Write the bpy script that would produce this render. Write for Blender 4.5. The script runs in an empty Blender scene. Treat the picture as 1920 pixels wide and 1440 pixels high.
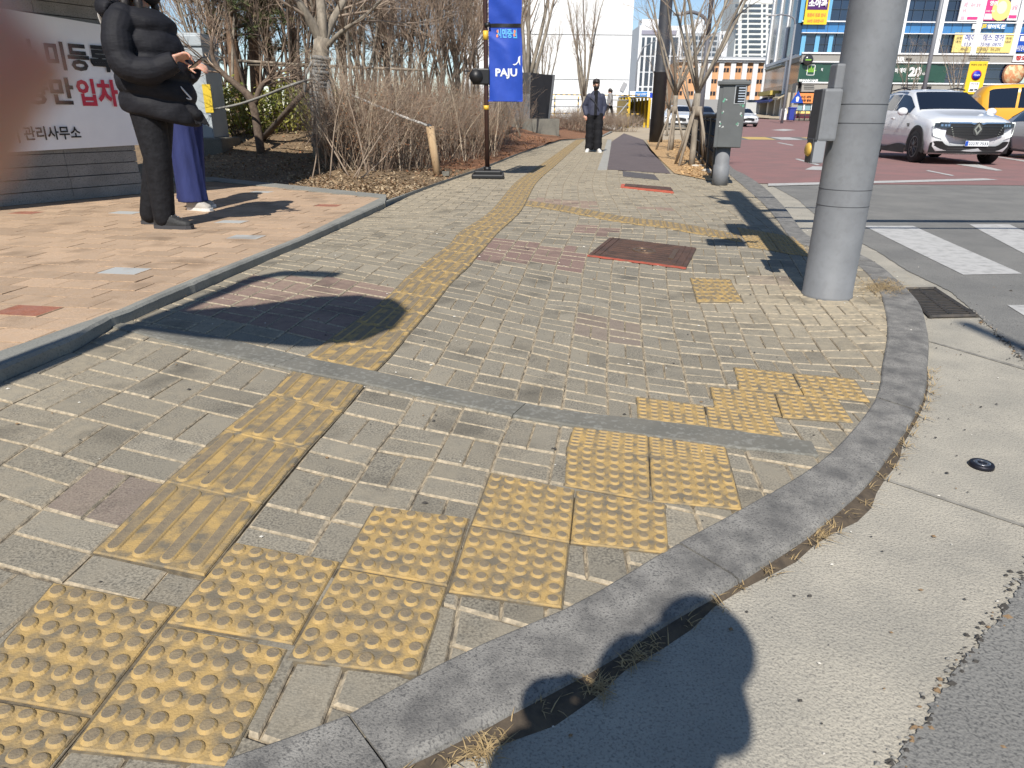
import bpy, bmesh, math, random
import numpy as np
from mathutils import Vector, Matrix

# ------------------------------------------------------------------ camera, world, sun, exposure
SC = bpy.context.scene
COL = SC.collection
R = math.radians
FPX, HY, ROLL, HCAM = 1310.0, 212.0, R(0.5), 0.95
SUN_AZ, SUN_EL = R(11.0), R(46.0)          # direction the light travels towards (from +Y towards +X), height
PITCH = math.atan((720 - HY) / FPX)
_fw = Vector((0, math.cos(PITCH), -math.sin(PITCH)))
_r0 = Vector((1, 0, 0)); _u0 = _r0.cross(_fw)
_rt = _r0 * math.cos(ROLL) + _u0 * math.sin(ROLL)
_up = _u0 * math.cos(ROLL) - _r0 * math.sin(ROLL)
EYE = Vector((0, 0, HCAM))
cam = bpy.data.cameras.new('camera'); cam_o = bpy.data.objects.new('camera', cam); COL.objects.link(cam_o)
cam.sensor_width = 36; cam.lens = FPX / 1920 * 36; cam.clip_start = 0.004; cam.clip_end = 6000
cam.dof.use_dof = True; cam.dof.focus_distance = 3.2; cam.dof.aperture_fstop = cam.lens / 1.15
cam_o.matrix_world = Matrix(((_rt.x, _up.x, -_fw.x, EYE.x), (_rt.y, _up.y, -_fw.y, EYE.y), (_rt.z, _up.z, -_fw.z, EYE.z), (0, 0, 0, 1)))
SC.camera = cam_o
w = bpy.data.worlds.new('World'); SC.world = w; w.use_nodes = True
nt = w.node_tree; nt.nodes.clear()
sky = nt.nodes.new('ShaderNodeTexSky'); sky.sky_type = 'NISHITA'; sky.sun_disc = False
sky.sun_elevation = SUN_EL; sky.sun_rotation = SUN_AZ + math.pi
sky.air_density = 1.0; sky.dust_density = 0.0; sky.ozone_density = 1.6; sky.altitude = 1200
bg = nt.nodes.new('ShaderNodeBackground'); bg.inputs['Strength'].default_value = 0.10
wo = nt.nodes.new('ShaderNodeOutputWorld')
nt.links.new(sky.outputs[0], bg.inputs[0]); nt.links.new(bg.outputs[0], wo.inputs[0])
sl = bpy.data.lights.new('sun', 'SUN'); sl.energy = 5.0; sl.angle = R(0.53); sl.color = (1.0, 0.95, 0.87)
so = bpy.data.objects.new('sun', sl); COL.objects.link(so)
LDIR = Vector((math.sin(SUN_AZ) * math.cos(SUN_EL), math.cos(SUN_AZ) * math.cos(SUN_EL), -math.sin(SUN_EL)))
so.rotation_euler = LDIR.to_track_quat('-Z', 'Y').to_euler()
so.location = (-3, -8, 12)
SC.view_settings.view_transform = 'Standard'; SC.view_settings.look = 'None'
SC.view_settings.exposure = 0.25; SC.view_settings.gamma = 1.0
SC.cycles.use_denoising = True
SC.cycles.max_bounces = 6; SC.cycles.transparent_max_bounces = 6

# ------------------------------------------------------------------ helpers
def ray(px, py):
    return _fw + _rt * ((px - 960) / FPX) - _up * ((py - 720) / FPX)
def g(px, py, z=0.0):                       # pixel of the photo -> point on the level z
    d = ray(px, py); return EYE + d * ((z - HCAM) / d.z)
def at(px, py, Y):                          # pixel -> point at distance Y
    d = ray(px, py); return EYE + d * (Y / d.y)
def sstep(a, b, x):
    t = min(1, max(0, (x - a) / (b - a))); return t * t * (3 - 2 * t)
def zr(Y):                                  # height of the road surface
    z = -0.02 - 0.11 * sstep(1.5, 9, Y)
    if Y > 20: z += 0.7 * ((min(Y, 130) - 20) / 78) ** 2
    return z
def gr(px, py, dz=0.0):
    p = g(px, py, -0.1)
    for _ in range(8): p = g(px, py, zr(p.y) + dz)
    return p

class MB:
    def __init__(s): s.v = []; s.f = []; s.m = []; s.a = None; s.sm = []
    def add(s, vs, fs, m=0, sm=False):
        n = len(s.v); s.v.extend([tuple(p) for p in vs])
        for f in fs: s.f.append([n + i for i in f]); s.m.append(m); s.sm.append(sm)
    def quad(s, a, b, c, d, m=0): s.add([a, b, c, d], [(0, 1, 2, 3)], m)
    def poly(s, pts, m=0): s.add(pts, [tuple(range(len(pts)))], m)
    def box(s, c, size, m=0, rz=0.0, M=None):
        x, y, z = size[0] / 2, size[1] / 2, size[2] / 2
        vs = [Vector((i * x, j * y, k * z)) for k in (-1, 1) for j in (-1, 1) for i in (-1, 1)]
        if rz: vs = [Matrix.Rotation(rz, 3, 'Z') @ v for v in vs]
        if M is not None: vs = [M @ v for v in vs]
        c = Vector(c)
        s.add([v + c for v in vs], [(0, 2, 3, 1), (4, 5, 7, 6), (0, 1, 5, 4), (2, 6, 7, 3), (0, 4, 6, 2), (1, 3, 7, 5)], m)
    def bbox(s, c, size, b=0.01, m=0, rz=0.0, M=None):       # box with bevelled edges
        bm = bmesh.new(); bmesh.ops.create_cube(bm, size=1.0)
        for v in bm.verts: v.co = Vector((v.co.x * size[0], v.co.y * size[1], v.co.z * size[2]))
        bmesh.ops.bevel(bm, geom=bm.edges[:], offset=b, segments=2, affect='EDGES', profile=0.6)
        T = Matrix.Rotation(rz, 3, 'Z') if M is None else M
        c = Vector(c); bm.verts.index_update()
        s.add([T @ v.co + c for v in bm.verts], [[v.index for v in f.verts] for f in bm.faces], m, False); bm.free()
    def tube(s, pts, rad, n=8, m=0, cap=True, sm=True):
        pts = [Vector(p) for p in pts]
        if not hasattr(rad, '__len__'): rad = [rad] * len(pts)
        vs = []; ref = None
        for i, p in enumerate(pts):
            t = (pts[min(i + 1, len(pts) - 1)] - pts[max(i - 1, 0)])
            t = t.normalized() if t.length > 1e-9 else Vector((0, 0, 1))
            if ref is None:
                ref = Vector((1, 0, 0)) if abs(t.x) < 0.9 else Vector((0, 1, 0))
            a = (ref - t * ref.dot(t)); a = a.normalized() if a.length > 1e-6 else t.orthogonal().normalized()
            ref = a; b = t.cross(a)
            for k in range(n):
                q = 2 * math.pi * k / n
                vs.append(p + (a * math.cos(q) + b * math.sin(q)) * rad[i])
        fs = []
        for i in range(len(pts) - 1):
            for k in range(n):
                k2 = (k + 1) % n
                fs.append((i * n + k, i * n + k2, (i + 1) * n + k2, (i + 1) * n + k))
        if cap:
            fs.append(tuple(reversed(range(n)))); fs.append(tuple((len(pts) - 1) * n + k for k in range(n)))
        s.add(vs, fs, m, sm)
    def rings(s, rings, m=0, cap=True, sm=True):            # list of equal length point rings
        n = len(rings[0]); vs = [p for r in rings for p in r]; fs = []
        for i in range(len(rings) - 1):
            for k in range(n):
                k2 = (k + 1) % n; fs.append((i * n + k, i * n + k2, (i + 1) * n + k2, (i + 1) * n + k))
        if cap: fs.append(tuple(reversed(range(n)))); fs.append(tuple((len(rings) - 1) * n + k for k in range(n)))
        s.add(vs, fs, m, sm)
    def lathe(s, prof, n=24, c=(0, 0, 0), M=None, m=0, sm=True):   # prof: list of (radius, z)
        rr = []
        for r_, z in prof:
            ring = [Vector((r_ * math.cos(2 * math.pi * k / n), r_ * math.sin(2 * math.pi * k / n), z)) for k in range(n)]
            if M is not None: ring = [M @ p for p in ring]
            rr.append([p + Vector(c) for p in ring])
        s.rings(rr, m, True, sm)
    def prism(s, poly, z0, z1, m=0):
        n = len(poly)
        vs = [(p[0], p[1], z0) for p in poly] + [(p[0], p[1], z1) for p in poly]
        s.add(vs, [tuple(reversed(range(n))), tuple(range(n, 2 * n))] + [(i, (i + 1) % n, n + (i + 1) % n, n + i) for i in range(n)], m)
    def mesh(s, name, mats):
        me = bpy.data.meshes.new(name); me.from_pydata(s.v, [], s.f)
        for mt in (mats if isinstance(mats, (list, tuple)) else [mats]): me.materials.append(mt)
        me.polygons.foreach_set('material_index', s.m); me.polygons.foreach_set('use_smooth', s.sm)
        if s.a:
            for k, vals in s.a.items():
                at_ = me.attributes.new(k, 'FLOAT', 'FACE'); at_.data.foreach_set('value', vals)
        me.update(); return me
    def build(s, name, mats, parent=None, loc=None, rz=0.0):
        o = bpy.data.objects.new(name, s.mesh(name, mats)); COL.objects.link(o)
        if parent is not None: o.parent = parent
        if loc is not None: o.location = loc
        if rz: o.rotation_euler = (0, 0, rz)
        return o

def tag(o, label=None, cat=None, group=None, kind=None):
    if label: o['label'] = label
    if cat: o['category'] = cat
    if group: o['group'] = group
    if kind: o['kind'] = kind
    return o
def thing(name, label, cat, loc=(0, 0, 0), rz=0.0, group=None):
    o = bpy.data.objects.new(name, None); COL.objects.link(o); o.location = loc; o.rotation_euler = (0, 0, rz)
    o.empty_display_size = 0.1
    return tag(o, label, cat, group)
def copy_thing(root, loc, rz=0.0, sc=1.0, label=None, group=None):
    c = root.copy(); COL.objects.link(c); c.location = loc; c.rotation_euler = (0, 0, rz); c.scale = (sc, sc, sc)
    if label: c['label'] = label
    if group: c['group'] = group
    for ch in list(root.children):
        d = ch.copy(); COL.objects.link(d); d.parent = c
        for gch in list(ch.children):
            e = gch.copy(); COL.objects.link(e); e.parent = d
    return c
def drape(name, poly, dz, m, zf=zr, stepY=None, kind='structure', tri=True):
    """a sheet over the road surface: a plan polygon cut at many Y and lifted to the height zf(Y)+dz"""
    bm = bmesh.new(); f0 = bm.faces.new([bm.verts.new((p[0], p[1], 0)) for p in poly]); bmesh.ops.triangulate(bm, faces=[f0], ngon_method='EAR_CLIP')
    ys = [p[1] for p in poly]; y0, y1 = min(ys), max(ys)
    cuts = [y for y in ([i * 0.5 for i in range(-8, 24)] + [14, 17, 20, 24, 28, 33, 38, 44, 50, 58, 66, 75, 85, 95, 105, 115, 130]) if y0 < y < y1]
    for y in cuts:
        bmesh.ops.bisect_plane(bm, geom=bm.verts[:] + bm.edges[:] + bm.faces[:], plane_co=(0, y, 0), plane_no=(0, 1, 0))
    bmesh.ops.triangulate(bm, faces=[f for f in bm.faces if len(f.verts) > 4])
    for v in bm.verts: v.co.z = zf(v.co.y) + dz
    for f in bm.faces:
        if f.normal.z < 0: f.normal_flip()
    me = bpy.data.meshes.new(name); bm.to_mesh(me); bm.free(); me.materials.append(m)
    for p in me.polygons: p.use_smooth = False
    o = bpy.data.objects.new(name, me); COL.objects.link(o)
    if kind: o['kind'] = kind
    return o
def dens(pts, step):                        # subdivide a polyline
    out = []
    for a, b in zip(pts[:-1], pts[1:]):
        n = max(1, int((Vector(b) - Vector(a)).length / step))
        out += [Vector(a).lerp(Vector(b), i / n) for i in range(n)]
    return out + [Vector(pts[-1])]
def spline(pts, n):                         # Catmull-Rom through points, n samples per span
    P = [Vector(p) for p in pts]; P = [P[0] * 2 - P[1]] + P + [P[-1] * 2 - P[-2]]; out = []
    for i in range(1, len(P) - 2):
        for k in range(n):
            t = k / n; a, b, c, d = P[i - 1], P[i], P[i + 1], P[i + 2]
            out.append(0.5 * ((2 * b) + (c - a) * t + (2 * a - 5 * b + 4 * c - d) * t * t + (3 * b - a - 3 * c + d) * t ** 3))
    return out + [P[-2]]
def resample(pts, n):
    P = [Vector(p) for p in pts]; L = [0]
    for a, b in zip(P[:-1], P[1:]): L.append(L[-1] + (b - a).length)
    out = []
    for k in range(n):
        s_ = L[-1] * k / (n - 1); i = 0
        while i < len(L) - 2 and L[i + 1] < s_: i += 1
        t = (s_ - L[i]) / max(1e-9, L[i + 1] - L[i]); out.append(P[i].lerp(P[i + 1], min(1, t)))
    return out

# ------------------------------------------------------------------ materials
def mat(name, col, rough=0.8, col2=None, scale=6.0, bump=0.0, bscale=40.0, speck=None, speck_scale=180.0, speck_amt=0.5, metal=0.0, coat=0.0, spec=0.5, emit=0.0, stretch=None, obj_space=False, detail=6.0, lo=0.35, hi=0.65, tone=0.0):
    m = bpy.data.materials.new(name); m.use_nodes = True; n = m.node_tree.nodes; l = m.node_tree.links
    b = n['Principled BSDF']; b.inputs['Roughness'].default_value = rough; b.inputs['Metallic'].default_value = metal
    b.inputs['Specular IOR Level'].default_value = spec
    if coat: b.inputs['Coat Weight'].default_value = coat; b.inputs['Coat Roughness'].default_value = 0.03
    if obj_space:
        tc = n.new('ShaderNodeTexCoord'); vec = tc.outputs['Object']
    else:
        tc = n.new('ShaderNodeNewGeometry'); vec = tc.outputs['Position']
    if stretch:
        mp = n.new('ShaderNodeMapping'); mp.inputs['Scale'].default_value = stretch; l.new(vec, mp.inputs[0]); vec = mp.outputs[0]
    c = None
    if col2 is not None:
        t = n.new('ShaderNodeTexNoise'); t.inputs['Scale'].default_value = scale; t.inputs['Detail'].default_value = detail; t.inputs['Roughness'].default_value = 0.6
        l.new(vec, t.inputs['Vector'])
        r_ = n.new('ShaderNodeMapRange'); r_.inputs[1].default_value = lo; r_.inputs[2].default_value = hi; l.new(t.outputs[0], r_.inputs[0])
        x = n.new('ShaderNodeMix'); x.data_type = 'RGBA'; x.inputs[6].default_value = (*col, 1); x.inputs[7].default_value = (*col2, 1)
        l.new(r_.outputs[0], x.inputs[0]); c = x.outputs[2]
    if speck is not None:
        t = n.new('ShaderNodeTexNoise'); t.inputs['Scale'].default_value = speck_scale; t.inputs['Detail'].default_value = 2.0
        l.new(vec, t.inputs['Vector'])
        r_ = n.new('ShaderNodeMapRange'); r_.inputs[1].default_value = 0.52; r_.inputs[2].default_value = 0.66; r_.inputs[4].default_value = speck_amt; l.new(t.outputs[0], r_.inputs[0])
        x = n.new('ShaderNodeMix'); x.data_type = 'RGBA'; x.inputs[7].default_value = (*speck, 1)
        if c is None: x.inputs[6].default_value = (*col, 1)
        else: l.new(c, x.inputs[6])
        l.new(r_.outputs[0], x.inputs[0]); c = x.outputs[2]
    if c is None: b.inputs['Base Color'].default_value = (*col, 1)
    else: l.new(c, b.inputs['Base Color'])
    if bump:
        t = n.new('ShaderNodeTexNoise'); t.inputs['Scale'].default_value = bscale; t.inputs['Detail'].default_value = 5.0; l.new(vec, t.inputs['Vector'])
        bp = n.new('ShaderNodeBump'); bp.inputs['Strength'].default_value = min(1.0, bump); bp.inputs['Distance'].default_value = 0.02 if bscale < 30 else 0.004
        l.new(t.outputs[0], bp.inputs['Height']); l.new(bp.outputs[0], b.inputs['Normal'])
    if name == 'skin': b.inputs['Subsurface Weight'].default_value = 0.6; b.inputs['Subsurface Radius'].default_value = (1.0, 0.22, 0.12); b.inputs['Subsurface Scale'].default_value = 0.012
    if emit:
        b.inputs['Emission Color'].default_value = (*col, 1); b.inputs['Emission Strength'].default_value = emit
    m['n_col'] = 1
    return m

# ------------------------------------------------------------------ lettering (outlines of the built-in font, cached while the scene is empty)
_txt = {}
def text_geo(s_, bold=0.0):
    k = (s_, bold)
    if k in _txt: return _txt[k]
    c = bpy.data.curves.new('lettering', 'FONT'); c.body = s_; c.size = 1.0; c.offset = bold; c.resolution_u = 2
    o = bpy.data.objects.new('lettering', c); COL.objects.link(o)
    dg = bpy.context.evaluated_depsgraph_get()
    me = bpy.data.meshes.new_from_object(o.evaluated_get(dg))
    v = np.array([tuple(p.co) for p in me.vertices]); f = [tuple(p.vertices) for p in me.polygons]
    bpy.data.objects.remove(o); bpy.data.curves.remove(c); bpy.data.meshes.remove(me)
    v = v[:, :2]; v -= v.min(0); sz = v.max(0); _txt[k] = (v / sz, f, sz[0] / sz[1]); return _txt[k]
def put_text(mb, s_, origin, ex, ey, wdt, hgt, m, bold=0.0, off=0.0):
    """lettering whose box starts at origin, wdt along ex and hgt along ey"""
    v, f, _ = text_geo(s_, bold); o = Vector(origin); ex = Vector(ex).normalized(); ey = Vector(ey).normalized(); nn = ex.cross(ey)
    mb.add([o + ex * (p[0] * wdt) + ey * (p[1] * hgt) + nn * off for p in v], f, m)
for s_ in ('PAJU', '시민중심'): text_geo(s_, 0.02)
# ------------------------------------------------------------------ people (built first: their surfaces are fused by a voxel remesh)
def fuse(mb, name, mats, voxel=0.011, smooth=6, parent=None, sub=None):
    me = mb.mesh(name, [mats]); o = bpy.data.objects.new(name, me); COL.objects.link(o)
    r_ = o.modifiers.new('r', 'REMESH'); r_.mode = 'VOXEL'; r_.voxel_size = voxel; r_.use_smooth_shade = True
    s_ = o.modifiers.new('s', 'SMOOTH'); s_.iterations = smooth; s_.factor = 0.5
    dg = bpy.context.evaluated_depsgraph_get()
    me2 = bpy.data.meshes.new_from_object(o.evaluated_get(dg)); o.modifiers.clear(); o.data = me2; bpy.data.meshes.remove(me)
    me2.name = name
    if not me2.materials: me2.materials.append(mats)
    for p in me2.polygons: p.use_smooth = True
    if parent is not None: o.parent = parent
    return o
def ball(mb, c, r, n=12, sc=(1, 1, 1), M=None, m=0):
    rr = []; c = Vector(c)
    for i in range(n + 1):
        a = math.pi * i / n - math.pi / 2; q = max(0.02, math.cos(a))
        ring = [Vector((r * q * math.cos(2 * math.pi * k / (n + 4)) * sc[0], r * q * math.sin(2 * math.pi * k / (n + 4)) * sc[1], r * math.sin(a) * sc[2])) for k in range(n + 4)]
        if M is not None: ring = [M @ p for p in ring]
        rr.append([p + c for p in ring])
    mb.rings(rr, m)
def limb(mb, pts, rad, n=12):
    pts = [Vector(p) for p in pts]; P = []; Rr = []
    for i in range(len(pts) - 1):
        for k in range(5):
            t = k / 5; P.append(pts[i].lerp(pts[i + 1], t)); Rr.append(rad[i] * (1 - t) + rad[i + 1] * t)
    P.append(pts[-1]); Rr.append(rad[-1]); mb.tube(P, Rr, n)
    for p, q in zip(pts, rad): ball(mb, p, q * 0.99, 8)
def loft(mb, secs, n=20):                     # secs: (centre, half width x, half depth y)
    mb.rings([[Vector((c[0] + a * math.cos(2 * math.pi * k / n), c[1] + b * math.sin(2 * math.pi * k / n), c[2])) for k in range(n)] for c, a, b in secs])
def hand(mb, wrist, d, up, curl=0.6, side=1.0, L=0.18):
    """palm, four bent fingers of different length and a thumb from the side of the palm"""
    wrist = Vector(wrist); d = Vector(d).normalized(); up = Vector(up); up = (up - d * up.dot(d)).normalized(); s_ = d.cross(up) * side
    k = L / 0.18
    for q in (-0.028, -0.01, 0.01, 0.028):
        limb(mb, [wrist + s_ * q * 0.6 * k, wrist + d * 0.09 * k + s_ * q * k], [0.014 * k, 0.012 * k], 8)
    for q, fl in ((-0.03, 0.062), (-0.01, 0.076), (0.01, 0.082), (0.03, 0.073)):
        p = wrist + d * 0.088 * k + s_ * q * k; dd = d.copy(); pts = [p]; seg = fl * k / 2.4
        for j in range(3):
            dd = (Matrix.Rotation(-curl * 0.62, 3, s_ * side) @ dd); p = p + dd * seg * (1.0, 0.8, 0.6)[j]; pts.append(p)
        limb(mb, pts, [0.0092 * k, 0.0088 * k, 0.0082 * k, 0.0072 * k], 8)
    t0 = wrist + d * 0.03 * k + s_ * 0.03 * k
    limb(mb, [t0, t0 + (d * 0.6 + s_ * 0.8).normalized() * 0.035 * k, t0 + (d * 0.9 + s_ * 0.6 - up * 0.5).normalized() * 0.066 * k], [0.013 * k, 0.0105 * k, 0.0085 * k], 8)
def head(mb, c, yaw=0.0, s_=1.0):             # faces +X turned by yaw
    M = Matrix.Rotation(yaw, 3, 'Z'); c = Vector(c)
    P = lambda x, y, z: c + M @ Vector((x, y, z)) * s_
    ball(mb, P(-0.008, 0, 0.02), 0.1 * s_, 14, (0.98, 0.78, 1.1), M); ball(mb, P(0.025, 0, -0.05), 0.068 * s_, 12, (0.95, 0.88, 1.05), M)
    ball(mb, P(0.055, 0, -0.088), 0.03 * s_, 8)
    limb(mb, [P(0.088, 0, 0.01), P(0.108, 0, -0.028)], [0.009 * s_, 0.014 * s_], 8)
    for q in (-1, 1):
        ball(mb, P(0.083, q * 0.033, 0.012), 0.016 * s_, 8); ball(mb, P(-0.005, q * 0.082, -0.01), 0.03 * s_, 8, (0.6, 0.35, 1.0), M)
        ball(mb, P(0.088, q * 0.016, -0.058), 0.013 * s_, 8, (0.7, 1.4, 0.6), M)
    limb(mb, [P(-0.02, 0, -0.06), P(-0.035, 0, -0.17)], [0.055 * s_, 0.058 * s_])
def shoe(mb, heel, d, L=0.28, z0=0.0, up=0):
    heel = Vector(heel); d = Vector((d[0], d[1], 0)).normalized(); s_ = Vector((-d.y, d.x, 0))
    prof = [(0.0, 0.034, 0.085), (0.03, 0.042, 0.1), (0.09, 0.042, 0.105), (0.15, 0.046, 0.08), (0.21, 0.05, 0.058), (0.26, 0.042, 0.045), (0.285, 0.022, 0.03)]
    rr = []
    for x, hw, h in prof:
        c = heel + d * x * L / 0.285
        rr.append([c + s_ * hw * a + Vector((0, 0, z)) for a, z in ((-1, z0), (-1.0, z0 + h * 0.45), (-0.75, z0 + h * 0.85), (0, z0 + h), (0.75, z0 + h * 0.85), (1.0, z0 + h * 0.45), (1, z0))])
    mb.rings(rr)
def sole(mb, heel, d, L=0.29, h=0.028):
    heel = Vector(heel); d = Vector((d[0], d[1], 0)).normalized(); s_ = Vector((-d.y, d.x, 0)); rr = []
    for x, hw in ((-0.006, 0.03), (0.02, 0.043), (0.08, 0.043), (0.15, 0.046), (0.215, 0.052), (0.265, 0.044), (0.29, 0.022)):
        c = heel + d * x * L / 0.285; rr.append([c - s_ * hw, c - s_ * hw * 1.03 + Vector((0, 0, h)), c + s_ * hw * 1.03 + Vector((0, 0, h)), c + s_ * hw])
    mb.rings(rr, 0, True, False)

M_skin = mat('skin', (0.50, 0.27, 0.19), 0.5, (0.56, 0.33, 0.24), 30, 0.2, 300)
M_puff = mat('black_nylon', (0.012, 0.012, 0.015), 0.68, (0.016, 0.016, 0.020), 14, 0.4, 11, spec=0.2, obj_space=True, stretch=(1, 1, 2.4))
M_trous = mat('black_cloth', (0.008, 0.008, 0.010), 0.8, (0.014, 0.014, 0.017), 30, 0.5, 22, obj_space=True, spec=0.25)
M_hair = mat('dark_hair', (0.012, 0.010, 0.009), 0.38, (0.03, 0.022, 0.018), 60, 0.6, 160, stretch=(1, 1, 0.15), obj_space=True)
M_blue = mat('blue_cloth', (0.012, 0.018, 0.085), 0.8, (0.021, 0.031, 0.13), 12, 0.5, 14, obj_space=True, stretch=(1, 1, 0.25))
M_navy = mat('navy_cloth', (0.030, 0.034, 0.060), 0.7, (0.045, 0.050, 0.085), 14, 0.4, 18, obj_space=True)
M_wshoe = mat('white_leather', (0.75, 0.74, 0.72), 0.5, (0.62, 0.6, 0.57), 20)
M_bshoe = mat('black_mesh_shoe', (0.013, 0.013, 0.014), 0.7, (0.03, 0.03, 0.03), 60)
M_sole = mat('dark_rubber', (0.05, 0.05, 0.055), 0.8)
M_wtrim = mat('white_trim', (0.75, 0.75, 0.73), 0.6)
M_phone = mat('phone_glass', (0.01, 0.01, 0.012), 0.08, spec=0.8)
M_grey = mat('grey_coat', (0.30, 0.29, 0.28), 0.8, (0.24, 0.23, 0.22), 20)

def face_marks(parent, c, yaw, mask=True):
    M = Matrix.Rotation(yaw, 3, 'Z'); c = Vector(c); mb = MB()
    for q in (-1, 1):
        mb = MB(); ball(mb, c + M @ Vector((0.094, q * 0.033, 0.014)), 0.008, 8, (0.5, 1.5, 0.7), M)
        limb(mb, [c + M @ Vector((0.094, q * 0.018, 0.034)), c + M @ Vector((0.088, q * 0.05, 0.036))], [0.004, 0.003], 6); mb.build('eye', M_hair, parent)
    if mask:
        mk = MB(); ball(mk, c + M @ Vector((0.045, 0, -0.055)), 0.075, 14, (0.93, 0.92, 0.85), M)
        mk.build('face_mask', mat('black_mask', (0.008, 0.008, 0.009), 0.7), parent)

# --- the woman in the puffer jacket, right side towards the camera (local frame: faces +X, camera towards -Y)
wf = g(322, 424, 0.05)
woman = MB(); head(woman, (0.07, 0, 1.64), R(10)); limb(woman, [(0.02, 0, 1.5), (0, 0, 1.25), (0, 0, 0.95)], [0.07, 0.13, 0.14])
for q, ox in ((-1, .02), (1, -.20)): limb(woman, [(0, q * 0.09, 0.92), (ox * .5, q * 0.1, 0.5), (ox - .01, q * 0.1, 0.1)], [0.085, 0.06, 0.045])
limb(woman, [(-.01, -0.17, 1.42), (-.02, -0.25, 1.28), (0.02, -0.285, 1.13), (.17, -.25, 1.09), (0.31, -0.19, 1.155)], [0.05, 0.045, .042, .038, 0.032])
limb(woman, [(0, 0.17, 1.42), (0, .25, 1.28), (0.06, 0.26, 1.12), (.2, .16, 1.09), (0.29, 0.07, 1.12)], [0.05, 0.045, .042, .038, 0.032])
hand(woman, (0.32, -0.185, 1.175), (0.9, 0.25, 0.22), (0.2, 0.6, 0.8), 0.9, -1, 0.17); hand(woman, (0.31, 0.05, 1.13), (0.95, -0.3, 0.1), (0, -0.5, 1), 0.8, 1, 0.17)
woman = fuse(woman, 'person', M_skin, 0.009, 3)
tag(woman, 'person in black quilted puffer jacket and black trousers looking at a phone by the wall', 'person', 'people on the paved plaza')
woman.location = wf; woman.rotation_euler = (0, 0, R(-4)); woman.scale = (1.07, 1.07, 1.07)
mb = MB(); secs = []
N = 44
for i in range(N + 1):
    z = 0.80 + 0.70 * i / N; t = i / N
    puff = abs(math.sin(math.pi * (z - 0.80) / 0.14)) ** 0.4
    hw = 0.225 - 0.03 * sstep(0.55, 1.0, t) + 0.034 * puff - .012
    hd = 0.220 - 0.02 * sstep(0.5, 1.0, t) + 0.034 * puff - .012
    if t > 0.9: hw *= 1 - 3.6 * (t - 0.9); hd *= 1 - 2.0 * (t - 0.9)
    secs.append(((0.03 * (1 - t) + 0.015, 0, z + 0.0), hw, hd))
rr = []
for (c, a, b) in secs:
    ring = []
    for k in range(40):
        q = 2 * math.pi * k / 40; wob = 1 + .012 * math.sin(5 * q + 31 * c[2]) + .010 * math.sin(9 * q - 47 * c[2]); x = a * wob * math.cos(q); y = b * wob * math.sin(q)
        drop = -0.075 * max(0, math.cos(q)) * (1 - (c[2] - 0.8) / 0.7) + 0.03 * max(0, -math.cos(q)) * (1 - (c[2] - 0.8) / 0.7)
        x += 0.06 * max(0, math.cos(q)) * (1 - (c[2] - 0.8) / 0.7)
        ring.append(Vector((c[0] + x, c[1] + y, c[2] + drop)))
    rr.append(ring)
mb.rings(rr)
def sleeve(mb, pts, rad, pitch=0.14):
    P = dens(pts, 0.012); L = 0; rr = []; tot = sum((b - a).length for a, b in zip(P[:-1], P[1:])); last = P[0]
    for p in P:
        L += (p - last).length; last = p; t = L / tot; i = min(len(rad) - 2, int(t * (len(rad) - 1))); f = t * (len(rad) - 1) - i
        rr.append((rad[i] * (1 - f) + rad[i + 1] * f) * (0.90 + 0.13 * abs(math.sin(math.pi * L / pitch)) ** 0.4))
    mb.tube(P, rr, 18)
    ball(mb, P[0], rr[0], 10)
rs = spline([(-0.01, -0.17, 1.43), (-0.02, -0.25, 1.30), (0.02, -0.285, 1.13), (0.17, -0.25, 1.09), (0.33, -0.19, 1.155)], 8)
sleeve(mb, rs, [0.10, 0.100, 0.092, 0.088, 0.066])
ls = spline([(0.0, 0.17, 1.43), (0.0, 0.25, 1.28), (0.06, 0.26, 1.12), (0.2, 0.16, 1.09), (0.31, 0.06, 1.12)], 8)
sleeve(mb, ls, [0.105, 0.105, 0.098, 0.09, 0.07])
jk = fuse(mb, 'puffer_jacket', M_puff, 0.0068, 1, woman)
mb = MB()                                                       # hood lying on the back, with a white edge
rr = []
for i in range(9):
    a = math.pi * i / 8; rr.append((Vector((-0.075 - 0.10 * math.sin(a), 0.17 * math.cos(a), 1.47 + 0.035 * math.sin(a))), 0.055 + 0.02 * math.sin(a)))
mb.tube([p for p, _ in rr], [q for _, q in rr], 14)
ball(mb, (-0.14, 0, 1.43), 0.12, 12, (0.7, 1.2, 1.0))
fuse(mb, 'hood', M_puff, 0.012, 4, woman)
mb = MB(); mb.tube(spline([(-0.02, -0.185, 1.545), (-0.12, -0.165, 1.535), (-0.215, -0.09, 1.46), (-0.235, -0.03, 1.38)], 6), 0.014, 8)
mb.build('hood_piping', M_wtrim, woman)
mb = MB()
for q, oy in ((-1, -0.1), (1, 0.09)):
    ox = -0.20 if q > 0 else 0.02
    limb(mb, [(0.0, oy * 0.8, 0.9), (0.025 + ox * 0.5, oy, 0.5), (-0.01 + ox, oy, 0.08)], [0.125, 0.098, 0.078], 16)
ball(mb, (0.0, 0, 0.9), 0.15, 12, (0.85, 1.1, 1.0))
fuse(mb, 'trousers', M_trous, 0.011, 2, woman)
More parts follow.
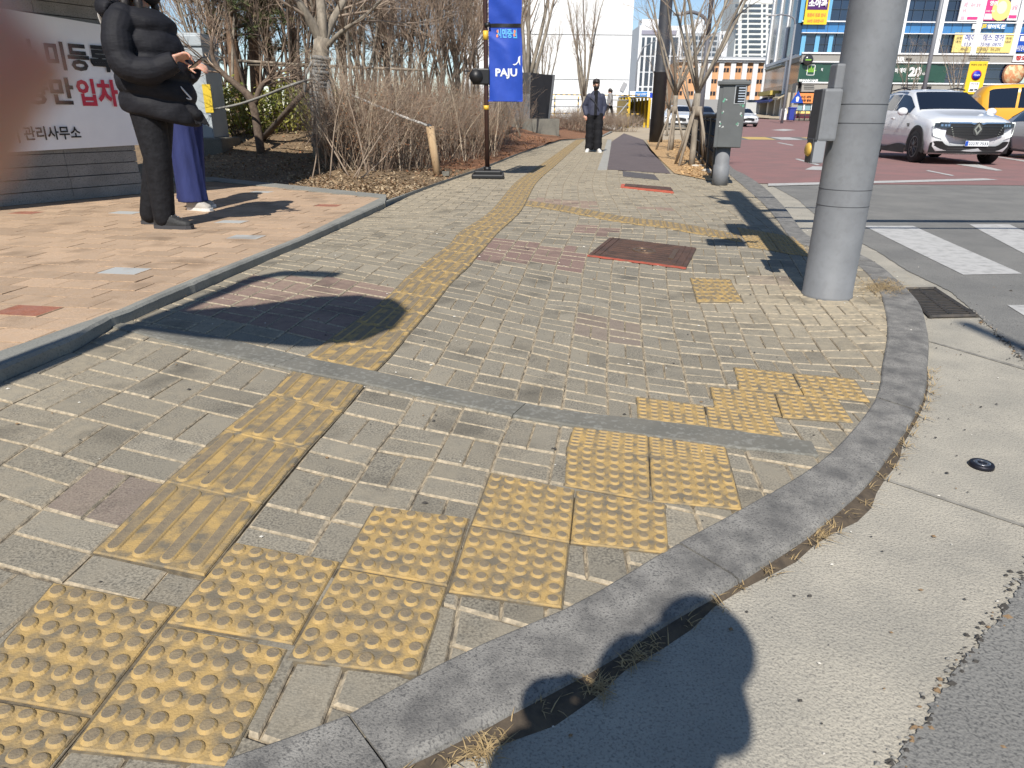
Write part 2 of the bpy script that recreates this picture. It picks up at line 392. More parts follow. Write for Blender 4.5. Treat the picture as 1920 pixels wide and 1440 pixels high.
for q, hx, hy, dr in ((-1, -0.04, -0.1, (1, -0.08)), (1, -0.26, 0.09, (1, 0.12))):
    mb = MB(); shoe(mb, (hx - 0.02, hy, 0.02), dr, 0.29); s_ = fuse(mb, 'shoe', M_bshoe, 0.007, 2, woman)
    m2 = MB(); sole(m2, (hx - 0.02, hy, 0.0), dr); m2.build('shoe_sole', M_sole, s_)
    m3 = MB()
    for k in range(4): m3.tube([(hx + 0.10 + k * 0.022, hy - 0.03, 0.105 - k * 0.011), (hx + 0.105 + k * 0.022, hy + 0.03, 0.108 - k * 0.011)], 0.004, 6)
    m3.build('shoe_lace', M_wtrim if q < 0 else M_sole, s_)
mb = MB(); ball(mb, (0.045, 0, 1.675), 0.113, 14, (1.02, 0.86, 1.08))
for q in np.linspace(-1, 1, 11):
    limb(mb, [(-0.03 + 0.02 * abs(q), 0.085 * q, 1.66), (-0.075 + 0.07 * abs(q), 0.115 * q, 1.52), (-0.10 + 0.10 * abs(q), 0.13 * q, 1.36 - 0.03 * math.cos(5 * q))], [0.045, 0.04, 0.022], 8)
for q in (-1, 1): limb(mb, [(0.06, q * 0.085, 1.66), (0.085, q * 0.105, 1.52), (0.09, q * 0.12, 1.38)], [0.03, 0.03, 0.012], 8)
cut = fuse(mb, 'hair', M_hair, 0.009, 2, woman)
face_marks(woman, (0.07, 0, 1.64), R(10), True)
ph = MB(); ph.bbox((0, 0, 0), (0.075, 0.15, 0.009), 0.003, 0)
pho = ph.build('mobile_phone', M_phone); pho.matrix_world = Matrix.Translation(wf + Vector((0.47, -0.14, 1.235))) @ Matrix.Rotation(R(-30), 4, 'Y') @ Matrix.Rotation(R(75), 4, 'Z')
tag(pho, 'dark phone held in the hand of the person in the puffer jacket', 'phone')
mb = MB()                                                       # dark gloves hanging from the jacket front
limb(mb, [(0.26, -0.09, 0.98), (0.37, -0.07, 0.87)], [0.035, 0.045], 8)
for k in range(4): limb(mb, [(0.34 + k * 0.018, -0.08 + 0.01 * k, 0.89), (0.365 + k * 0.026, -0.08 + 0.012 * k, 0.80 - 0.01 * (k % 2))], [0.014, 0.010], 6)
gl = fuse(mb, 'glove', M_trous, 0.007, 2); gl.location = wf; tag(gl, 'black glove dangling from the front of the puffer jacket', 'glove')
mb = MB(); mb.tube(spline([(0.27, -0.11, 1.10), (0.33, -0.12, 1.03), (0.36, -0.10, 0.98), (0.31, -0.10, 0.99)], 5), 0.006, 6)
st = mb.build('wrist_strap', mat('white_strap', (0.6, 0.6, 0.6), 0.5)); st.location = wf; tag(st, 'thin pale strap dangling below the sleeve holding the phone', 'strap')

# --- the second person, hidden behind her except for the blue trousers
bf = g(372, 391, 0.05)
p2 = MB(); head(p2, (-0.20, 0, 1.40), R(-20), 0.97); limb(p2, [(-.22, 0, 1.28), (-.16, 0, 1.1), (-.03, 0, 0.85)], [0.06, 0.11, 0.12])
for q in (-1, 1):
    limb(p2, [(0, q * 0.08, 0.85), (0, q * 0.09, 0.48), (-0.02, q * 0.09, 0.1)], [0.08, 0.055, 0.04])
    limb(p2, [(-.22, q * 0.15, 1.22), (-.24, q * 0.19, 0.98), (-0.20, q * 0.17, 0.78)], [0.045, 0.038, 0.03]); hand(p2, (-0.20, q * 0.17, 0.77), (0.1, -q * 0.1, -1), (1, 0, 0), 0.7, q, 0.16)
p2 = fuse(p2, 'person', M_skin, 0.010, 3); p2.location = bf; p2.rotation_euler = (0, 0, R(-8))
tag(p2, 'person in wide blue trousers and white sneakers, mostly hidden behind the puffer jacket', 'person', 'people on the paved plaza')
mb = MB(); loft(mb, [((-.04, 0, 0.78), 0.16, 0.2), ((-.11, 0, 1.0), 0.16, 0.2), ((-.20, 0, 1.2), 0.14, 0.2), ((-.22, 0, 1.28), 0.08, 0.1)])
for q in (-1, 1): limb(mb, [(-.22, q * 0.16, 1.22), (-.24, q * 0.2, 0.98), (-0.20, q * 0.18, 0.82)], [0.07, 0.06, 0.05])
fuse(mb, 'jacket', M_trous, 0.012, 3, p2)
mb = MB()
for q in (-1, 1):
    rr = []
    for i in range(14):
        z = 0.88 - 0.8 * i / 13; r_ = 0.11 + 0.03 * i / 13
        rr.append([Vector((0.0 - (0.12 if q > 0 else -0.02) * i / 13 + r_ * (1 + 0.07 * math.sin(9 * k + q)) * math.cos(2 * math.pi * k / 24), q * 0.10 + 0.9 * r_ * (1 + 0.07 * math.cos(7 * k)) * math.sin(2 * math.pi * k / 24), z)) for k in range(24)])
    mb.rings(rr)
ball(mb, (0, 0, 0.86), 0.15, 10, (0.85, 1.15, 1))
fuse(mb, 'trousers', M_blue, 0.012, 2, p2)
for hx, hy, dr in ((-0.03, -0.1, (1, -0.25)), (-0.16, 0.1, (1, 0.05))):
    mb = MB(); shoe(mb, (hx, hy, 0.02), dr, 0.26); s_ = fuse(mb, 'shoe', mat('pale_suede', (0.46, 0.43, 0.39), 0.8, (0.38, 0.35, 0.31), 25), 0.007, 2, p2)
    m2 = MB(); sole(m2, (hx, hy, 0.0), dr, 0.27); m2.build('shoe_sole', M_wshoe, s_)
mb = MB(); ball(mb, (-.22, 0, 1.43), 0.108, 12, (1, 0.86, 1.05)); limb(mb, [(-0.29, 0, 1.40), (-0.31, 0, 1.24)], [0.08, 0.05]); fuse(mb, 'hair', M_hair, 0.011, 3, p2)
face_marks(p2, (-.20, 0, 1.40), R(-20), False)

# --- the man walking towards the camera on the pavement (local frame: faces +X)
mf = g(1112, 285, 0.0)
p3 = MB(); head(p3, (0.03, 0, 1.62), R(8))
limb(p3, [(0, 0, 1.45), (0, 0, 1.2), (0, 0, 0.95)], [0.07, 0.13, 0.13])
for q in (-1, 1): limb(p3, [(0, q * 0.1, 0.92), (0.02 * q, q * 0.11, 0.5), (-0.02, q * 0.11, 0.1)], [0.09, 0.06, 0.045])
armR = [(0, -0.165, 1.36), (-0.06, -0.28, 1.12), (0.05, -0.23, 0.93)]; armL = [(0, 0.165, 1.36), (-0.04, 0.245, 1.12), (0.02, 0.20, 0.92)]
for a in (armR, armL): limb(p3, a, [0.055, 0.045, 0.034])
hand(p3, (0.05, -0.245, 0.92), (0.3, 0.15, -1), (1, 0, 0.3), 0.6, 1, 0.18); hand(p3, (0.02, 0.215, 0.91), (0.2, -0.25, -1), (1, 0, 0.2), 0.6, -1, 0.18)
p3 = fuse(p3, 'person', M_skin, 0.011, 3); p3.location = mf; p3.rotation_euler = (0, 0, R(-94)); p3.scale = (1.01,) * 3
tag(p3, 'person in dark jacket, black mask and white sneakers walking towards the camera on the pavement', 'person')
mb = MB(); loft(mb, [((0, 0, 0.90), 0.15, 0.195), ((0, 0, 0.95), 0.155, 0.205), ((0, 0, 1.15), 0.145, 0.20), ((0, 0, 1.34), 0.125, 0.19), ((0, 0, 1.42), 0.09, 0.135), ((0.0, 0, 1.49), 0.068, 0.075)])
for a in (armR, armL): limb(mb, a, [0.075, 0.068, 0.052], 14)
fuse(mb, 'jacket', M_navy, 0.011, 2, p3)
mb = MB(); mb.bbox((0.155, 0.01, 1.15), (0.03, 0.075, 0.5), 0.012); mb.bbox((0.10, 0.0, 1.43), (0.03, 0.10, 0.09), 0.012); mb.build('shirt', M_trous, p3)
mb = MB(); mb.tube([(0.13, -0.16, 1.36), (0.168, -0.02, 1.22), (0.165, 0.1, 1.02)], 0.008, 6); mb.build('bag_strap', M_sole, p3)
mb = MB()
for q in (-1, 1):
    mb.tube([((.0 + (.09 if q > 0 else -.05) * (0.95 - z)), q * 0.105, z) for z in np.linspace(0.95, 0.055, 12)], [0.122 - .012 * i / 11 + 0.008 * math.sin(i * 2.1 + q) for i in range(12)], 18)
ball(mb, (0, 0, 0.92), 0.16, 10, (0.9, 1.35, 0.8)); fuse(mb, 'trousers', M_trous, 0.011, 1, p3)
for q in (-1, 1):
    mb = MB(); fx_ = -.09 + (.08 if q > 0 else -.045); shoe(mb, (fx_, q * 0.105, 0.02), (1, q * 0.22), 0.34); s_ = fuse(mb, 'shoe', M_wshoe, 0.009, 2, p3)
    m2 = MB(); sole(m2, (fx_, q * 0.105, 0.0), (1, q * 0.22), 0.35); m2.build('shoe_sole', M_wtrim, s_)
mb = MB(); ball(mb, (0.012, 0, 1.675), 0.108, 14, (1.04, 0.86, 0.98))
for k in range(14):
    a = k * 2.4; limb(mb, [(0.02 + 0.06 * math.cos(a), 0.055 * math.sin(a), 1.74), (0.035 + 0.09 * math.cos(a), 0.085 * math.sin(a), 1.70)], [0.03, 0.014], 6)
for q in np.linspace(-1, 1, 7): limb(mb, [(0.07, q * 0.06, 1.735), (0.112 - 0.03 * abs(q), q * 0.075, 1.665 + 0.012 * math.cos(7 * q))], [0.026, 0.010], 6)
fuse(mb, 'hair', M_hair, 0.009, 1, p3)
face_marks(p3, (0.03, 0, 1.62), R(8), True)

# --- the small far walker in front of the white hall
wp = at(1142, 223, 44.0)
p4 = MB(); head(p4, (0.05, 0, 1.52), R(0)); limb(p4, [(0, 0, 1.4), (0, 0, 0.9)], [0.09, 0.13])
for q in (-1, 1):
    limb(p4, [(0, q * 0.09, 0.88), (0.12 * q, q * 0.09, 0.48), (0.17 * q - 0.05, q * 0.09, 0.06)], [0.09, 0.065, 0.05]); limb(p4, [(0, q * 0.18, 1.33), (-0.08 * q, q * 0.22, 1.08), (-0.02 * q, q * 0.2, 0.85)], [0.055, 0.045, 0.035]); hand(p4, (-0.02 * q, q * 0.2, 0.84), (0.1, 0, -1), (1, 0, 0), 0.6, q)
    limb(p4, [(0.17 * q - 0.05, q * 0.09, 0.04), (0.17 * q + 0.11, q * 0.09, 0.03)], [0.04, 0.03])
p4 = fuse(p4, 'person', M_skin, 0.016, 3); p4.location = wp; p4.rotation_euler = (0, 0, R(165))
tag(p4, 'small distant person in grey coat walking past the white hall', 'person')
mb = MB(); loft(mb, [((0, 0, 0.72), 0.17, 0.2), ((0, 0, 1.0), 0.17, 0.21), ((0, 0, 1.3), 0.15, 0.22), ((0, 0, 1.42), 0.08, 0.1)])
for q in (-1, 1): limb(mb, [(0, q * 0.18, 1.33), (-0.08 * q, q * 0.22, 1.08), (-0.02 * q, q * 0.2, 0.87)], [0.08, 0.07, 0.06])
fuse(mb, 'coat', M_grey, 0.018, 3, p4)
mb = MB()
for q in (-1, 1): limb(mb, [(0, q * 0.09, 0.85), (0.12 * q, q * 0.09, 0.48), (0.17 * q - 0.05, q * 0.09, 0.08)], [0.11, 0.085, 0.07])
fuse(mb, 'trousers', M_trous, 0.018, 2, p4)
mb = MB(); ball(mb, (0.03, 0, 1.55), 0.115, 10, (1, 0.9, 1.05)); limb(mb, [(-0.04, 0, 1.52), (-0.06, 0, 1.36)], [0.09, 0.05]); fuse(mb, 'hair', M_hair, 0.018, 2, p4)

# --- the photographer: casts the shadow at the kerb, one fingertip at the edge of the lens
hs = g(1314, 1212, -0.03)                                     # where the head's shadow falls
hz = 1.58; hc = hs - LDIR * ((hz - hs.z) / -LDIR.z)
S0 = Vector((hc.x + .01, hc.y, 0))
p5 = MB(); V = lambda x, y, z: S0 + Vector((x, y, z))
tmp = MB(); head(tmp, (0, 0, 0), 0.0)
Mh = Matrix.Rotation(R(150), 3, 'Z'); Mt = Matrix.Rotation(R(4), 3, 'Y')
p5.add([hc + Mt @ (Mh @ Vector(v)) for v in tmp.v], tmp.f)
limb(p5, [V(-.02, 0.0, 1.45), V(-.14, 0, 1.25), V(-.20, 0, 0.92)], [0.065, 0.11, 0.12])
for q in (-1, 1): limb(p5, [V(-.20, q * .09, 0.9), V(-.20, q * .1, 0.48), V(-.17, q * .1, 0.04)], [0.09, 0.06, 0.05]); limb(p5, [V(-.10, q * .1, 0.02), V(-.34, q * .12, 0.0)], [0.045, 0.035])
lw = Vector((-0.145, -0.075, 0.95)); rw = Vector((0.09, -0.09, 0.87))
tipd = ray(-222, 95).normalized(); tip = EYE + tipd * 0.026; tp2 = EYE + ray(-620, 230).normalized() * 0.036
armsP = [[V(-.10, .13, 1.36), V(-.18, .10, 1.06), rw], [V(-.10, -.13, 1.36), V(-.32, -.06, 1.02), lw]]
for a_ in armsP: limb(p5, a_, [0.06, 0.05, 0.034])
hand(p5, lw, (0.25, 0.40, 0.9), (-0.9, 0.3, 0.1), 1.35, 1, 0.215); ball(p5, lw + Vector((.02, .03, .075)), .045, 10); hand(p5, rw, (-0.25, 0.35, 0.9), (0.8, 0.5, 0.1), 0.75, -1, 0.16)
limb(p5, [lw + Vector((0.0, 0.035, 0.07)), Vector((-0.066, 0.012, 0.955)), tp2, tip], [0.011, 0.009, 0.0068, 0.0049], 14)
p5 = fuse(p5, 'person', M_skin, 0.003, 3)
tag(p5, 'photographer whose blurred pink fingertip shows at the left edge and whose shadow crosses the kerb', 'person')
mb = MB(); loft(mb, [((S0.x - .21, S0.y, 0.82), 0.11, 0.17), ((S0.x - .19, S0.y, 1.1), 0.11, 0.17), ((S0.x - .12, S0.y, 1.34), 0.10, 0.16), ((S0.x - .03, S0.y, 1.45), 0.065, 0.08)])
for a_ in armsP: limb(mb, [a_[0], a_[1], a_[2].lerp(a_[1], .08)], [0.085, 0.075, 0.062])
fuse(mb, 'jacket', M_navy, 0.014, 3, p5)
mb = MB()
for q in (-1, 1): limb(mb, [V(-.20, q * .09, 0.88), V(-.20, q * .1, 0.48), V(-.17, q * .1, 0.08)], [0.12, 0.095, 0.08])
fuse(mb, 'trousers', M_trous, 0.014, 2, p5)
mb = MB(); ball(mb, hc + Vector((0, -0.025, 0.035)), 0.104, 12, (0.92, 1.05, 1.0)); fuse(mb, 'hair', M_hair, 0.012, 2, p5)
mb = MB(); mb.bbox((0, 0, 0), (0.155, 0.008, 0.075), 0.003)
o = mb.build('mobile_phone', M_phone); o.matrix_world = Matrix.Translation(EYE - _rt * 0.055 - _up * 0.012 - _fw * 0.012) @ Matrix(((_rt.x, _fw.x, _up.x, 0), (_rt.y, _fw.y, _up.y, 0), (_rt.z, _fw.z, _up.z, 0), (0, 0, 0, 1)))
tag(o, 'phone of the photographer, held low over the kerb out of the picture', 'phone')
# ------------------------------------------------------------------ the ground: outlines taken from the photo and laid on their real levels
rng = random.Random(5); nrng = np.random.RandomState(7)
W = lambda pts, z=0.0: [g(x, y, z) for x, y in pts]
Zm = lambda ox, oy, s_, pts: [(ox + s_ * x, oy + s_ * y) for x, y in pts]
KERB_IN_PX = [(300, 1480), (409, 1425), (520, 1385), (640, 1342), (781, 1264), (912, 1200), (1055, 1140), (1140, 1095), (1252, 1027), (1435, 927), (1560, 844), (1643, 744), (1655, 682), (1664, 631), (1662, 590), (1651, 548), (1628, 513), (1602, 492), (1560, 474), (1515, 460), (1484, 447), (1457, 411), (1430, 380), (1404, 357), (1378, 335)]
KERB_OUT_PX = [(560, 1520), (738, 1440), (805, 1412), (880, 1378), (1010, 1310), (1130, 1245), (1240, 1175), (1370, 1098), (1455, 1045), (1537, 988), (1643, 890), (1731, 748), (1741, 680), (1742, 625), (1729, 573), (1707, 545), (1685, 524), (1648, 494), (1600, 470), (1550, 452), (1511, 437), (1477, 394), (1455, 370), (1430, 348), (1396, 326)]
kin = W(KERB_IN_PX, 0.008); kout = W(KERB_OUT_PX, 0.0)
# beyond the control box the kerb runs on along the road
far_in = [Vector((4.0, 14, .008)), Vector((5.1, 19, .008)), Vector((6.5, 25, .008)), Vector((10.5, 41, .008)), Vector((16, 60, .008))]
near_in = [kin[0] + Vector((-1.2, -0.35, 0)), kin[0] + Vector((-3.4, -0.75, 0))]
near_out = [kout[0] + Vector((-1.1, -0.40, 0)), kout[0] + Vector((-3.6, -0.80, 0))]
KIN = list(reversed(near_in)) + kin + far_in
KOUT = list(reversed(near_out)) + kout + [p + Vector((0.2, -0.05, -0.008)) for p in far_in]
KI = resample(spline(KIN, 6), 700); KO = resample(spline(KOUT, 6), 700)
# pair the outer edge with the inner edge by nearest point so that stones keep their width
def nearest(P, q):
    return min(P, key=lambda a: (a.x - q.x) ** 2 + (a.y - q.y) ** 2)
KM = [(a + nearest(KO, a)) / 2 for a in KI[::5]]
LEFT_PX = [(0, 718), (141, 657), (216, 612), (367, 549), (525, 478), (592, 450), (720, 391), (803, 350), (882, 323), (975, 286), (1050, 263)]
LE = W(LEFT_PX); LE = [LE[0] + (LE[0] - LE[1]) * 4] + LE + [Vector((3.6, 31, 0)), Vector((5.6, 42, 0)), Vector((8.5, 56, 0))]
def halfclip(poly, P, keep_left):            # clip a convex polygon by the nearest piece of a polyline
    cx = sum(p[0] for p in poly) / len(poly); cy = sum(p[1] for p in poly) / len(poly); best = None
    for a, b in zip(P[:-1], P[1:]):
        dx, dy = b.x - a.x, b.y - a.y; L2 = dx * dx + dy * dy
        t = max(0, min(1, ((cx - a.x) * dx + (cy - a.y) * dy) / L2)); d = (a.x + t * dx - cx) ** 2 + (a.y + t * dy - cy) ** 2
        if best is None or d < best[0]: best = (d, a, b)
    if best[0] > 0.09:
        a, b = best[1], best[2]; sd = (b.x - a.x) * (cy - a.y) - (b.y - a.y) * (cx - a.x)
        return poly if (sd > 0) == keep_left else []
    a, b = best[1], best[2]; n = (-(b.y - a.y), b.x - a.x)
    if not keep_left: n = (-n[0], -n[1])
    f = lambda p: (p[0] - a.x) * n[0] + (p[1] - a.y) * n[1]
    out = []
    for i in range(len(poly)):
        p, q = poly[i], poly[(i + 1) % len(poly)]; fp, fq = f(p), f(q)
        if fp >= 0: out.append(p)
        if (fp >= 0) != (fq >= 0):
            t = fp / (fp - fq); out.append((p[0] + (q[0] - p[0]) * t, p[1] + (q[1] - p[1]) * t))
    return out
def inpoly(p, P):
    c = False; n = len(P); x, y = p[0], p[1]
    for i in range(n):
        x1, y1 = P[i][0], P[i][1]; x2, y2 = P[i - 1][0], P[i - 1][1]
        if (y1 > y) != (y2 > y) and x < (x2 - x1) * (y - y1) / (y2 - y1) + x1: c = not c
    return c
# ---- thin plate spline from the paving grid (metres along and across the guide strip) to the ground
class TPS:
    def __init__(s, src, dst, lam=2e-3):
        s.src = np.array(src); n = len(src); d = np.linalg.norm(s.src[:, None] - s.src[None], axis=2)
        K = np.where(d > 0, d * d * np.log(np.maximum(d, 1e-9)), 0) + lam * np.eye(n); P = np.c_[np.ones(n), s.src]
        A = np.zeros((n + 3, n + 3)); A[:n, :n] = K; A[:n, n:] = P; A[n:, :n] = P.T
        s.w = np.linalg.solve(A, np.r_[np.array(dst), np.zeros((3, 2))])
    def __call__(s, q):
        q = np.atleast_2d(np.array(q, float)); d = np.linalg.norm(q[:, None] - s.src[None], axis=2)
        U = np.where(d > 0, d * d * np.log(np.maximum(d, 1e-9)), 0)
        return U @ s.w[:-3] + np.c_[np.ones(len(q)), q] @ s.w[-3:]
C = []
def corr(ox, oy, sc, us, vs, pts):
    for u, v, (x, y) in zip(us, vs, pts): p = g(ox + sc * x, oy + sc * y); C.append(((u, v), (p.x, p.y)))
k1 = 400 / 1920
Rn = [(835, 1180), (990, 990), (1130, 825), (1245, 690), (1340, 570), (1445, 460), (1535, 380), (1605, 290), (1675, 215), (1735, 145)]
Ln = [(250, 1060), (510, 885), (695, 750), (845, 620), (955, 500), (1075, 400), (1180, 318), (1290, 240), (1375, 172), (1415, 108)]
# the left edge of tile row n starts a little lower than its right edge
corr(560, 420, k1, [0] * 10, [.3 * i for i in range(10)], Rn); corr(560, 420, k1, [-.3] * 10, [.3 * i for i in range(10)], Ln)
corr(560, 420, k1, [.2] * 7, [0, .2, .4, .6, .8, 1.0, 1.2], [(1230, 1260), (1310, 1135), (1395, 1005), (1455, 895), (1525, 795), (1580, 700), (1640, 620)])
corr(900, 500, k1, [.4] * 1, [.2], [(40, 830)])
corr(900, 500, k1, [.6] * 10, [-.2 + .2 * i for i in range(10)], [(315, 1210), (370, 1030), (410, 900), (455, 770), (490, 655), (520, 550), (550, 455), (575, 372), (598, 300), (630, 215)])
corr(900, 500, k1, [.8] * 9, [-.2 + .2 * i for i in range(9)], [(735, 1270), (760, 1110), (780, 985), (800, 855), (815, 725), (835, 605), (850, 500), (865, 410), (885, 320)])
corr(900, 500, k1, [1.0] * 8, [.2 * i for i in range(8)], [(1150, 1185), (1135, 1050), (1140, 930), (1145, 800), (1150, 680), (1155, 560), (1160, 465), (1165, 380)])
corr(900, 500, k1, [1.2] * 6, [.2 + .2 * i for i in range(6)], [(1510, 1120), (1490, 985), (1480, 850), (1465, 720), (1455, 610), (1445, 515)])
corr(900, 500, k1, [1.4] * 6, [.2 + .2 * i for i in range(6)], [(1880, 1165), (1850, 1040), (1825, 900), (1795, 775), (1770, 660), (1740, 545)])
k3 = 450 / 1906
for v, row in ((.6, [(1.6, 440, 912), (1.8, 745, 915)]), (.8, [(1.6, 405, 795), (1.8, 690, 820), (2.0, 1000, 850), (2.2, 1310, 865), (2.4, 1640, 880)]),
               (1.0, [(1.6, 365, 700), (1.8, 640, 720), (2.0, 935, 745), (2.2, 1225, 755), (2.4, 1540, 750)]), (1.2, [(1.6, 335, 605), (1.8, 600, 620), (2.0, 880, 640), (2.2, 1155, 648), (2.4, 1430, 640), (2.6, 1750, 630)]),
               (1.4, [(1.6, 310, 515), (1.8, 560, 530), (2.0, 830, 540), (2.2, 1090, 550), (2.4, 1360, 550), (2.6, 1640, 545)]), (1.6, [(1.6, 285, 440), (1.8, 525, 450), (2.0, 785, 460), (2.2, 1030, 465), (2.4, 1290, 465)]),
               (1.8, [(1.6, 260, 375), (1.8, 490, 375), (2.0, 735, 380), (2.2, 975, 385), (2.4, 1225, 390)])):
    for u, x, y in row: corr(1250, 480, k3, [u], [v], [(x, y)])
# columns left of the strip: where each column line meets the prolonged tile rows
cols = {-.5: [(0, 885), (540, 520), (740, 385), (890, 275), (1150, 125), (1310, 5)], -.7: [(-60, 660), (240, 475), (500, 305), (720, 205), (890, 110), (1060, 5)]}
for u, line in cols.items():
    Lw = [g(560 + k1 * x, 420 + k1 * y) for x, y in line]
    for n_ in range(0, 10):
        a = g(560 + k1 * Ln[n_][0], 420 + k1 * Ln[n_][1]); b = g(560 + k1 * Rn[n_][0], 420 + k1 * Rn[n_][1]); d = a - b
        for p, q in zip(Lw[:-1], Lw[1:]):
            e = q - p; den = d.x * e.y - d.y * e.x
            if abs(den) < 1e-9: continue
            s_ = ((a.x - p.x) * d.y - (a.y - p.y) * d.x) / (e.x * d.y - e.y * d.x)
            if 0 <= s_ <= 1: X = p + e * s_; C.append(((u, .3 * n_), (X.x, X.y)))
# the far run of the strip
p9 = g(560 + k1 * 1735, 420 + k1 * 145); prev = p9; v = 2.7
for rx, ry, lx, ly in ((954, 418, 899, 414), (986, 379, 926, 379), (1004, 345, 975, 343), (1030, 320, 1006, 317), (1075, 280, 1059, 280), (1097, 261, 1086, 261)):
    r_ = g(rx, ry); v += (r_ - prev).length; prev = r_; l_ = g(lx, ly); dirn = Vector((1.0, -0.25, 0))
    C.append(((0, v), (r_.x, r_.y))); C.append(((-.3, v), (r_.x - 0.30, r_.y + 0.06)))
    C.append(((1.6, v), (r_.x + 1.6, r_.y - 0.30))); C.append(((-1.5, v), (r_.x - 1.5, r_.y + 0.28)))
VFAR = v
warp = TPS([c[0] for c in C], [c[1] for c in C], 4e-3)
C2 = C; C = []
k6 = 620 / 1920
corr(480, 700, k6, [0, 0, 0], [0, -.3, -.6], [(500, 225), (300, 450), (45, 760)]); corr(0, 0, 1, [0], [-.9], [(384, 1084)])
corr(0, 0, 1, [-.3] * 4, [0, -.3, -.6, -.9], [(504, 742), (420, 809), (311, 905), (174, 1038)])
corr(480, 700, k6, [.2] * 4, [.2, 0, -.2, -.4], [(915, 150), (825, 297), (700, 447), (585, 632)]); corr(480, 700, k6, [.4] * 4, [.2, 0, -.2, -.4], [(1200, 205), (1120, 352), (1040, 505), (935, 690)])
corr(480, 700, k6, [.6] * 3, [.2, 0, -.2], [(1485, 260), (1415, 410), (1360, 570)]); corr(480, 700, k6, [.8] * 3, [.2, 0, -.2], [(1765, 310), (1735, 465), (1700, 632)])
k4 = 400 / 1920
corr(0, 600, k4, [-.5] * 4, [0, -.2, -.4, -.6], [(1890, 575), (1600, 765), (1255, 1005), (855, 1305)]); corr(0, 600, k4, [-.7] * 5, [.2, 0, -.2, -.4, -.6], [(1720, 265), (1420, 465), (1095, 640), (700, 865), (255, 1125)])
corr(0, 600, k4, [-.9] * 3, [0, -.2, -.4], [(960, 350), (585, 530), (110, 745)])
corr(0, 850, 320 / 1646, [-.5, -.3], [-.8, -1.0], [(400, 530), (600, 1245)])
warp2 = TPS([c[0] for c in C], [c[1] for c in C], 4e-3)

# outlines that hold the near apron and the main pavement apart
BAND_UP = W([(150, 592), (216, 606), (405, 631), (577, 672), (712, 699), (900, 740), (1053, 771), (1193, 786), (1329, 802), (1522, 830), (1560, 838)])
BAND_LO = W([(140, 600), (216, 616), (375, 656), (547, 695), (681, 721), (960, 782), (1054, 798), (1194, 817), (1360, 840), (1540, 858), (1575, 862)])
BAND_MID = [(a + b) / 2 for a, b in zip(resample(BAND_UP, 30), resample(BAND_LO, 30))]
BAND_MID = [BAND_MID[0] + (BAND_MID[0] - BAND_MID[1]) * 40] + BAND_MID + [BAND_MID[-1] + (BAND_MID[-1] - BAND_MID[-2]) * 10]
PURPLE = [W(q) for q in ([(395, 560), (500, 512), (770, 540), (690, 590), (610, 645), (345, 582)], [(922, 443), (1105, 472), (1100, 512), (900, 484)], [(1072, 418), (1150, 428), (1150, 442), (1078, 434)], [(1202, 385), (1265, 390), (1262, 396), (1204, 391)], [(1000, 370), (1120, 378), (1110, 392), (1000, 380)])]
PINK = [W(q) for q in ([(1080, 590), (1140, 598), (1205, 608), (1205, 650), (1080, 636)], [(1390, 518), (1490, 520), (1500, 544), (1405, 540)], [(80, 950), (170, 870), (290, 910), (200, 1000)])]
PATH_POLY = W([(1143, 268), (1139, 318), (1258, 326), (1238, 302), (1218, 282), (1206, 262), (1170, 250)])
bricks = MB(); bricks.a = {'tone': [], 'tint': [], 'sand': []}
def brick(mb, poly, tone, tint, sand, b=0.0055, z=0.0, top=None):
    if len(poly) < 3: return
    ar = 0.5 * sum(poly[i][0] * poly[(i + 1) % len(poly)][1] - poly[(i + 1) % len(poly)][0] * poly[i][1] for i in range(len(poly)))
    if abs(ar) < 0.0008: return
    if ar < 0: poly = poly[::-1]
    n = len(poly); z += rng.uniform(-0.0016, 0.0016); tx, ty = rng.uniform(-.010, .010), rng.uniform(-.010, .010)
    cx = sum(p[0] for p in poly) / n; cy = sum(p[1] for p in poly) / n
    Z = lambda p: z + (p[0] - cx) * tx + (p[1] - cy) * ty
    ins = []
    for p in poly:
        d = math.hypot(p[0] - cx, p[1] - cy); k = b * 1.5 / max(d, 0.02); ins.append((p[0] + (cx - p[0]) * k, p[1] + (cy - p[1]) * k))
    vs = [(p[0], p[1], Z(p)) for p in ins] + [(p[0], p[1], Z(p) - b * 0.9) for p in poly] + [(p[0], p[1], z - 0.016) for p in poly]
    fs = [tuple(range(n))] + [(i, n + i, n + (i + 1) % n, (i + 1) % n) for i in range(n)] + [(n + i, 2 * n + i, 2 * n + (i + 1) % n, n + (i + 1) % n) for i in range(n)]
    mb.add(vs, fs); mb.m[-len(fs):] = [0] + [1] * (2 * n)
    for kk, val in (('tone', tone), ('tint', tint), ('sand', sand)): mb.a[kk] += [val] * len(fs)
def shr(q, gp):                                   # shrink a grid rectangle by half a joint
    (u0, u1, v0, v1) = q; h = gp / 2; return [(u0 + h, v0 + h), (u1 - h, v0 + h), (u1 - h, v1 - h), (u0 + h, v1 - h)]
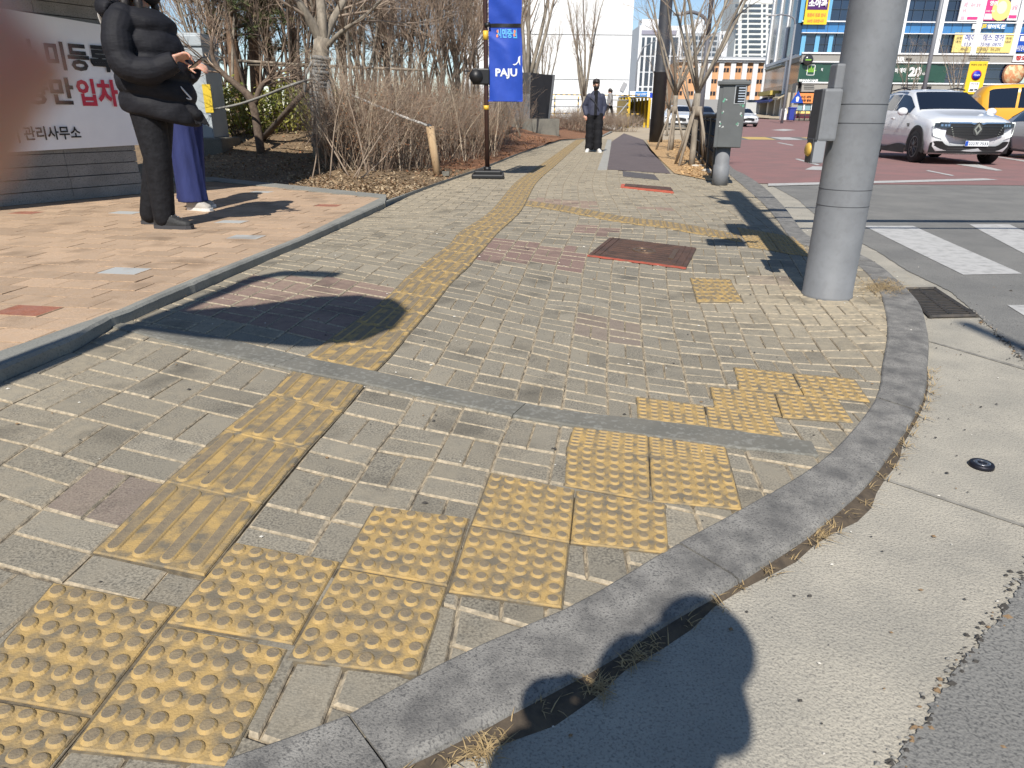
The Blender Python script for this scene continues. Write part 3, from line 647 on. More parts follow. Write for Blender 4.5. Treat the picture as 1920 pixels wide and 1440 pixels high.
def lay(fw_, us, js, par, keepband, vofs=0.0):
    cells = []
    for (u0, u1, i) in us:
        for j in js:
            v0 = .2 * j + vofs
            if u1 - u0 < 0.15: cells.append(shr((u0, u1, v0, v0 + .2), .005)); continue
            if (i + j) % 2 == par:
                um = (u0 + u1) / 2; cells += [shr((u0, um, v0, v0 + .2), .005), shr((um, u1, v0, v0 + .2), .005)]
            else: cells += [shr((u0, u1, v0, v0 + .1), .005), shr((u0, u1, v0 + .1, v0 + .2), .005)]
    pts = fw_([p for c in cells for p in c])
    for k in range(len(cells)):
        q = [tuple(p) for p in pts[4 * k:4 * k + 4]]; c = (sum(p[0] for p in q) / 4, sum(p[1] for p in q) / 4)
        if c[1] < 0.1 or abs(c[0]) > 16 or c[1] > 30: continue
        q = halfclip(q, BAND_MID, keepband)
        if q: q = halfclip(q, KM, True)
        if q: q = halfclip(q, LE, False)
        if not q or len(q) < 3 or inpoly(c, PATH_POLY): continue
        tint = 0.0
        if any(inpoly(c, P) for P in PURPLE): tint = 1.0
        elif any(inpoly(c, P) for P in PINK): tint = 0.4
        dk = math.hypot(c[0] - 1.9, c[1] - 3.6); sand = 0.10 + 0.6 * sstep(1.3, 0.2, dk) + 0.30 * sstep(4.5, 10, c[1]) + (0.14 if c[0] < -0.6 and c[1] > 3 else 0) + rng.uniform(-.06, .06)  # distance term also puts the paler tan of raking sun into the colour
        if c[0] < -.55 and c[1] < 3.2: sand += 0.22 * sstep(-1.0, -1.9, c[0])
        brick(bricks, q, rng.gauss(0, 1), tint, max(0, sand))
lay(warp, [(.2 * i, .2 * i + .2, i) for i in range(0, 22)] + [(-.5 - .2 * i, -.3 - .2 * i, -1 - i) for i in range(0, 24)], range(-3, int(VFAR / .2) + 14), 0, True)
lay(warp2, [(.2 * i, .2 * i + .2, i) for i in range(0, 9)] + [(-.5 - .2 * i, -.3 - .2 * i, -1 - i) for i in range(0, 16)], range(-12, 5), 1, False)
lay(warp2, [(-.3, -.1, 1), (-.1, 0, 2)], range(-12, -4), 1, False, -.1)
def paver_mat(name, base, dark, edge, tintc):
    m = bpy.data.materials.new(name); m.use_nodes = True; n = m.node_tree.nodes; l = m.node_tree.links; b = n['Principled BSDF']
    b.inputs['Roughness'].default_value = 0.9; b.inputs['Specular IOR Level'].default_value = 0.25
    geo = n.new('ShaderNodeNewGeometry')
    def noise(sc, lo, hi, det=3.0):
        t = n.new('ShaderNodeTexNoise'); t.inputs['Scale'].default_value = sc; t.inputs['Detail'].default_value = det; l.new(geo.outputs['Position'], t.inputs['Vector'])
        r_ = n.new('ShaderNodeMapRange'); r_.inputs[1].default_value = lo; r_.inputs[2].default_value = hi; l.new(t.outputs[0], r_.inputs[0]); return r_.outputs[0]
    def mix(f, a, c, k=None):
        x = n.new('ShaderNodeMix'); x.data_type = 'RGBA'
        for i, q in ((6, a), (7, c)):
            if isinstance(q, tuple): x.inputs[i].default_value = (*q, 1)
            else: l.new(q, x.inputs[i])
        if isinstance(f, float): x.inputs[0].default_value = f
        else: l.new(f, x.inputs[0])
        return x.outputs[2]
    def attr(nm):
        a = n.new('ShaderNodeAttribute'); a.attribute_name = nm; return a.outputs['Fac']
    def mth(op, a, c):
        x = n.new('ShaderNodeMath'); x.operation = op; x.use_clamp = True
        for i, q in enumerate((a, c)):
            if isinstance(q, (int, float)): x.inputs[i].default_value = q
            else: l.new(q, x.inputs[i])
        return x.outputs[0]
    c = mix(noise(170, .40, .66), base, dark); c = mix(noise(7, .42, .70, 5.0), c, tuple(q * .84 for q in base))
    tn = n.new('ShaderNodeMapRange'); tn.inputs[1].default_value = -2; tn.inputs[2].default_value = 2; l.new(attr('tone'), tn.inputs[0])
    hs = n.new('ShaderNodeHueSaturation'); l.new(c, hs.inputs['Color']); tv = n.new('ShaderNodeMapRange'); tv.inputs[3].default_value = 0.84; tv.inputs[4].default_value = 1.15; l.new(tn.outputs[0], tv.inputs[0]); l.new(tv.outputs[0], hs.inputs['Value']); c = hs.outputs[0]
    c = mix(attr('tint'), c, mix(noise(150, .38, .62), tintc, tuple(q * .7 for q in tintc)))
    c = mix(mth('MULTIPLY', attr('sand'), noise(26, .20, .60, 6.0)), c, edge)
    st = n.new('ShaderNodeTexNoise'); st.inputs['Scale'].default_value = 3.3; st.inputs['Detail'].default_value = 7; l.new(geo.outputs['Position'], st.inputs['Vector'])
    sr = n.new('ShaderNodeMapRange'); sr.inputs[1].default_value = .54; sr.inputs[2].default_value = .72; sr.inputs[4].default_value = .55; l.new(st.outputs[0], sr.inputs[0]); c = mix(sr.outputs[0], c, tuple(q * .45 for q in dark))
    l.new(c, b.inputs['Base Color'])
    t = n.new('ShaderNodeTexNoise'); t.inputs['Scale'].default_value = 240; t.inputs['Detail'].default_value = 4; l.new(geo.outputs['Position'], t.inputs['Vector'])
    bp = n.new('ShaderNodeBump'); bp.inputs['Strength'].default_value = .55; bp.inputs['Distance'].default_value = .003; l.new(t.outputs[0], bp.inputs['Height']); l.new(bp.outputs[0], b.inputs['Normal'])
    return m
M_brick = paver_mat('paver', (0.280, 0.254, 0.202), (0.112, 0.104, 0.088), (0.51, 0.42, 0.285), (0.25, 0.165, 0.145))
M_edge = mat('paver_edge', (0.47, 0.39, 0.275), 0.95, (0.22, 0.19, 0.14), 60, 0.4, 220)
M_joint = mat('joint_sand', (0.42, 0.345, 0.235), 0.95, (0.10, 0.085, 0.065), 22, 0.5, 160, speck=(0.07, 0.06, 0.05), lo=.42, hi=.6)
pav = bricks.build('pavement', [M_brick, M_edge]); pav['kind'] = 'structure'
# bed of sand under the paving
bed = [p for p in LE] + [Vector((12, 60, 0)), Vector((16, 60, 0))] + list(reversed([p for p in KM if p.y < 60 and p.x > LE[0].x + .1]))
def flat(name, poly, z, m, kind='structure'):
    bm = bmesh.new(); f = bm.faces.new([bm.verts.new((p[0], p[1], z)) for p in poly]); bmesh.ops.triangulate(bm, faces=[f], ngon_method='EAR_CLIP')
    for f in bm.faces:
        if f.normal.z < 0: f.normal_flip()
    me = bpy.data.meshes.new(name); bm.to_mesh(me); bm.free(); me.materials.append(m); o = bpy.data.objects.new(name, me); COL.objects.link(o)
    if kind: o['kind'] = kind
    return o
flat('pavement_bed', bed, -0.0065, M_joint)
# plain paving far along the path
M_farpave = mat('far_paving', (0.44, 0.36, 0.25), 0.9, (0.36, 0.30, 0.22), 1.5, 0.0)
flat('far_pavement', [Vector((3.1, 29.6)), Vector((3.6, 31)), Vector((5.6, 42)), Vector((8.5, 58)), Vector((16, 58)), Vector((10.4, 41)), Vector((6.4, 25)), Vector((5.2, 26))], -0.004, M_farpave)
M_path = mat('dark_asphalt_path', (0.125, 0.098, 0.098), 0.9, (0.10, 0.08, 0.08), 3, 0.4, 200, speck=(0.2, 0.17, 0.17))
flat('cycle_path', PATH_POLY, 0.003, M_path)
mb = MB(); ed = W([(1147, 262), (1143, 290), (1138, 319)]); 
mb.prism([(p.x - .17, p.y) for p in ed] + [(p.x, p.y) for p in reversed(ed)], -.01, .006); mb.build('path_edging', mat('grey_edging', (.36, .35, .32), .9, (.3, .29, .26), 6))['kind'] = 'structure'

# ---- granite kerb stones round the corner
M_gran = mat('kerb_granite', (0.265, 0.252, 0.228), 0.8, (0.125, 0.12, 0.112), 11.0, 0.6, 300, speck=(0.075, 0.073, 0.07), speck_scale=210, speck_amt=0.8)
kb = MB(); step = 0.03; L = 0; last = KI[0]; pair = [(KI[0], nearest(KO, KI[0]))]
for p in KI[1:]:
    L += (p - last).length; last = p
    if L >= step: pair.append((p, nearest(KO, p))); L = 0
JO = [g(1252, 1027), g(685, 1318), g(1435, 927), g(1643, 744), g(1664, 612)]
cut = set(min(range(len(pair)), key=lambda i: (pair[i][0] - j).length) for j in JO)
i0 = 0; stones = []
for i in range(1, len(pair)):
    near = min([abs(i - c) for c in cut]) if cut else 99
    if i in cut or (i - i0 >= 19 and near > 9) or i == len(pair) - 1: stones.append((i0, i)); i0 = i
for a, b in stones:
    rr = []
    idx = list(range(a, b + 1)); z0 = rng.uniform(-.002, .003)
    for n_, i in enumerate(idx):
        pi, po = pair[i]; d = (po - pi); d.z = 0; d = d.normalized(); t = d.orthogonal()
        pi = Vector((pi.x, pi.y, 0)); po = Vector((po.x, po.y, 0)); tang = (pair[min(i + 1, len(pair) - 1)][0] - pair[max(i - 1, 0)][0]).normalized(); sh = tang * (0.0025 if n_ == 0 else (-0.0025 if n_ == len(idx) - 1 else 0)); e = .002 if n_ in (0, len(idx) - 1) else 0
        zt = 0.006 + z0; zg = zr(pi.y) - .12
        rr.append([pi + sh + Vector((0, 0, -.1)), pi + sh + Vector((0, 0, zt - .004)), pi + d * .006 + sh + Vector((0, 0, zt - e)), po - d * .022 + sh + Vector((0, 0, zt - e - .003)), po - d * .006 + sh + Vector((0, 0, zt - .010)), po + sh + Vector((0, 0, zt - .026)), po + sh + Vector((0, 0, zg))])
    kb.rings(rr, 0, True, False)
kb.build('granite_kerb', M_gran)['kind'] = 'structure'

# ---- flush concrete band across the apron
bnd = MB(); bu = resample(BAND_UP, 60); bl = resample(BAND_LO, 60)
bl = [nearest(resample(BAND_LO, 300), p) for p in bu]
for a, b in ((1, 24), (24, 42), (42, 58)):
    rr = [[bu[i] + Vector((0, 0, -.02)), bu[i] + Vector((0, 0, .003)), bu[i].lerp(bl[i], .06) + Vector((0, 0, .007)), bu[i].lerp(bl[i], .94) + Vector((0, 0, .007)), bl[i] + Vector((0, 0, .003)), bl[i] + Vector((0, 0, -.02))] for i in range(a, b + 1)]
    dv = (bu[b] - bu[b - 1]).normalized() * .003; rr[-1] = [p - dv for p in rr[-1]]; bnd.rings(rr, 0, True, False)
M_conc = mat('band_concrete', (0.175, 0.165, 0.138), 0.85, (0.135, 0.13, 0.11), 5, 0.3, 120, speck=(.34, .34, .31), speck_scale=60, speck_amt=.3)
bnd.build('concrete_band', M_conc)['kind'] = 'structure'

# ---- plaza on the left: low kerb, tan pavers in running bond
ZP = 0.05
pk_in = W([(-700, 870), (0, 660), (127, 616), (225, 581), (326, 538), (566, 443), (712, 372), (725, 368)], ZP)   # plaza side
M_lkerb = mat('low_kerb', (0.27, 0.265, 0.235), 0.9, (0.20, 0.20, 0.18), 4, 0.45, 90, speck=(0.12, 0.12, 0.11), speck_scale=110)
lo = W([(-700, 980), (0, 716), (141, 656), (216, 610), (367, 547), (525, 477), (592, 449), (722, 389)], 0.0)
mb = MB(); A_ = resample(pk_in, 140); B_ = [nearest(resample(lo, 600), p) for p in A_]
cutk = [0, 40, 62, 84, 102, 121, 139]
for a, b in zip(cutk[:-1], cutk[1:]):
    rr = []
    for i in range(a, b + 1):
        j1 = Vector((rng.uniform(-.004, .004), rng.uniform(-.004, .004), 0)); q = Vector((B_[i].x, B_[i].y, 0)) + j1; p = Vector((A_[i].x, A_[i].y, 0)); d = (q - p).normalized()
        if (q - p).length < .05: q = p + d * .05
        zt = ZP + .004 + rng.uniform(-.001, .001)
        rr.append([p + Vector((0, 0, -.06)), p + Vector((0, 0, zt)), q - d * .012 + Vector((0, 0, zt)), q + Vector((0, 0, zt - .012)), q + Vector((0, 0, -.06))])
    dv = (A_[b] - A_[b - 1]).normalized() * .004; rr[-1] = [p - dv for p in rr[-1]]; mb.rings(rr, 0, True, False)
# beyond the plaza it carries on as the edge of the planting bed
ex = W([(724, 373), (803, 346), (900, 314), (975, 285), (1050, 262)], .05); ex2 = W([(722, 391), (803, 352), (900, 318), (975, 288), (1052, 263.5)], 0)
ex += [Vector((3.5, 31, .05)), Vector((5.4, 42, .05))]; ex2 += [Vector((3.65, 31, 0)), Vector((5.55, 42, 0))]
rr = []
for p, q in zip(resample(ex, 90), resample(ex2, 90)):
    p = Vector((p.x, p.y, 0)); q = Vector((q.x, q.y, 0)); d = (q - p).normalized(); q = p + d * .14
    rr.append([p + Vector((0, 0, -.06)), p + Vector((0, 0, .035)), q - d * .01 + Vector((0, 0, .035)), q + Vector((0, 0, .025)), q + Vector((0, 0, -.06))])
mb.rings(rr, 0, True, False)
bk = W([(250, 343), (400, 340), (724, 373)], ZP); bk2 = W([(250, 335), (400, 333), (724, 366)], ZP)
mb.prism([(p.x, p.y) for p in bk] + [(p.x, p.y) for p in reversed(bk2)], -.05, ZP + .008)
mb.build('low_kerb', M_lkerb)['kind'] = 'structure'
plz = MB(); plz.a = {'tone': [], 'tint': [], 'sand': []}
PLZ = [Vector((p.x, p.y, 0)) for p in pk_in] + [Vector((bk[1].x, bk[1].y, 0)), Vector((bk[1].x - 6, bk[1].y - .4, 0)), Vector((-9, 1, 0))]
o0 = g(203, 508, ZP); uu = (g(280, 512, ZP) - g(178, 508, ZP)).normalized()
vv = Vector((-uu.y, uu.x, 0)); O = g(178, 512, ZP); GREYT = [g(x, y, ZP) for x, y in ((228, 508), (447, 449), (240, 399), (438, 414), (490, 358), (640, 575))]; REDT = [g(x, y, ZP) for x, y in ((75, 398), (617, 384), (20, 585))]
cells = []
for r_ in range(-28, 40):
    for c_ in range(-40, 40):
        u0 = c_ * .25 + (.125 if r_ % 2 else 0); v0 = r_ * .18; h = .002
        P = [O + uu * (u0 + a) + vv * (v0 + b) for a, b in ((h, h), (.25 - h, h), (.25 - h, .18 - h), (h, .18 - h))]; cc = (P[0] + P[2]) / 2
        if cc.y < 9.2 and cc.x > -9 and -(cc.x - bk[1].x) * (bk[2].y - bk[1].y) + (cc.y - bk[1].y) * (bk[2].x - bk[1].x) < .02 * 3: cells.append((P, cc))
gsel = {min(range(len(cells)), key=lambda i: (cells[i][1] - q).length) for q in GREYT}; rsel = {min(range(len(cells)), key=lambda i: (cells[i][1] - q).length) for q in REDT}
for i, (P, cc) in enumerate(cells):
    q = halfclip([(p.x, p.y) for p in P], pk_in, True)
    if not q or len(q) < 3: continue
    brick(plz, q, rng.gauss(0, 1.1), 1.0 if i in rsel else 0, 2.0 if i in gsel else 0.12, .002, ZP)
def plaza_mat():
    m = paver_mat('plaza_paver', (0.49, 0.34, 0.22), (0.33, 0.225, 0.145), (0.40, 0.41, 0.40), (0.36, 0.13, 0.075)); return m
M_plz = plaza_mat()
plz.build('plaza_paving', [M_plz, mat('plaza_edge', (0.50, 0.34, 0.21), .95, (.25, .17, .11), 40)])['kind'] = 'structure'
flat('plaza_bed', [(p.x, p.y) for p in PLZ], ZP - .006, mat('plaza_joint', (.30, .20, .12), .95, (.15, .10, .07), 20))

# ---- planting beds
_la, _lb = Vector((-1.25, 8.6)), Vector((3.3, 30))
def zs(x, y):
    d = _lb - _la; d1 = -((x - _la.x) * d.y - (y - _la.y) * d.x) / d.length
    e0, e1 = Vector((bk[1].x, bk[1].y)), Vector((bk[2].x, bk[2].y)); e = e1 - e0; d2 = ((x - e0.x) * -e.y + (y - e0.y) * e.x) / e.length
    q = min(d1, d2); return 0.02 + .78 * sstep(.2, 5.2, q) + .02 * math.sin(2.1 * x + y) * sstep(0, 1, q) + .012 * math.sin(5.3 * x - 3.1 * y)
def gs(px, py):                                     # pixel -> point on the planting bed
    d = ray(px, py); t = 3.0
    while t < 90:
        p = EYE + d * t
        if p.z < zs(p.x, p.y): break
        t += .04
    return EYE + d * t
M_soil = mat('bed_soil', (0.20, 0.135, 0.075), 0.95, (0.11, 0.075, 0.045), 9, .9, 26, speck=(0.33, 0.24, 0.14), speck_scale=60, speck_amt=.7)
M_mulch = mat('bark_mulch', (0.25, 0.115, 0.055), 0.95, (0.14, 0.065, 0.035), 14, .9, 30, speck=(0.36, 0.20, 0.10), speck_scale=50, speck_amt=.7)
mb = MB(); X0, X1, Y0, Y1, ns = -26.0, 9.0, 7.2, 48.0, 150
vid = {}; NX, NY = 150, 170
def ledge(y):                                       # x of the bed edge at distance y
    P = [Vector((p.x, p.y)) for p in ex]
    for a, b in zip(P[:-1], P[1:]):
        if a.y <= y <= b.y: return a.x + (b.x - a.x) * (y - a.y) / (b.y - a.y)
    return P[-1].x + (y - P[-1].y) * .22 if y > P[-1].y else P[0].x
def lback(y):                                       # x where the plaza's back edging stops the bed
    e0, e1 = bk2[0], bk2[2]
    return -99 if y > e0.y else e1.x + (y - e1.y) / (e0.y - e1.y) * (e0.x - e1.x)
ys = [ex[0].y + (48 - ex[0].y) * (j / NY) ** 1.5 for j in range(NY + 1)]
vs = []; fs = []
for j, y in enumerate(ys):
    xe = ledge(y)
    for i in range(NX + 1):
        x = max(xe - 28 * (1 - i / NX) ** 1.8, min(xe, lback(y))); vs.append((x, y, zs(x, y)))
for j in range(NY):
    for i in range(NX): a = j * (NX + 1) + i; fs.append((a, a + 1, a + NX + 2, a + NX + 1))
mb.add(vs, fs, 0, True)
for k, f in enumerate(fs):
    cx, cy = vs[f[0]][0], vs[f[0]][1]
    if cy > 12.8 and cx > -2.6 + .12 * (cy - 12): mb.m[k] = 1
mb.build('planting_bed', [M_soil, M_mulch])['kind'] = 'structure'
RB = W([(1264, 326), (1240, 302), (1220, 280), (1212, 263)]) + [Vector((5.6, 29, 0)), Vector((6.7, 30, 0)), Vector((5.3, 22, 0)), Vector((4.1, 15, 0)), Vector((3.2, 10.9, 0)), g(1330, 340), g(1300, 333)]
M_straw = mat('straw_litter', (0.50, 0.31, 0.14), .95, (0.30, 0.18, 0.08), 12, .9, 30, speck=(.62, .46, .26), speck_scale=45, speck_amt=.8)
flat('tree_strip', RB, .012, M_straw)

# ---- road: aged grey asphalt, concrete gutter, red school-zone surface, painted marks
M_asph = mat('old_asphalt', (0.225, 0.218, 0.20), .9, (0.17, 0.166, 0.155), 2.2, 1.0, 150, speck=(0.07, 0.07, 0.068), speck_scale=170, speck_amt=.75)
M_gut = mat('gutter_concrete', (0.42, 0.385, 0.315), .9, (0.32, 0.298, 0.25), 4.0, 1.0, 160, speck=(0.15, 0.14, 0.125), speck_scale=210, speck_amt=.6)
M_red = mat('red_asphalt', (0.265, 0.135, 0.125), .85, (0.20, 0.12, 0.112), 1.6, .4, 140, speck=(0.30, 0.19, 0.175), speck_scale=90, speck_amt=.5)
M_paint = mat('road_paint', (0.47, 0.46, 0.44), .75, (0.29, 0.285, 0.27), 14, .2, 120, lo=.45, hi=.75)
M_ypaint = mat('yellow_paint', (0.62, 0.42, 0.11), .7, (0.45, 0.32, 0.13), 8)
flat('ground', [(-1500, -300), (1500, -300), (1500, 3000), (-1500, 3000)], -.30, mat('far_ground', (.20, .18, .15), .95, (.16, .15, .13), .05))
EDGE_PX = [(1671, 1435), (1747, 1327), (1828, 1213), (1920, 1094), (1985, 990), (2030, 880), (2020, 770), (1920, 673), (1835, 592), (1781, 546), (1700, 507), (1646, 472), (1585, 440), (1535, 408), (1497, 375), (1455, 352), (1437, 344.5)]
EW = [gr(x, y) for x, y in EDGE_PX]; EW = [EW[0] + Vector((-.35, -.55, 0)), ] + EW
ej = []
for p in dens(EW, .010):
    k = 1.0 if p.y < 3.2 else .4
    ej.append(Vector((p.x + k * (rng.gauss(0, .0035) + .006 * math.sin(p.y * 23) + .004 * math.sin(p.y * 71)), p.y + k * rng.gauss(0, .0025), 0)))
xr = Vector((9.0, 12.9, 0))
red_near = [gr(1400, 325), gr(1437.5, 344)]
ROADP = [Vector((ej[0].x - .5, -4, 0))] + ej + [Vector((60, ej[-1].y + 1.2, 0)), Vector((60, -4, 0))]
drape('road', ROADP, 0.001, M_asph)
gk = [p for p in KO if p.y < 12.3]
GUT = [Vector((-6, -4, 0)), Vector((KM[0].x - 1, KM[0].y, 0))] + [Vector((p.x, p.y, 0)) for p in KM if p.y < 12.3] + [Vector((3.75, 12.6, 0)), Vector((4.4, 12.6, 0)), Vector((ej[-1].x + .5, ej[-1].y + .3, 0)), Vector((6.0, 4, 0)), Vector((6.0, -4, 0))]
drape('gutter', GUT, -.003, M_gut)
RED = [Vector((ej[-1].x - .05, ej[-1].y - .02, 0)), Vector((3.95, 12.4, 0)), Vector((4.65, 16, 0)), Vector((6.7, 24.6, 0)), Vector((10.7, 40.6, 0)), Vector((16.2, 60, 0)), Vector((30, 108, 0)), Vector((75, 108, 0)), Vector((75, ej[-1].y + 1.15, 0)), Vector((60, ej[-1].y + 1.1, 0))]
drape('red_road', RED, .006, M_red)
def mark(name, px, m, dz=.012):
    P = [gr(x, y) for x, y in px]; o = drape(name, P, dz, m); return o
for q in ([(1620, 424), (1712, 424), (1916, 514), (1806, 516)], [(1817, 421), (1892, 421), (2100, 512), (1992, 514)], [(1888, 573), (1962, 573), (2085, 632), (1985, 634)], [(2010, 418), (2085, 418), (2280, 500), (2180, 502)]): mark('crossing_bar', q, M_paint, .004)
mark('stop_line', [(1440, 345.5), (1846, 335.5), (1872, 338.5), (1440, 350)], M_paint)
for q in ([(1490, 299), (1496, 298.2), (1537, 309.5), (1532, 311)], [(1456, 268), (1462, 267.6), (1489, 272.6), (1485, 273.6)], [(1509, 319), (1524, 312.5), (1560, 314), (1560, 321)], [(1792, 309), (1830, 308), (1880, 320.5), (1868, 321)], [(1868, 295), (1873, 294.5), (1925, 302), (1921, 304)], [(1735, 321), (1741, 320.3), (1790, 330), (1784, 331)], [(1446, 244), (1470, 242), (1492, 244), (1470, 246)]): mark('lane_mark', q, M_paint)
hx0, hx1 = at(1383, 252, 36).x, at(1920, 252, 36).x + 8
for k in range(14):                                            # worn yellow and white blocks of the speed hump
    x0 = hx0 + (hx1 - hx0) * k / 14; x1 = hx0 + (hx1 - hx0) * (k + .62 + .2 * (k % 3 == 0)) / 14
    drape('speed_hump_mark', [Vector((x0, 34.2 + .05 * k)), Vector((x1, 34.2 + .05 * k)), Vector((x1 + .6, 37.6 + .05 * k)), Vector((x0 + .6, 37.6 + .05 * k))], .012, M_ypaint if k % 2 == 0 else M_paint)
drape('speed_hump', [Vector((hx0 - .6, 33.8)), Vector((hx1, 34.6)), Vector((hx1 + 1, 38.6)), Vector((hx0, 37.9))], .009, mat('grey_hump', (.17, .165, .155), .9, (.13, .13, .125), 2))
for q in ([(1640, 893), (1643, 890), (1925, 984), (1925, 989)], [(1742, 640), (1743, 638), (1960, 700), (1960, 704)]): drape('gutter_joint', [gr(x, y) for x, y in q], -.001, mat('joint_dark', (.16, .15, .13), .95, (.30, .28, .24), 30))
# pavement on the far side of the road
FS = [Vector((31.5, 92, 0)), Vector((34, 86, 0)), Vector((40, 80, 0)), Vector((48, 77, 0)), Vector((75, 76, 0)), Vector((75, 125, 0)), Vector((38, 125, 0)), Vector((31, 108, 0))]
drape('opposite_pavement', FS, .14, M_farpave)
mb = MB()
for a, b in zip(FS[:4], FS[1:5]):
    d = (b - a); n_ = Vector((d.y, -d.x, 0)).normalized(); P = [a, a + n_ * .25, b + n_ * .25, b]
    zz = zr((a.y + b.y) / 2) + .145; mb.prism([(p.x, p.y) for p in P], zz - .5, zz)
mb.build('opposite_kerb', M_conc)['kind'] = 'structure'
# ------------------------------------------------------------------ tactile paving
M_tac = mat('tactile_yellow', (0.43, 0.29, 0.11), 0.85, (0.165, 0.14, 0.10), 17, 0.5, 200, lo=.40, hi=.62, detail=9)
M_tac2 = mat('tactile_rim', (0.44, 0.295, 0.11), 0.8, (0.32, 0.23, 0.11), 30, 0.3, 200)
M_tacw = mat('tactile_worn', (0.175, 0.142, 0.10), 0.9, (0.26, 0.20, 0.12), 45, 0.5, 260)
M_grout = mat('dark_grout', (0.09, 0.075, 0.055), .95, (0.2, .16, .1), 40)
def bil(q, u, v): return q[3].lerp(q[2], u).lerp(q[0].lerp(q[1], u), v)
def slab(mb, q, z, h=.0055):
    c = (q[0] + q[1] + q[2] + q[3]) / 4; q = [p.lerp(c, .006) for p in q]
    r0 = [p + Vector((0, 0, -.012)) for p in q]; r1 = [p + Vector((0, 0, z + h - .003)) for p in q]; r2 = [p.lerp(c, .018) + Vector((0, 0, z + h)) for p in q]
    mb.rings([r0, r1, r2], 0, True, False)
def dot_tile(mb, q, z=0.0, n=12):
    slab(mb, q, z); zt = z + .0055
    for i in range(6):
        for j in range(6):
            cu, cv = (i + .5) / 6, (j + .5) / 6; rr = []
            for rad, h in ((.070, -.001), (.059, .0026), (.047, .0048), (.030, .0053)):
                rr.append([bil(q, cu + rad * math.cos(2 * math.pi * k / n), cv + rad * math.sin(2 * math.pi * k / n)) + Vector((0, 0, zt + h)) for k in range(n)])
            b = len(mb.f); mb.rings(rr, 3, True, False); nf = len(mb.f) - b
            for k in range(2 * n, 3 * n): mb.m[b + k] = 1
            mb.m[-1] = 1
def bar_tile(mb, q, z=0.0, n=6):
    slab(mb, q, z); zt = z + .0055
    for i in range(4):
        cu = (i + .5) / 4; rr = []
        for wd, ln, h in ((.068, .47, -.001), (.058, .46, .003), (.047, .447, .0052)):
            ring = []
            for k in range(n + 1): a = math.pi * k / n; ring.append((cu + wd * math.cos(a), .5 + (ln - wd) + wd * math.sin(a)))
            for k in range(n + 1): a = math.pi + math.pi * k / n; ring.append((cu + wd * math.cos(a), .5 - (ln - wd) + wd * math.sin(a)))
            rr.append([bil(q, u, v_) + Vector((0, 0, zt + h)) for u, v_ in ring])
        mb.rings(rr, 3, True, False); mb.m[-1] = 1
def q4(px): return [g(x, y) for x, y in px]
def tac(name, label, tiles, group=None):
    mb = MB(); gr_ = MB()
    for kind, q, n in tiles:
        (dot_tile if kind == 'd' else bar_tile)(mb, q, 0.0, n)
        c = (q[0] + q[1] + q[2] + q[3]) / 4; qq = [c + (p - c) * 1.025 for p in q]; gr_.rings([[p + Vector((0, 0, -.01)) for p in qq], [p + Vector((0, 0, .0008)) for p in qq]], 2, True, False)
    mb.add(gr_.v, gr_.f, 2); o = mb.build(name, [M_tac, M_tacw, M_grout, M_tac2]); return tag(o, label, 'tactile paving', group)
near_rows = [[(504, 742), (641, 774)], [(420, 809), (575, 845)], [(311, 905), (491, 946)], [(174, 1038), (384, 1082)]]
tl = [('b', q4([(549, 698), (681, 724), near_rows[0][1], near_rows[0][0]]), 6)]
for a, b in zip(near_rows[:-1], near_rows[1:]): tl.append(('b', q4([a[0], a[1], b[1], b[0]]), 8))
tac('guide_strip', 'short run of yellow ribbed tactile tiles on the near side of the concrete band', tl)
tl = [('b', [Vector((*p, 0)) for p in warp([(-.3, 0), (0, 0), (0, -.22), (-.3, -.22)])], 6)]
nst = int(VFAR / .3)
for i in range(nst):
    a = warp([(-.3, .3 * i + .3), (0, .3 * i + .3), (0, .3 * i), (-.3, .3 * i)]); tl.append(('b', [Vector((*p, 0)) for p in a], 5 if i < 18 else 2))
tac('guide_strip', 'long line of yellow ribbed tactile tiles running away along the pavement from the concrete band', tl)
Wt = [[(101, 1095), (332, 1140), (174, 1343), (-72, 1300)], [(441, 1020), (637, 1056), (549, 1211), (313, 1170)], [(310, 1176), (541, 1220), (428, 1440), (133, 1407)], [(-76, 1306), (170, 1349), (-20, 1580), (-300, 1520)],
      [(703, 951), (879, 974), (839, 1101), (637, 1065)], [(637, 1068), (838, 1104), (783, 1269), (537, 1240)], [(920, 889), (1078, 921), (1068, 1020), (884, 986)], [(882, 989), (1066, 1023), (1053, 1142), (841, 1112)],
      [(1079, 922), (1248, 948), (1254, 1040), (1069, 1020)], [(1063, 839), (1216, 857), (1220, 941), (1058, 912)], [(1218, 858), (1370, 877), (1391, 958), (1222, 942)]]
tac('warning_blocks', 'staircase of yellow dotted warning tiles beside the granite kerb, nearest the camera', [('d', q4(q), 14) for q in Wt] + [('d', q4([(1075, 803), (1215, 820), (1216, 856), (1064, 838)]), 8), ('d', q4([(1216, 821), (1360, 841), (1369, 876), (1218, 857)]), 8)])
Wm = [[(1193, 746), (1320, 763), (1328, 802), (1195, 786)], [(1322, 764), (1445, 779), (1468, 820), (1329, 803)], [(1331, 727), (1452, 741), (1466, 783), (1339, 764)], [(1453, 740), (1570, 750), (1600, 794), (1467, 784)], [(1375, 690), (1485, 702), (1506, 741), (1385, 731)], [(1486, 702), (1602, 713), (1631, 755), (1507, 742)]]
tac('warning_blocks', 'cluster of six yellow dotted warning tiles between the concrete band and the curving kerb', [('d', q4(q), 10) for q in Wm])
tac('warning_blocks', 'single yellow dotted tactile square set beside the grey pole', [('d', q4([(1294, 522), (1368, 524), (1392, 567), (1307, 567)]), 8)])
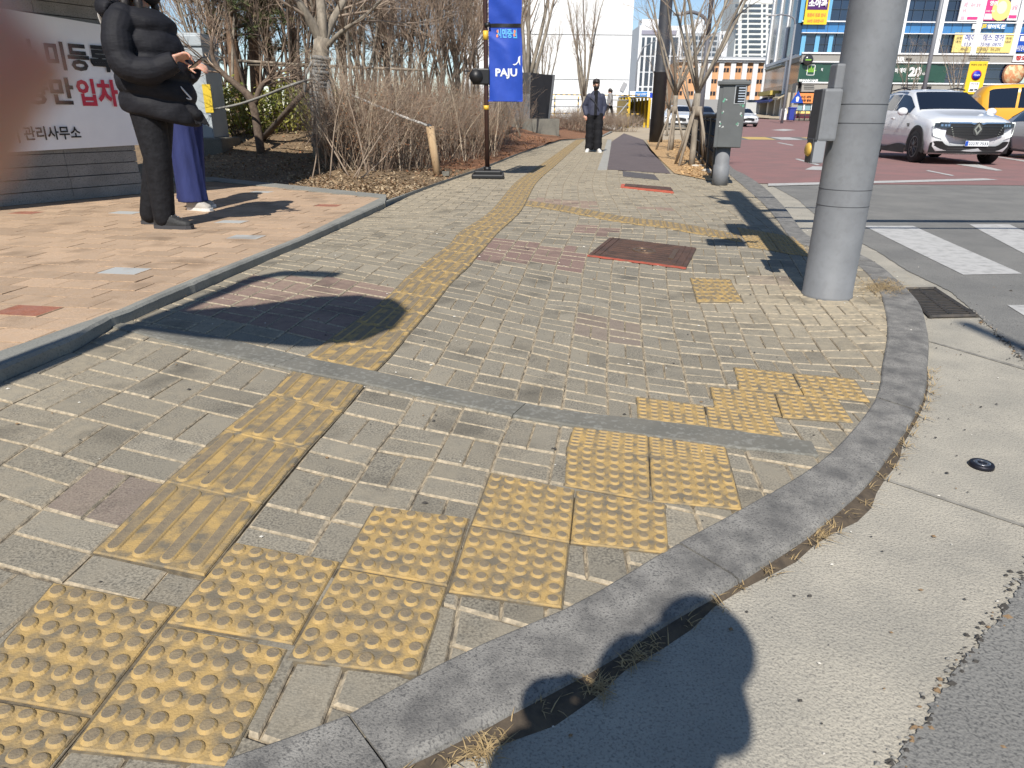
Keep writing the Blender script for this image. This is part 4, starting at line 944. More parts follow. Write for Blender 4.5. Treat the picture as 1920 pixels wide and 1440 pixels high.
up = [(990, 377), (1052, 385), (1105, 394), (1160, 405), (1194, 410), (1243, 415), (1291, 422), (1339, 431), (1387, 441)]; lw_ = [(985, 386), (1046, 395), (1097, 405), (1147, 415), (1195, 422), (1247, 428), (1298, 438), (1348, 447), (1393, 455)]
tl = []
for i in range(8): tl.append(('b', q4([up[i], up[i + 1], lw_[i + 1], lw_[i]]), 3))
tac('guide_strip', 'yellow ribbed tactile branch line crossing the pavement towards the kerb behind the grey pole', tl)
Wf = [[(1382, 427), (1435, 436), (1448, 453), (1392, 445)], [(1436, 436), (1489, 446), (1507, 463), (1449, 453)], [(1393, 446), (1448, 454), (1462, 473), (1404, 464)], [(1449, 454), (1507, 464), (1520, 483), (1463, 474)]]
tac('warning_blocks', 'patch of yellow dotted warning tiles at the end of the branch line by the kerb', [('d', q4(q), 6) for q in Wf])

# ------------------------------------------------------------------ covers, drain, stud
M_iron = mat('rusty_iron', (0.15, 0.085, 0.06), .7, (0.085, 0.055, 0.042), 8, .4, 150, metal=.35)
M_irong = mat('brass_worn', (0.16, 0.10, 0.06), .5, metal=.5)
M_rust = mat('red_primer', (0.36, 0.07, 0.04), .8, (0.20, 0.06, 0.04), 14)
q = q4([(1143, 448), (1306, 468), (1287, 505), (1102, 481)]); mb = MB()
slab(mb, q, .004, .012); e1 = (q[1] - q[0]); e2 = (q[3] - q[0])
for u in (.04, .11, .87, .94):
    a = bil(q, u, .03); b = bil(q, u, .97); s_ = (bil(q, u + .018, .5) - bil(q, u, .5)); mb.rings([[p + Vector((0, 0, z)) for p in (a, a + s_, b + s_, b)] for z in (.014, .021)], 0, True, False)
for i in range(22):
    for j in range(9):
        u, v_ = .16 + .69 * (i + .5 + .5 * (j % 2)) / 22.5, .06 + .88 * (j + .5) / 9
        if (u - .5) ** 2 / .012 + (v_ - .5) ** 2 / .05 < 1 or (u > .78 and .2 < v_ < .8): continue
        c = bil(q, u, v_); t = (e1.normalized() * (.017) + e2.normalized() * (.004)); s_ = e2.normalized() * .007
        mb.rings([[c - t - s_ + Vector((0, 0, .015)), c + t - s_ + Vector((0, 0, .015)), c + t + s_ + Vector((0, 0, .015)), c - t + s_ + Vector((0, 0, .015))], [c - t * .7 - s_ * .5 + Vector((0, 0, .020)), c + t * .7 - s_ * .5 + Vector((0, 0, .020)), c + t * .7 + s_ * .5 + Vector((0, 0, .020)), c - t * .7 + s_ * .5 + Vector((0, 0, .020))]], 0, True, False)
mh = mb.build('manhole_cover', M_iron); tag(mh, 'brown cast iron rectangular cover with raised studs in the pavement, left of the grey pole', 'manhole cover')
mb = MB(); c = bil(q, .5, .5); mb.rings([[c + e1.normalized() * .10 * k * math.cos(a) + e2.normalized() * .10 * k * math.sin(a) + Vector((0, 0, z)) for a in np.linspace(0, 2 * math.pi, 24, endpoint=False)] for k, z in ((1, .016), (.95, .022), (.72, .022), (.7, .018), (.3, .018), (.28, .022))], 0, True, False); mb.build('emblem_plate', M_irong, mh)
mb = MB(); c = bil(q, .82, .5); mb.rings([[bil(q, u, v_) + Vector((0, 0, z)) for u, v_ in ((.79, .25), (.84, .25), (.84, .75), (.79, .75))] for z in (.016, .0215)], 0, True, False); mb.build('lettered_plate', M_irong, mh)
mb = MB(); a, b = q[3], q[2]; d = (b - a).normalized(); n_ = Vector((d.y, -d.x, 0))
mb.rings([[a + d * k * (b - a).length + n_ * o_ + Vector((0, 0, z)) for o_, z in ((0.002, 0), (.012 + .008 * math.sin(40 * k), .003), (.002, .014))] for k in np.linspace(.0, 1, 30)], 0, True, False); mb.build('painted_edge', M_rust, mh)
q = q4([(1172, 347), (1258, 354), (1262, 360), (1170, 351)]); mb = MB(); slab(mb, q, .012, .01); tk = tag(mb.build('inspection_cover', M_iron), 'dark flat cover with an orange-red rim in the pavement, before the cycle path', 'cover')
mb = MB(); qq = q4([(1165, 346), (1257, 353.5), (1264, 363), (1163, 352)]); slab(mb, qq, .006, .006); mb.build('painted_rim', mat('orange_red_paint', (.56, .11, .055), .6, (.40, .09, .05), 12), tk)
q = q4([(1167, 321.5), (1227, 328), (1236, 338), (1168, 331)]); mb = MB(); slab(mb, q, .0, .008); tag(mb.build('inspection_cover', mat('grey_cover', (.11, .10, .10), .8, (.08, .075, .075), 10, .5, 120)), 'plain dark grey flush cover at the end of the cycle path', 'cover')
# round stud in the gutter
p = gr(1840, 873); mb = MB(); mb.lathe([(.034, -.01), (.034, .006), (.031, .010), (.023, .010), (.022, .008), (.0105, .008), (.010, .011), (.004, .011)], 28, p)
st = tag(mb.build('survey_stud', mat('dark_steel', (.022, .022, .03), .45, metal=.6)), 'small round dark survey stud set in the gutter concrete', 'survey marker')
mb = MB(); mb.lathe([(.0225, .0098), (.0225, .0108), (.0125, .0108), (.0125, .0098)], 28, p); mb.build('steel_ring', mat('bright_steel', (.42, .42, .44), .35, (.15, .15, .16), 120, metal=.9), st)
# drain grate
P = [gr(x, y, .006) for x, y in ((1694, 542), (1752, 541), (1830, 592), (1745, 594))]; dr = thing('drain_grate', 'iron gully grate in the gutter at the kerb beside the grey pole', 'drain', (0, 0, 0)); mb = MB()
for k in range(19):
    v_ = k / 18; a = bil(P, .02, v_); b = bil(P, .98, v_); s_ = (P[0] - P[3]).normalized() * .006; mb.rings([[a - s_, b - s_, b + s_, a + s_], [p_ + Vector((0, 0, -.02)) for p_ in (a - s_, b - s_, b + s_, a + s_)]], 0, True, False)
M_grate = mat('grate_steel', (.055, .052, .048), .6, (.10, .085, .07), 20, metal=.3); mb.build('bars', M_grate, dr); mb = MB()
for a, b in ((0, 1), (1, 2), (2, 3), (3, 0)):
    d = (P[b] - P[a]).normalized(); mb.tube([P[a] - d * .01, P[b] + d * .01], .011, 4, sm=False)
a = P[0].lerp(P[1], .5); b = P[3].lerp(P[2], .5); mb.tube([a, b], .008, 4, sm=False); mb.build('frame', M_grate, dr)
mb = MB(); mb.poly([p_ + Vector((0, 0, -.004)) for p_ in reversed(P)]); mb.build('pit', mat('drain_dark', (.01, .01, .01), .9), dr)

# ------------------------------------------------------------------ dirt and dry grass in the kerb joint
M_dirt = mat('kerb_dirt', (0.055, 0.042, 0.03), .95, (.10, .075, .05), 30, .9, 60)
M_dry = mat('dry_grass', (.42, .31, .16), .9, (.30, .21, .10), 20)
mb = MB(); seg = [p for p in KO if -.6 < p.x < 1.75 and p.y < 2.9]
rr = []
for i, p in enumerate(seg):
    t = (seg[min(i + 1, len(seg) - 1)] - seg[max(i - 1, 0)]).normalized(); n_ = Vector((t.y, -t.x, 0)); wd = .004 + .030 * max(0, .55 + .5 * math.sin(p.x * 7.3 + 1) + .35 * math.sin(p.x * 23)) * sstep(2.5, 1.4, p.y) + .004 * rng.random()
    a = p - n_ * .012; b = p + n_ * wd; z = zr(p.y); rr.append([Vector((a.x, a.y, z - .01)), Vector((a.x, a.y, z + .012)), Vector((a.x * .4 + b.x * .6, a.y * .4 + b.y * .6, z + .007)), Vector((b.x, b.y, z - .003))])
mb.rings(rr, 0, True, False); tag(mb.build('dirt', M_dirt), kind='stuff')
mb = MB()
def blade(mb, p, h, lean, az, wd=.0012):
    d = Vector((math.cos(az), math.sin(az), 0)); s_ = Vector((-d.y, d.x, 0)) * wd; a = p; b = p + d * lean * .45 + Vector((0, 0, h * .75)); c = p + d * lean + Vector((0, 0, h))
    mb.add([a - s_, a + s_, b + s_ * .8, b - s_ * .8, c], [(0, 1, 2, 3), (3, 2, 4)])
for i in range(650):
    p = rng.choice(seg); n_ = Vector((.6, -.8, 0)); blade(mb, Vector((p.x, p.y, zr(p.y))) + n_ * rng.uniform(-.01, .03) + Vector((rng.gauss(0, .01), rng.gauss(0, .01), .004)), rng.uniform(.004, .018), rng.uniform(.01, .05), rng.uniform(0, 6.28))
for cx, cy in ((1195, 1228), (905, 1408), (1120, 1290), (1530, 1005)):
    c = gr(cx, cy)
    for i in range(80): blade(mb, c + Vector((rng.gauss(0, .013), rng.gauss(0, .010), .003)), rng.uniform(.003, .016), rng.uniform(.012, .05), rng.uniform(0, 6.28), .0011)
for i in range(700):
    c = g(1655 + rng.gauss(0, 22), 540 + rng.gauss(0, 7)); blade(mb, c + Vector((0, 0, .006)), rng.uniform(.002, .012), rng.uniform(.02, .07), rng.uniform(0, 6.28), .0012)
tag(mb.build('dry_grass', M_dry), kind='stuff')
mb = MB()                                                       # grit and specks lying about
for i in range(1500):
    x, y = rng.uniform(-3, 3.2), rng.uniform(.8, 6.0); z = .003 if True else 0; r_ = abs(rng.gauss(0, .0022)) + .0012
    if rng.random() < .4: p = rng.choice(KO); x, y = p.x + rng.gauss(.12, .12), p.y + rng.gauss(-.05, .1); z = zr(y) + .001
    elif not (halfclip([(x - .01, y - .01), (x + .01, y - .01), (x + .01, y + .01), (x - .01, y + .01)], KM, True)): z = zr(y) + .001
    a = rng.uniform(0, 6); mb.add([(x + r_ * math.cos(a + k * 1.57) * (1 + .6 * (k % 2)), y + r_ * math.sin(a + k * 1.57), z) for k in range(4)] + [(x, y, z + r_ * .9)], [(0, 1, 4), (1, 2, 4), (2, 3, 4), (3, 0, 4)], rng.choice([0, 0, 1, 2]))
for i in range(900):
    p = rng.choice(ej[:420]); x, y = p.x + rng.gauss(-.006, .012), p.y + rng.gauss(0, .008); z = zr(y) + .0005; r_ = abs(rng.gauss(0, .0025)) + .0012; a = rng.uniform(0, 6)
    mb.add([(x + r_ * math.cos(a + k * 1.57) * (1 + .6 * (k % 2)), y + r_ * math.sin(a + k * 1.57), z) for k in range(4)] + [(x, y, z + r_)], [(0, 1, 4), (1, 2, 4), (2, 3, 4), (3, 0, 4)], rng.choice([0, 0, 0, 3, 3, 2]))
tag(mb.build('grit', [mat('grit_dark', (.05, .045, .04), .9), mat('grit_pale', (.55, .52, .46), .9), mat('grit_brown', (.20, .13, .07), .9), mat('grit_grey', (.22, .21, .19), .9)]), kind='stuff')

# ------------------------------------------------------------------ the big grey pole
M_pole = mat('grey_pole_paint', (0.205, 0.212, 0.222), .55, (0.165, 0.17, 0.178), 5, .12, 200, spec=.4, speck=(.14, .14, .145), speck_scale=30, speck_amt=.25)
M_dkst = mat('dark_grey_paint', (0.045, 0.047, 0.05), .55, (.06, .06, .065), 7)
pb = g(1550, 553); rp = 0.132
gp = thing('signal_pole', 'thick grey steel pole on the pavement corner, with a push-button box on its left side', 'pole', pb)
mb = MB(); prof = [(rp + .003, -.02), (rp + .003, .012), (rp, .016), (rp, .6), (rp * .99, 2.0), (rp * .97, 6.0), (.01, 6.02)]
for zb in (.50, .585, .915, 1.005):
    m2 = MB(); m2.lathe([(rp - .01, zb), (rp + .0012, zb), (rp + .0012, zb + .0028), (rp - .01, zb + .0028)], 48, sm=False); m2.build('seam_ring', M_dkst, gp)
mb.lathe(prof, 48); mb.build('pole_shaft', M_pole, gp)
def on_pole(px, py, off): p = at(px, py, pb.y + off); return p - pb
mb = MB(); bz0 = on_pole(1545, 263, -.06); bz1 = on_pole(1560, 168, -.06); mid = (bz0 + bz1) / 2
mb.bbox((-rp - .045, -.03, mid.z), (.095, .105, abs(bz1.z - bz0.z) + .01), .014); bx = mb.build('control_box', M_pole, gp)
mb = MB(); mb.bbox((-rp - .098, -.03, mid.z), (.016, .112, abs(bz1.z - bz0.z) + .004), .006); mb.build('box_door', M_dkst, bx)
mb = MB(); zb = on_pole(1535, 275, -.06).z
mb.bbox((-rp - .072, -.035, zb - .02), (.06, .085, .125), .008, 0); pbx = mb.build('button_box', mat('pale_grey_paint', (.26, .27, .285), .5), gp)
mb = MB(); Mx = Matrix.Rotation(R(-90), 3, 'Y'); mb.lathe([(.034, 0), (.034, .012), (.028, .020), (.005, .021)], 20, (-rp - .103, -.035, zb - .015), Mx); mb.build('push_button', mat('button_yellow', (.62, .38, .07), .45), pbx)
mb = MB(); mb.bbox((-rp - .105, -.035, zb - .02), (.010, .08, .12), .004); mb.build('face_plate', M_dkst, pbx)
mb = MB(); zl = on_pole(1560, 140, 0).z
mb.bbox((-rp - .012, .0, zl - .01), (.045, .09, .12), .01); sgn = mb.build('cable_cover', M_pole, gp)
mb = MB(); mb.bbox((-.42, .02, 1.80), (.30, .06, .30), .02); mb.box((-.22, .02, 1.80), (.12, .03, .03)); mb.build('sign_box', M_dkst, gp)
mb = MB(); mb.bbox((-.24, -.02, 2.55), (.2, .2, .55), .03); mb.box((-.24, -.14, 2.68), (.17, .1, .012)); mb.box((-.24, -.14, 2.42), (.17, .1, .012)); mb.build('pedestrian_signal', M_dkst, gp)
for zz, rr_ in ((3.95, .075), (3.35, .03)):
    mb = MB(); mb.tube([(.05, 0, zz), (9.0, .25, zz + .1)], rr_, 12); mb.build('mast_arm', M_pole, gp)
mb = MB(); mb.tube(spline([(0, .1, 4.5), (-.25, .35, 4.9), (-.2, .1, 5.3), (.3, -.1, 5.4), (1.6, -.1, 5.35)], 6), .03, 8); mb.bbox((-.15, .2, 4.5), (.14, .3, .14), .03); mb.build('camera_bracket', M_pole, gp)

M_paper = mat('torn_paper', (.50, .52, .50), .8); M_gtape = mat('green_tape', (.12, .36, .24), .7)
# ------------------------------------------------------------------ signal control box on its post
M_cab = mat('cabinet_grey', (.115, .122, .122), .6, (.095, .10, .10), 4, .15, 90)
cb = g(1349, 347); sb = thing('signal_cabinet', 'dark grey control cabinet on a round post at the kerb, louvred window in its door', 'cabinet', cb)
sc_ = cb.y / FPX; topz = at(1357, 153, cb.y).z; botz = at(1350, 278, cb.y).z; hw = .5 * 46 * sc_; dp = .20
mb = MB(); mb.lathe([(.112, -.02), (.112, botz * .55), (.10, botz * .56), (.10, botz + .02)], 28); mb.build('post', M_pole, sb)
M_ = Matrix.Rotation(R(-16), 3, 'Z'); cx_ = (1353 - 1349) * sc_ + .02
mb = MB(); mb.bbox((cx_, .03, (topz + botz) / 2 - .01), (hw * 2, dp * 2, topz - botz - .05), .012, M=M_); cab = mb.build('cabinet_body', M_cab, sb)
mb = MB(); mb.bbox((cx_, .02, topz - .02), (hw * 2 + .06, dp * 2 + .07, .05), .01, M=M_); mb.bbox((cx_, .03, topz + .008), (hw * 2 - .05, dp * 2 - .04, .03), .01, M=M_); mb.build('cabinet_roof', M_cab, sb)
LP = lambda x, y, z: Vector((cx_, .03, 0)) + M_ @ Vector((x, y, 0)) + Vector((0, 0, z))
mb = MB(); mb.bbox(LP(.02, -dp - .006, (topz + botz) / 2 - .02), (hw * 1.66, .012, (topz - botz) * .90), .004, M=M_); dr_ = mb.build('cabinet_door', M_cab, sb)
mb = MB(); zw = topz - .17; mb.bbox(LP(.10, -dp - .013, zw), (.15, .012, .24), .004, M=M_); mb.build('window_frame', mat('silver', (.45, .46, .47), .4, metal=.3), dr_)
mb = MB(); mb.box(LP(.10, -dp - .020, zw), (.125, .004, .215), M=M_); mb.build('window_pane', mat('dark_pane', (.008, .008, .01), .15), dr_)
mb = MB()
for k in range(6): mb.box(LP(.118, -dp - .024, zw - .085 + .034 * k), (.085, .004, .013), M=M_)
mb.build('pale_slats', mat('pale_slat', (.40, .45, .52), .4), dr_)
for x, z in ((-.10, .72), (-.11, .55), (-.115, .40), (.13, .70), (.15, .66), (.14, .52), (.12, .38), (.10, .36), (-.10, .34)):
    mb = MB()
    for _ in range(3):
        c = LP(x + rng.gauss(0, .012), -dp - .0135, botz + (topz - botz) * z + rng.gauss(0, .012)); r_ = rng.uniform(.008, .016); mb.add([c + M_ @ Vector((r_ * math.cos(a) * rng.uniform(.6, 1.2), 0, 0)) + Vector((0, 0, r_ * math.sin(a) * rng.uniform(.7, 1.3))) for a in np.linspace(0, 2 * math.pi, 7, endpoint=False)], [tuple(range(7))], rng.choice([0, 1]))
    mb.build('sticker_remains', [M_paper, M_gtape], dr_)
mb = MB()
for zz in (.25, .6):
    for k in range(3): mb.box(LP(-hw - .002, .02, botz + (topz - botz) * (zz + .0 + .035 * k)), (.008, .16, .012), M=M_)
mb.build('side_louvre', M_dkst, cab)

# ------------------------------------------------------------------ dark lamp pole further along, street lamps
M_black = mat('charcoal_paint', (.030, .031, .036), .5, (.042, .043, .048), 3)
dpb = g(1229, 267); mb = MB(); hgt = 9.0; rb = .5 * 23 * dpb.y / FPX
mb.lathe([(rb * 1.02, -.05), (rb, 2.3), (rb + .015, 2.31), (rb + .015, 2.36), (rb * .94, 2.37), (rb * .80, hgt), (.02, hgt + .02)], 32, dpb)
tag(mb.build('lamp_pole', M_black), 'thick charcoal pole at the edge of the cycle path, in front of the far towers', 'pole')
def lamp(name, label, base, top, arm, r0, m, group=None):
    o = thing(name, label, 'street lamp', base, 0, group); mb = MB(); mb.tube([(0, 0, -.1), (0, 0, top * .5), (0, 0, top)], [r0, r0 * .85, r0 * .65], 10); mb.build('pole', m, o)
    mb = MB(); pts = spline([Vector((0, 0, top - .02)), Vector((arm * .15, 0, top + .55)), Vector((arm * .6, 0, top + .8)), Vector((arm, 0, top + .75))], 6); mb.tube(pts, r0 * .5, 8); mb.build('arm', m, o)
    mb = MB(); mb.bbox((arm * 1.12, 0, top + .74), (abs(arm) * .45, .25, .12), .04); mb.build('lamp_head', mat('lamp_shell', (.42, .42, .42), .4), o)
    return o
M_lamp = mat('lamp_pole_grey', (.20, .21, .23), .5)
b = at(1313, 214, 33); lamp('street_lamp', 'dark grey street lamp with a curved arm behind the staked trees', Vector((b.x, 33, .0)), 4.15, -1.15, .14, mat('lamp_pole_dark', (.11, .11, .125), .55)); mb = MB(); mb.tube([(0, 0, 4.1), (.02, 0, 9)], [.10, .08], 10); mb.build('upper_pole', bpy.data.materials['lamp_pole_dark'], bpy.data.objects['street_lamp'])
b = at(1467, 222, 74); lamp('street_lamp', 'thin pale street lamp with a long curved arm in front of the curved glass corner', Vector((b.x, 74, .2)), 8.8, -2.1, .14, M_lamp)
b = at(1740, 217, 72); o = thing('street_lamp', 'grey leaning-looking lamp post in front of the hair salon windows, behind the white car', 'street lamp', (b.x - .9, 72, .3)); mb = MB(); mb.tube([(0, 0, 0), (0, 0, 14)], [.2, .16], 10); mb.build('pole', M_lamp, o)
b = at(1187, 236, 58); o = thing('street_lamp', 'slim distant street lamp between the white hall and the white tower', 'street lamp', (b.x, 58, 0)); mb = MB(); mb.tube([(0, 0, 0), (0, 0, 4.6), (.35, 0, 5.6), (1.3, 0, 6.1)], [.07, .06, .05, .04], 8); mb.build('pole', M_lamp, o)

# ------------------------------------------------------------------ blue banner on a brown pole with a weighted base
M_brown = mat('brown_pole', (.040, .018, .014), .45, (.055, .026, .02), 6, spec=.4)
M_yel = mat('yellow_band', (.75, .46, .05), .5)
M_ban = mat('blue_banner', (.018, .060, .37), .6, (.022, .07, .42), 5, .35, 7, spec=.35)
M_wtxt = mat('white_print', (.80, .82, .85), .6); M_cyan = mat('sky_blue_print', (.09, .40, .72), .6); M_org = mat('orange_print', (.78, .22, .07), .6)
M_blk = mat('black_plastic', (.012, .012, .013), .45)
bb = g(914, 334); zpx = lambda py: at(945, py, bb.y).z; ZS, dT, dP = zpx(48), zpx(72) - 2.21, zpx(148) - 1.56
def banner(loc, rz, label, group, letters=True):
    o = thing('banner_stand', label, 'banner', loc, rz, group); s_ = 1.0
    mb = MB(); mb.tube([(0, 0, .12), (-.012, 0, 1.2), (-.022, 0, 2.55), (-.027, 0, 3.05)], [.036, .034, .032, .03], 14); mb.build('pole', M_brown, o)
    for z0, z1 in ((zpx(206), zpx(198)), (zpx(75), zpx(58))): mb = MB(); mb.tube([(-.009 - .004 * z0, 0, z0), (-.009 - .004 * z1, 0, z1)], .0395, 14); mb.build('yellow_ring', M_yel, o)
    mb = MB(); mb.bbox((.01, 0, .03), (.50, .34, .075), .022); mb.bbox((.01, 0, .09), (.42, .28, .065), .02); mb.tube([(0, 0, .1), (0, 0, .17)], .055, 14); mb.build('weighted_base', M_blk, o)
    mb = MB(); mb.bbox((-.09, .0, zpx(144)), (.26, .11, .22), .02); mb.tube([(-.16, -.07, zpx(144)), (-.16, .07, zpx(144))], .10, 18); mb.box((-.30, .0, zpx(134)), (.10, .04, .02)); mb.build('clamp_bracket', M_blk, o)
    fb = MB(); nx, nz = 16, 72; W0, Z0, Z1 = .50, zpx(190), 2.95
    def S(u, v_):
        z = Z0 + (Z1 - Z0) * v_; wd = W0 - .03 * v_; pin = math.exp(-((z - ZS) / .16) ** 2)
        x = .035 - .012 * v_ + wd * u * (1 - .035 * pin); bulge = .055 * math.sin(math.pi * u) * (1 - .75 * pin)
        y = -bulge - .012 * math.sin(9 * u + 7 * v_) * (1 - pin) - .014 * math.sin(17 * v_ + 5 * u) * u - .010 * math.sin(31 * (v_ + .3 * u)) * math.exp(-((z - ZS) / .35) ** 2) - .02 * math.exp(-((z - ZS + .3 + .35 * (u - .5)) / .035) ** 2) * (1 - u)
        return Vector((x, y, z))
    vs = [S(i / nx, j / nz) for j in range(nz + 1) for i in range(nx + 1)]; N_ = len(vs)
    back = [Vector((p.x, .035 * math.sin(math.pi * (i % (nx + 1)) / nx), p.z)) for i, p in enumerate(vs)]
    fs = [(j * (nx + 1) + i, j * (nx + 1) + i + 1, (j + 1) * (nx + 1) + i + 1, (j + 1) * (nx + 1) + i) for j in range(nz) for i in range(nx)]
    fb.add(vs, fs, 0, True); fb.add(back, [tuple(reversed(f)) for f in fs], 0, True); fl = fb.build('flag', M_ban, o)
    mb = MB(); mb.bbox((.27, -.012, Z0 + .005), (.51, .03, .02), .004); mb.build('hem_bar', M_ban, fl)
    mb = MB(); zz = ZS; mb.rings([[S(u, (zz + dz - Z0) / (Z1 - Z0)) + Vector((0, -.006, 0)) for u in np.linspace(0, 1, 17)] + [S(u, (zz + dz - Z0) / (Z1 - Z0)) + Vector((0, .09, 0)) for u in np.linspace(1, 0, 17)] for dz in (-.025, .025)], 0, True, False); mb.tube([(-.03, -.03, ZS), (.05, -.04, ZS + .01)], .03, 8); mb.build('tie_strap', M_blk, fl)
    if letters:
        def word(name, t, u0, u1, z0, z1, m, bold=.02):
            mb = MB(); v, f, _ = text_geo(t, bold); mb.add([S(u0 + (u1 - u0) * p[0], (z0 + (z1 - z0) * p[1] - Z0) / (Z1 - Z0)) + Vector((0, -.007, 0)) for p in v], f); mb.build(name, m, fl)
        word('lettering', 'PAJU', .19, .84, 1.56 + dP, 1.70 + dP, M_wtxt, .035); word('lettering', '시민중심', .24, .86, 2.21 + dT, 2.335 + dT, M_cyan, .03)
        mb = MB()
        mb.add([S(u, (z + dP - Z0) / (Z1 - Z0)) + Vector((0, -.007, 0)) for u, z in ((.70, 1.755), (.80, 1.765), (.86, 1.80), (.88, 1.855), (.94, 1.875), (.93, 1.81), (.935, 1.74), (.88, 1.79), (.83, 1.755), (.76, 1.742))], [tuple(range(10))]); mb.build('bird_mark', M_wtxt, fl)
        mb = MB()
        for u, z in ((.27, 2.30), (.255, 2.24), (.78, 2.255), (.80, 2.30)): mb.add([S(u + .03 * math.cos(a), (z + dT + .022 * math.sin(a) - Z0) / (Z1 - Z0)) + Vector((0, -.0085, 0)) for a in np.linspace(0, 2 * math.pi, 10, endpoint=False)], [tuple(range(10))])
        mb.build('orange_figures', M_org, fl)
    return o
bb = g(914, 334); banner(Vector((bb.x, bb.y, 0)), 0, 'blue banner reading PAJU on a brown pole with black weighted base beside the planting bed', 'banner stands along the pavement')
# things out of the picture whose shadows fall into it
o = thing('road_sign', 'blue road sign left of the camera, seen only by its shadow on the pavement', 'road sign', (-2.30, .42, 0)); mb = MB(); mb.tube([(0, 0, -.1), (0, 0, 4.0)], .055, 12); mb.build('post', M_pole, o)
mb = MB(); mb.rings([[Vector((x, y, z)) for x, z in [(.0, 2.86), (.4, 2.80), (.9, 2.80), (1.12, 2.92), (1.2, 3.15), (1.16, 3.45), (1.02, 3.64), (.78, 3.72), (.55, 3.62), (.34, 3.38), (.0, 3.16)]] for y in (-.02, .02)], 0, True, False); mb.build('sign_board', M_ban, o); o.rotation_euler = (0, 0, R(-12))
mb = MB(); mb.tube(spline([(0, 0, 3.9), (.1, 0, 4.15), (.45, 0, 4.2)], 5), .06, 8); mb.build('bracket', M_pole, o)
o = thing('mast_arm_pole', 'grey mast pole behind the camera, its arm shadowing the drain grate edge', 'pole', (1.22, -7.0, 0)); mb = MB(); mb.tube([(0, 0, -.1), (0, 0, 6.1)], .1, 12); mb.build('pole_shaft', M_pole, o); mb = MB(); mb.tube([(0, 0, 6), (0, 4.75, 6)], .045, 10); mb.build('mast_arm', M_pole, o)
# ------------------------------------------------------------------ granite sign wall with the cloth notice, left
WA, WB = g(268, 363, ZP), g(0, 388, ZP)
wdir = (WA - WB); wdir.z = 0; wdir.normalize(); wn = Vector((wdir.y, -wdir.x, 0))      # wdir runs to the right in the picture, wn faces the plaza
def wall_at(px, py, off=0.0):
    d = ray(px, py); o = WA + wn * off; t = (o - EYE).dot(wn) / d.dot(wn); return EYE + d * t
M_gw = mat('wall_granite', (.30, .295, .28), .8, (.22, .218, .21), 3, .35, 200, speck=(.10, .10, .10), speck_scale=120, speck_amt=.8)
M_gap = mat('wall_core', (.06, .06, .06), .9)
wall = thing('granite_wall', 'grey granite sign wall with grooved courses under a projecting slab roof, behind the notice', 'wall', WA)
mb = MB(); wz = math.atan2(wdir.y, wdir.x); Lw = 9.0; ZT = 2.06
MW = Matrix.Rotation(wz, 3, 'Z')
WP = lambda s_, z, o_: MW @ Vector((s_, -o_, z))                # local: s along the wall (0 = right end), o outwards
def wbox(mb, s0, s1, z0, z1, o0, o1, m=0):
    mb.add([WP(s_, z, o_) for o_ in (o0, o1) for z in (z0, z1) for s_ in (s0, s1)], [(0, 1, 3, 2), (4, 6, 7, 5), (0, 4, 5, 1), (2, 3, 7, 6), (0, 2, 6, 4), (1, 5, 7, 3)], m)
wbox(mb, -Lw, -.02, -.1, ZT + .3, -3.2, -.03); mb.build('wall_core', M_gap, wall)
mb = MB(); z = 0.0; k = 0
while z < ZT + .25:
    h = .118; s_ = -Lw + .35
    for i in range(10): wbox(mb, -Lw + i * .98 - .60, min(0, -Lw + (i + 1) * .98 - .604), z + .004, z + h - .004, -.028, .0 if z > .12 else .016)
    z += h
wbox(mb, -.03, 0, 0, ZT + .3, -3.2, -.03); mb.build('granite_facing', M_gw, wall)
mb = MB(); wbox(mb, -Lw, .10, ZT, ZT + .10, -3.4, .95); wbox(mb, -Lw, .12, ZT + .10, ZT + .55, -3.4, 1.0); wbox(mb, -2, 1.5, ZT + .34, ZT + .75, -3.4, .9); mb.build('roof_and_shade_slab', mat('slab_paint', (.10, .10, .10), .7, (.13, .13, .13), 3), wall)  # last box: unseen slab added above the view to widen shade on the bed
# the notice
M_cloth = mat('notice_cloth', (.90, .91, .93), .6, (.84, .85, .88), 2.5, .2, 9, spec=.3); M_txt = mat('black_print', (.012, .012, .014), .6); M_rtxt = mat('red_print', (.58, .035, .07), .6)
def wq(px, py, off): return wall_at(px, py, off)
c4 = [wq(30, 22, .03), wq(290, 63, .03), wq(292, 270, .03), wq(-330, 305, .03)]
tl_ = wq(-300, -35, .03); c4[0] = tl_
mb = MB(); NX_, NY_ = 40, 14; grid = []
for j in range(NY_ + 1):
    for i in range(NX_ + 1):
        u, v_ = i / NX_, j / NY_; p = c4[0].lerp(c4[1], u).lerp(c4[3].lerp(c4[2], u), v_); p = p + wn * (.006 * math.sin(9 * u + 3 * v_) + .005 * math.sin(23 * u - 4 * v_)); grid.append(p)
fs = [(j * (NX_ + 1) + i, (j + 1) * (NX_ + 1) + i, (j + 1) * (NX_ + 1) + i + 1, j * (NX_ + 1) + i + 1) for j in range(NY_) for i in range(NX_)]
mb.add(grid, fs, 0, True); mb.add([p - wn * .004 for p in grid], [tuple(reversed(f)) for f in fs], 0, True)
ntc = mb.build('cloth_notice', M_cloth); tag(ntc, 'white cloth notice with black and red Korean lettering hung on the granite wall', 'notice')
def wtext(t, px0, px1, pyt, pyb, m, nm, bold=.03):              # box: left/right pixel, top/bottom pixel at the left end
    a = wq(px0, pyb, .046); b = wq(px0, pyt, .046); c = wq(px1, (pyt + pyb) / 2, .046); w_ = (c - a).dot(wdir); h = b.z - a.z
    mb = MB(); put_text(mb, t, a, wdir, Vector((0, 0, 1)), w_, h, 0, bold); mb.build(nm, m, ntc)
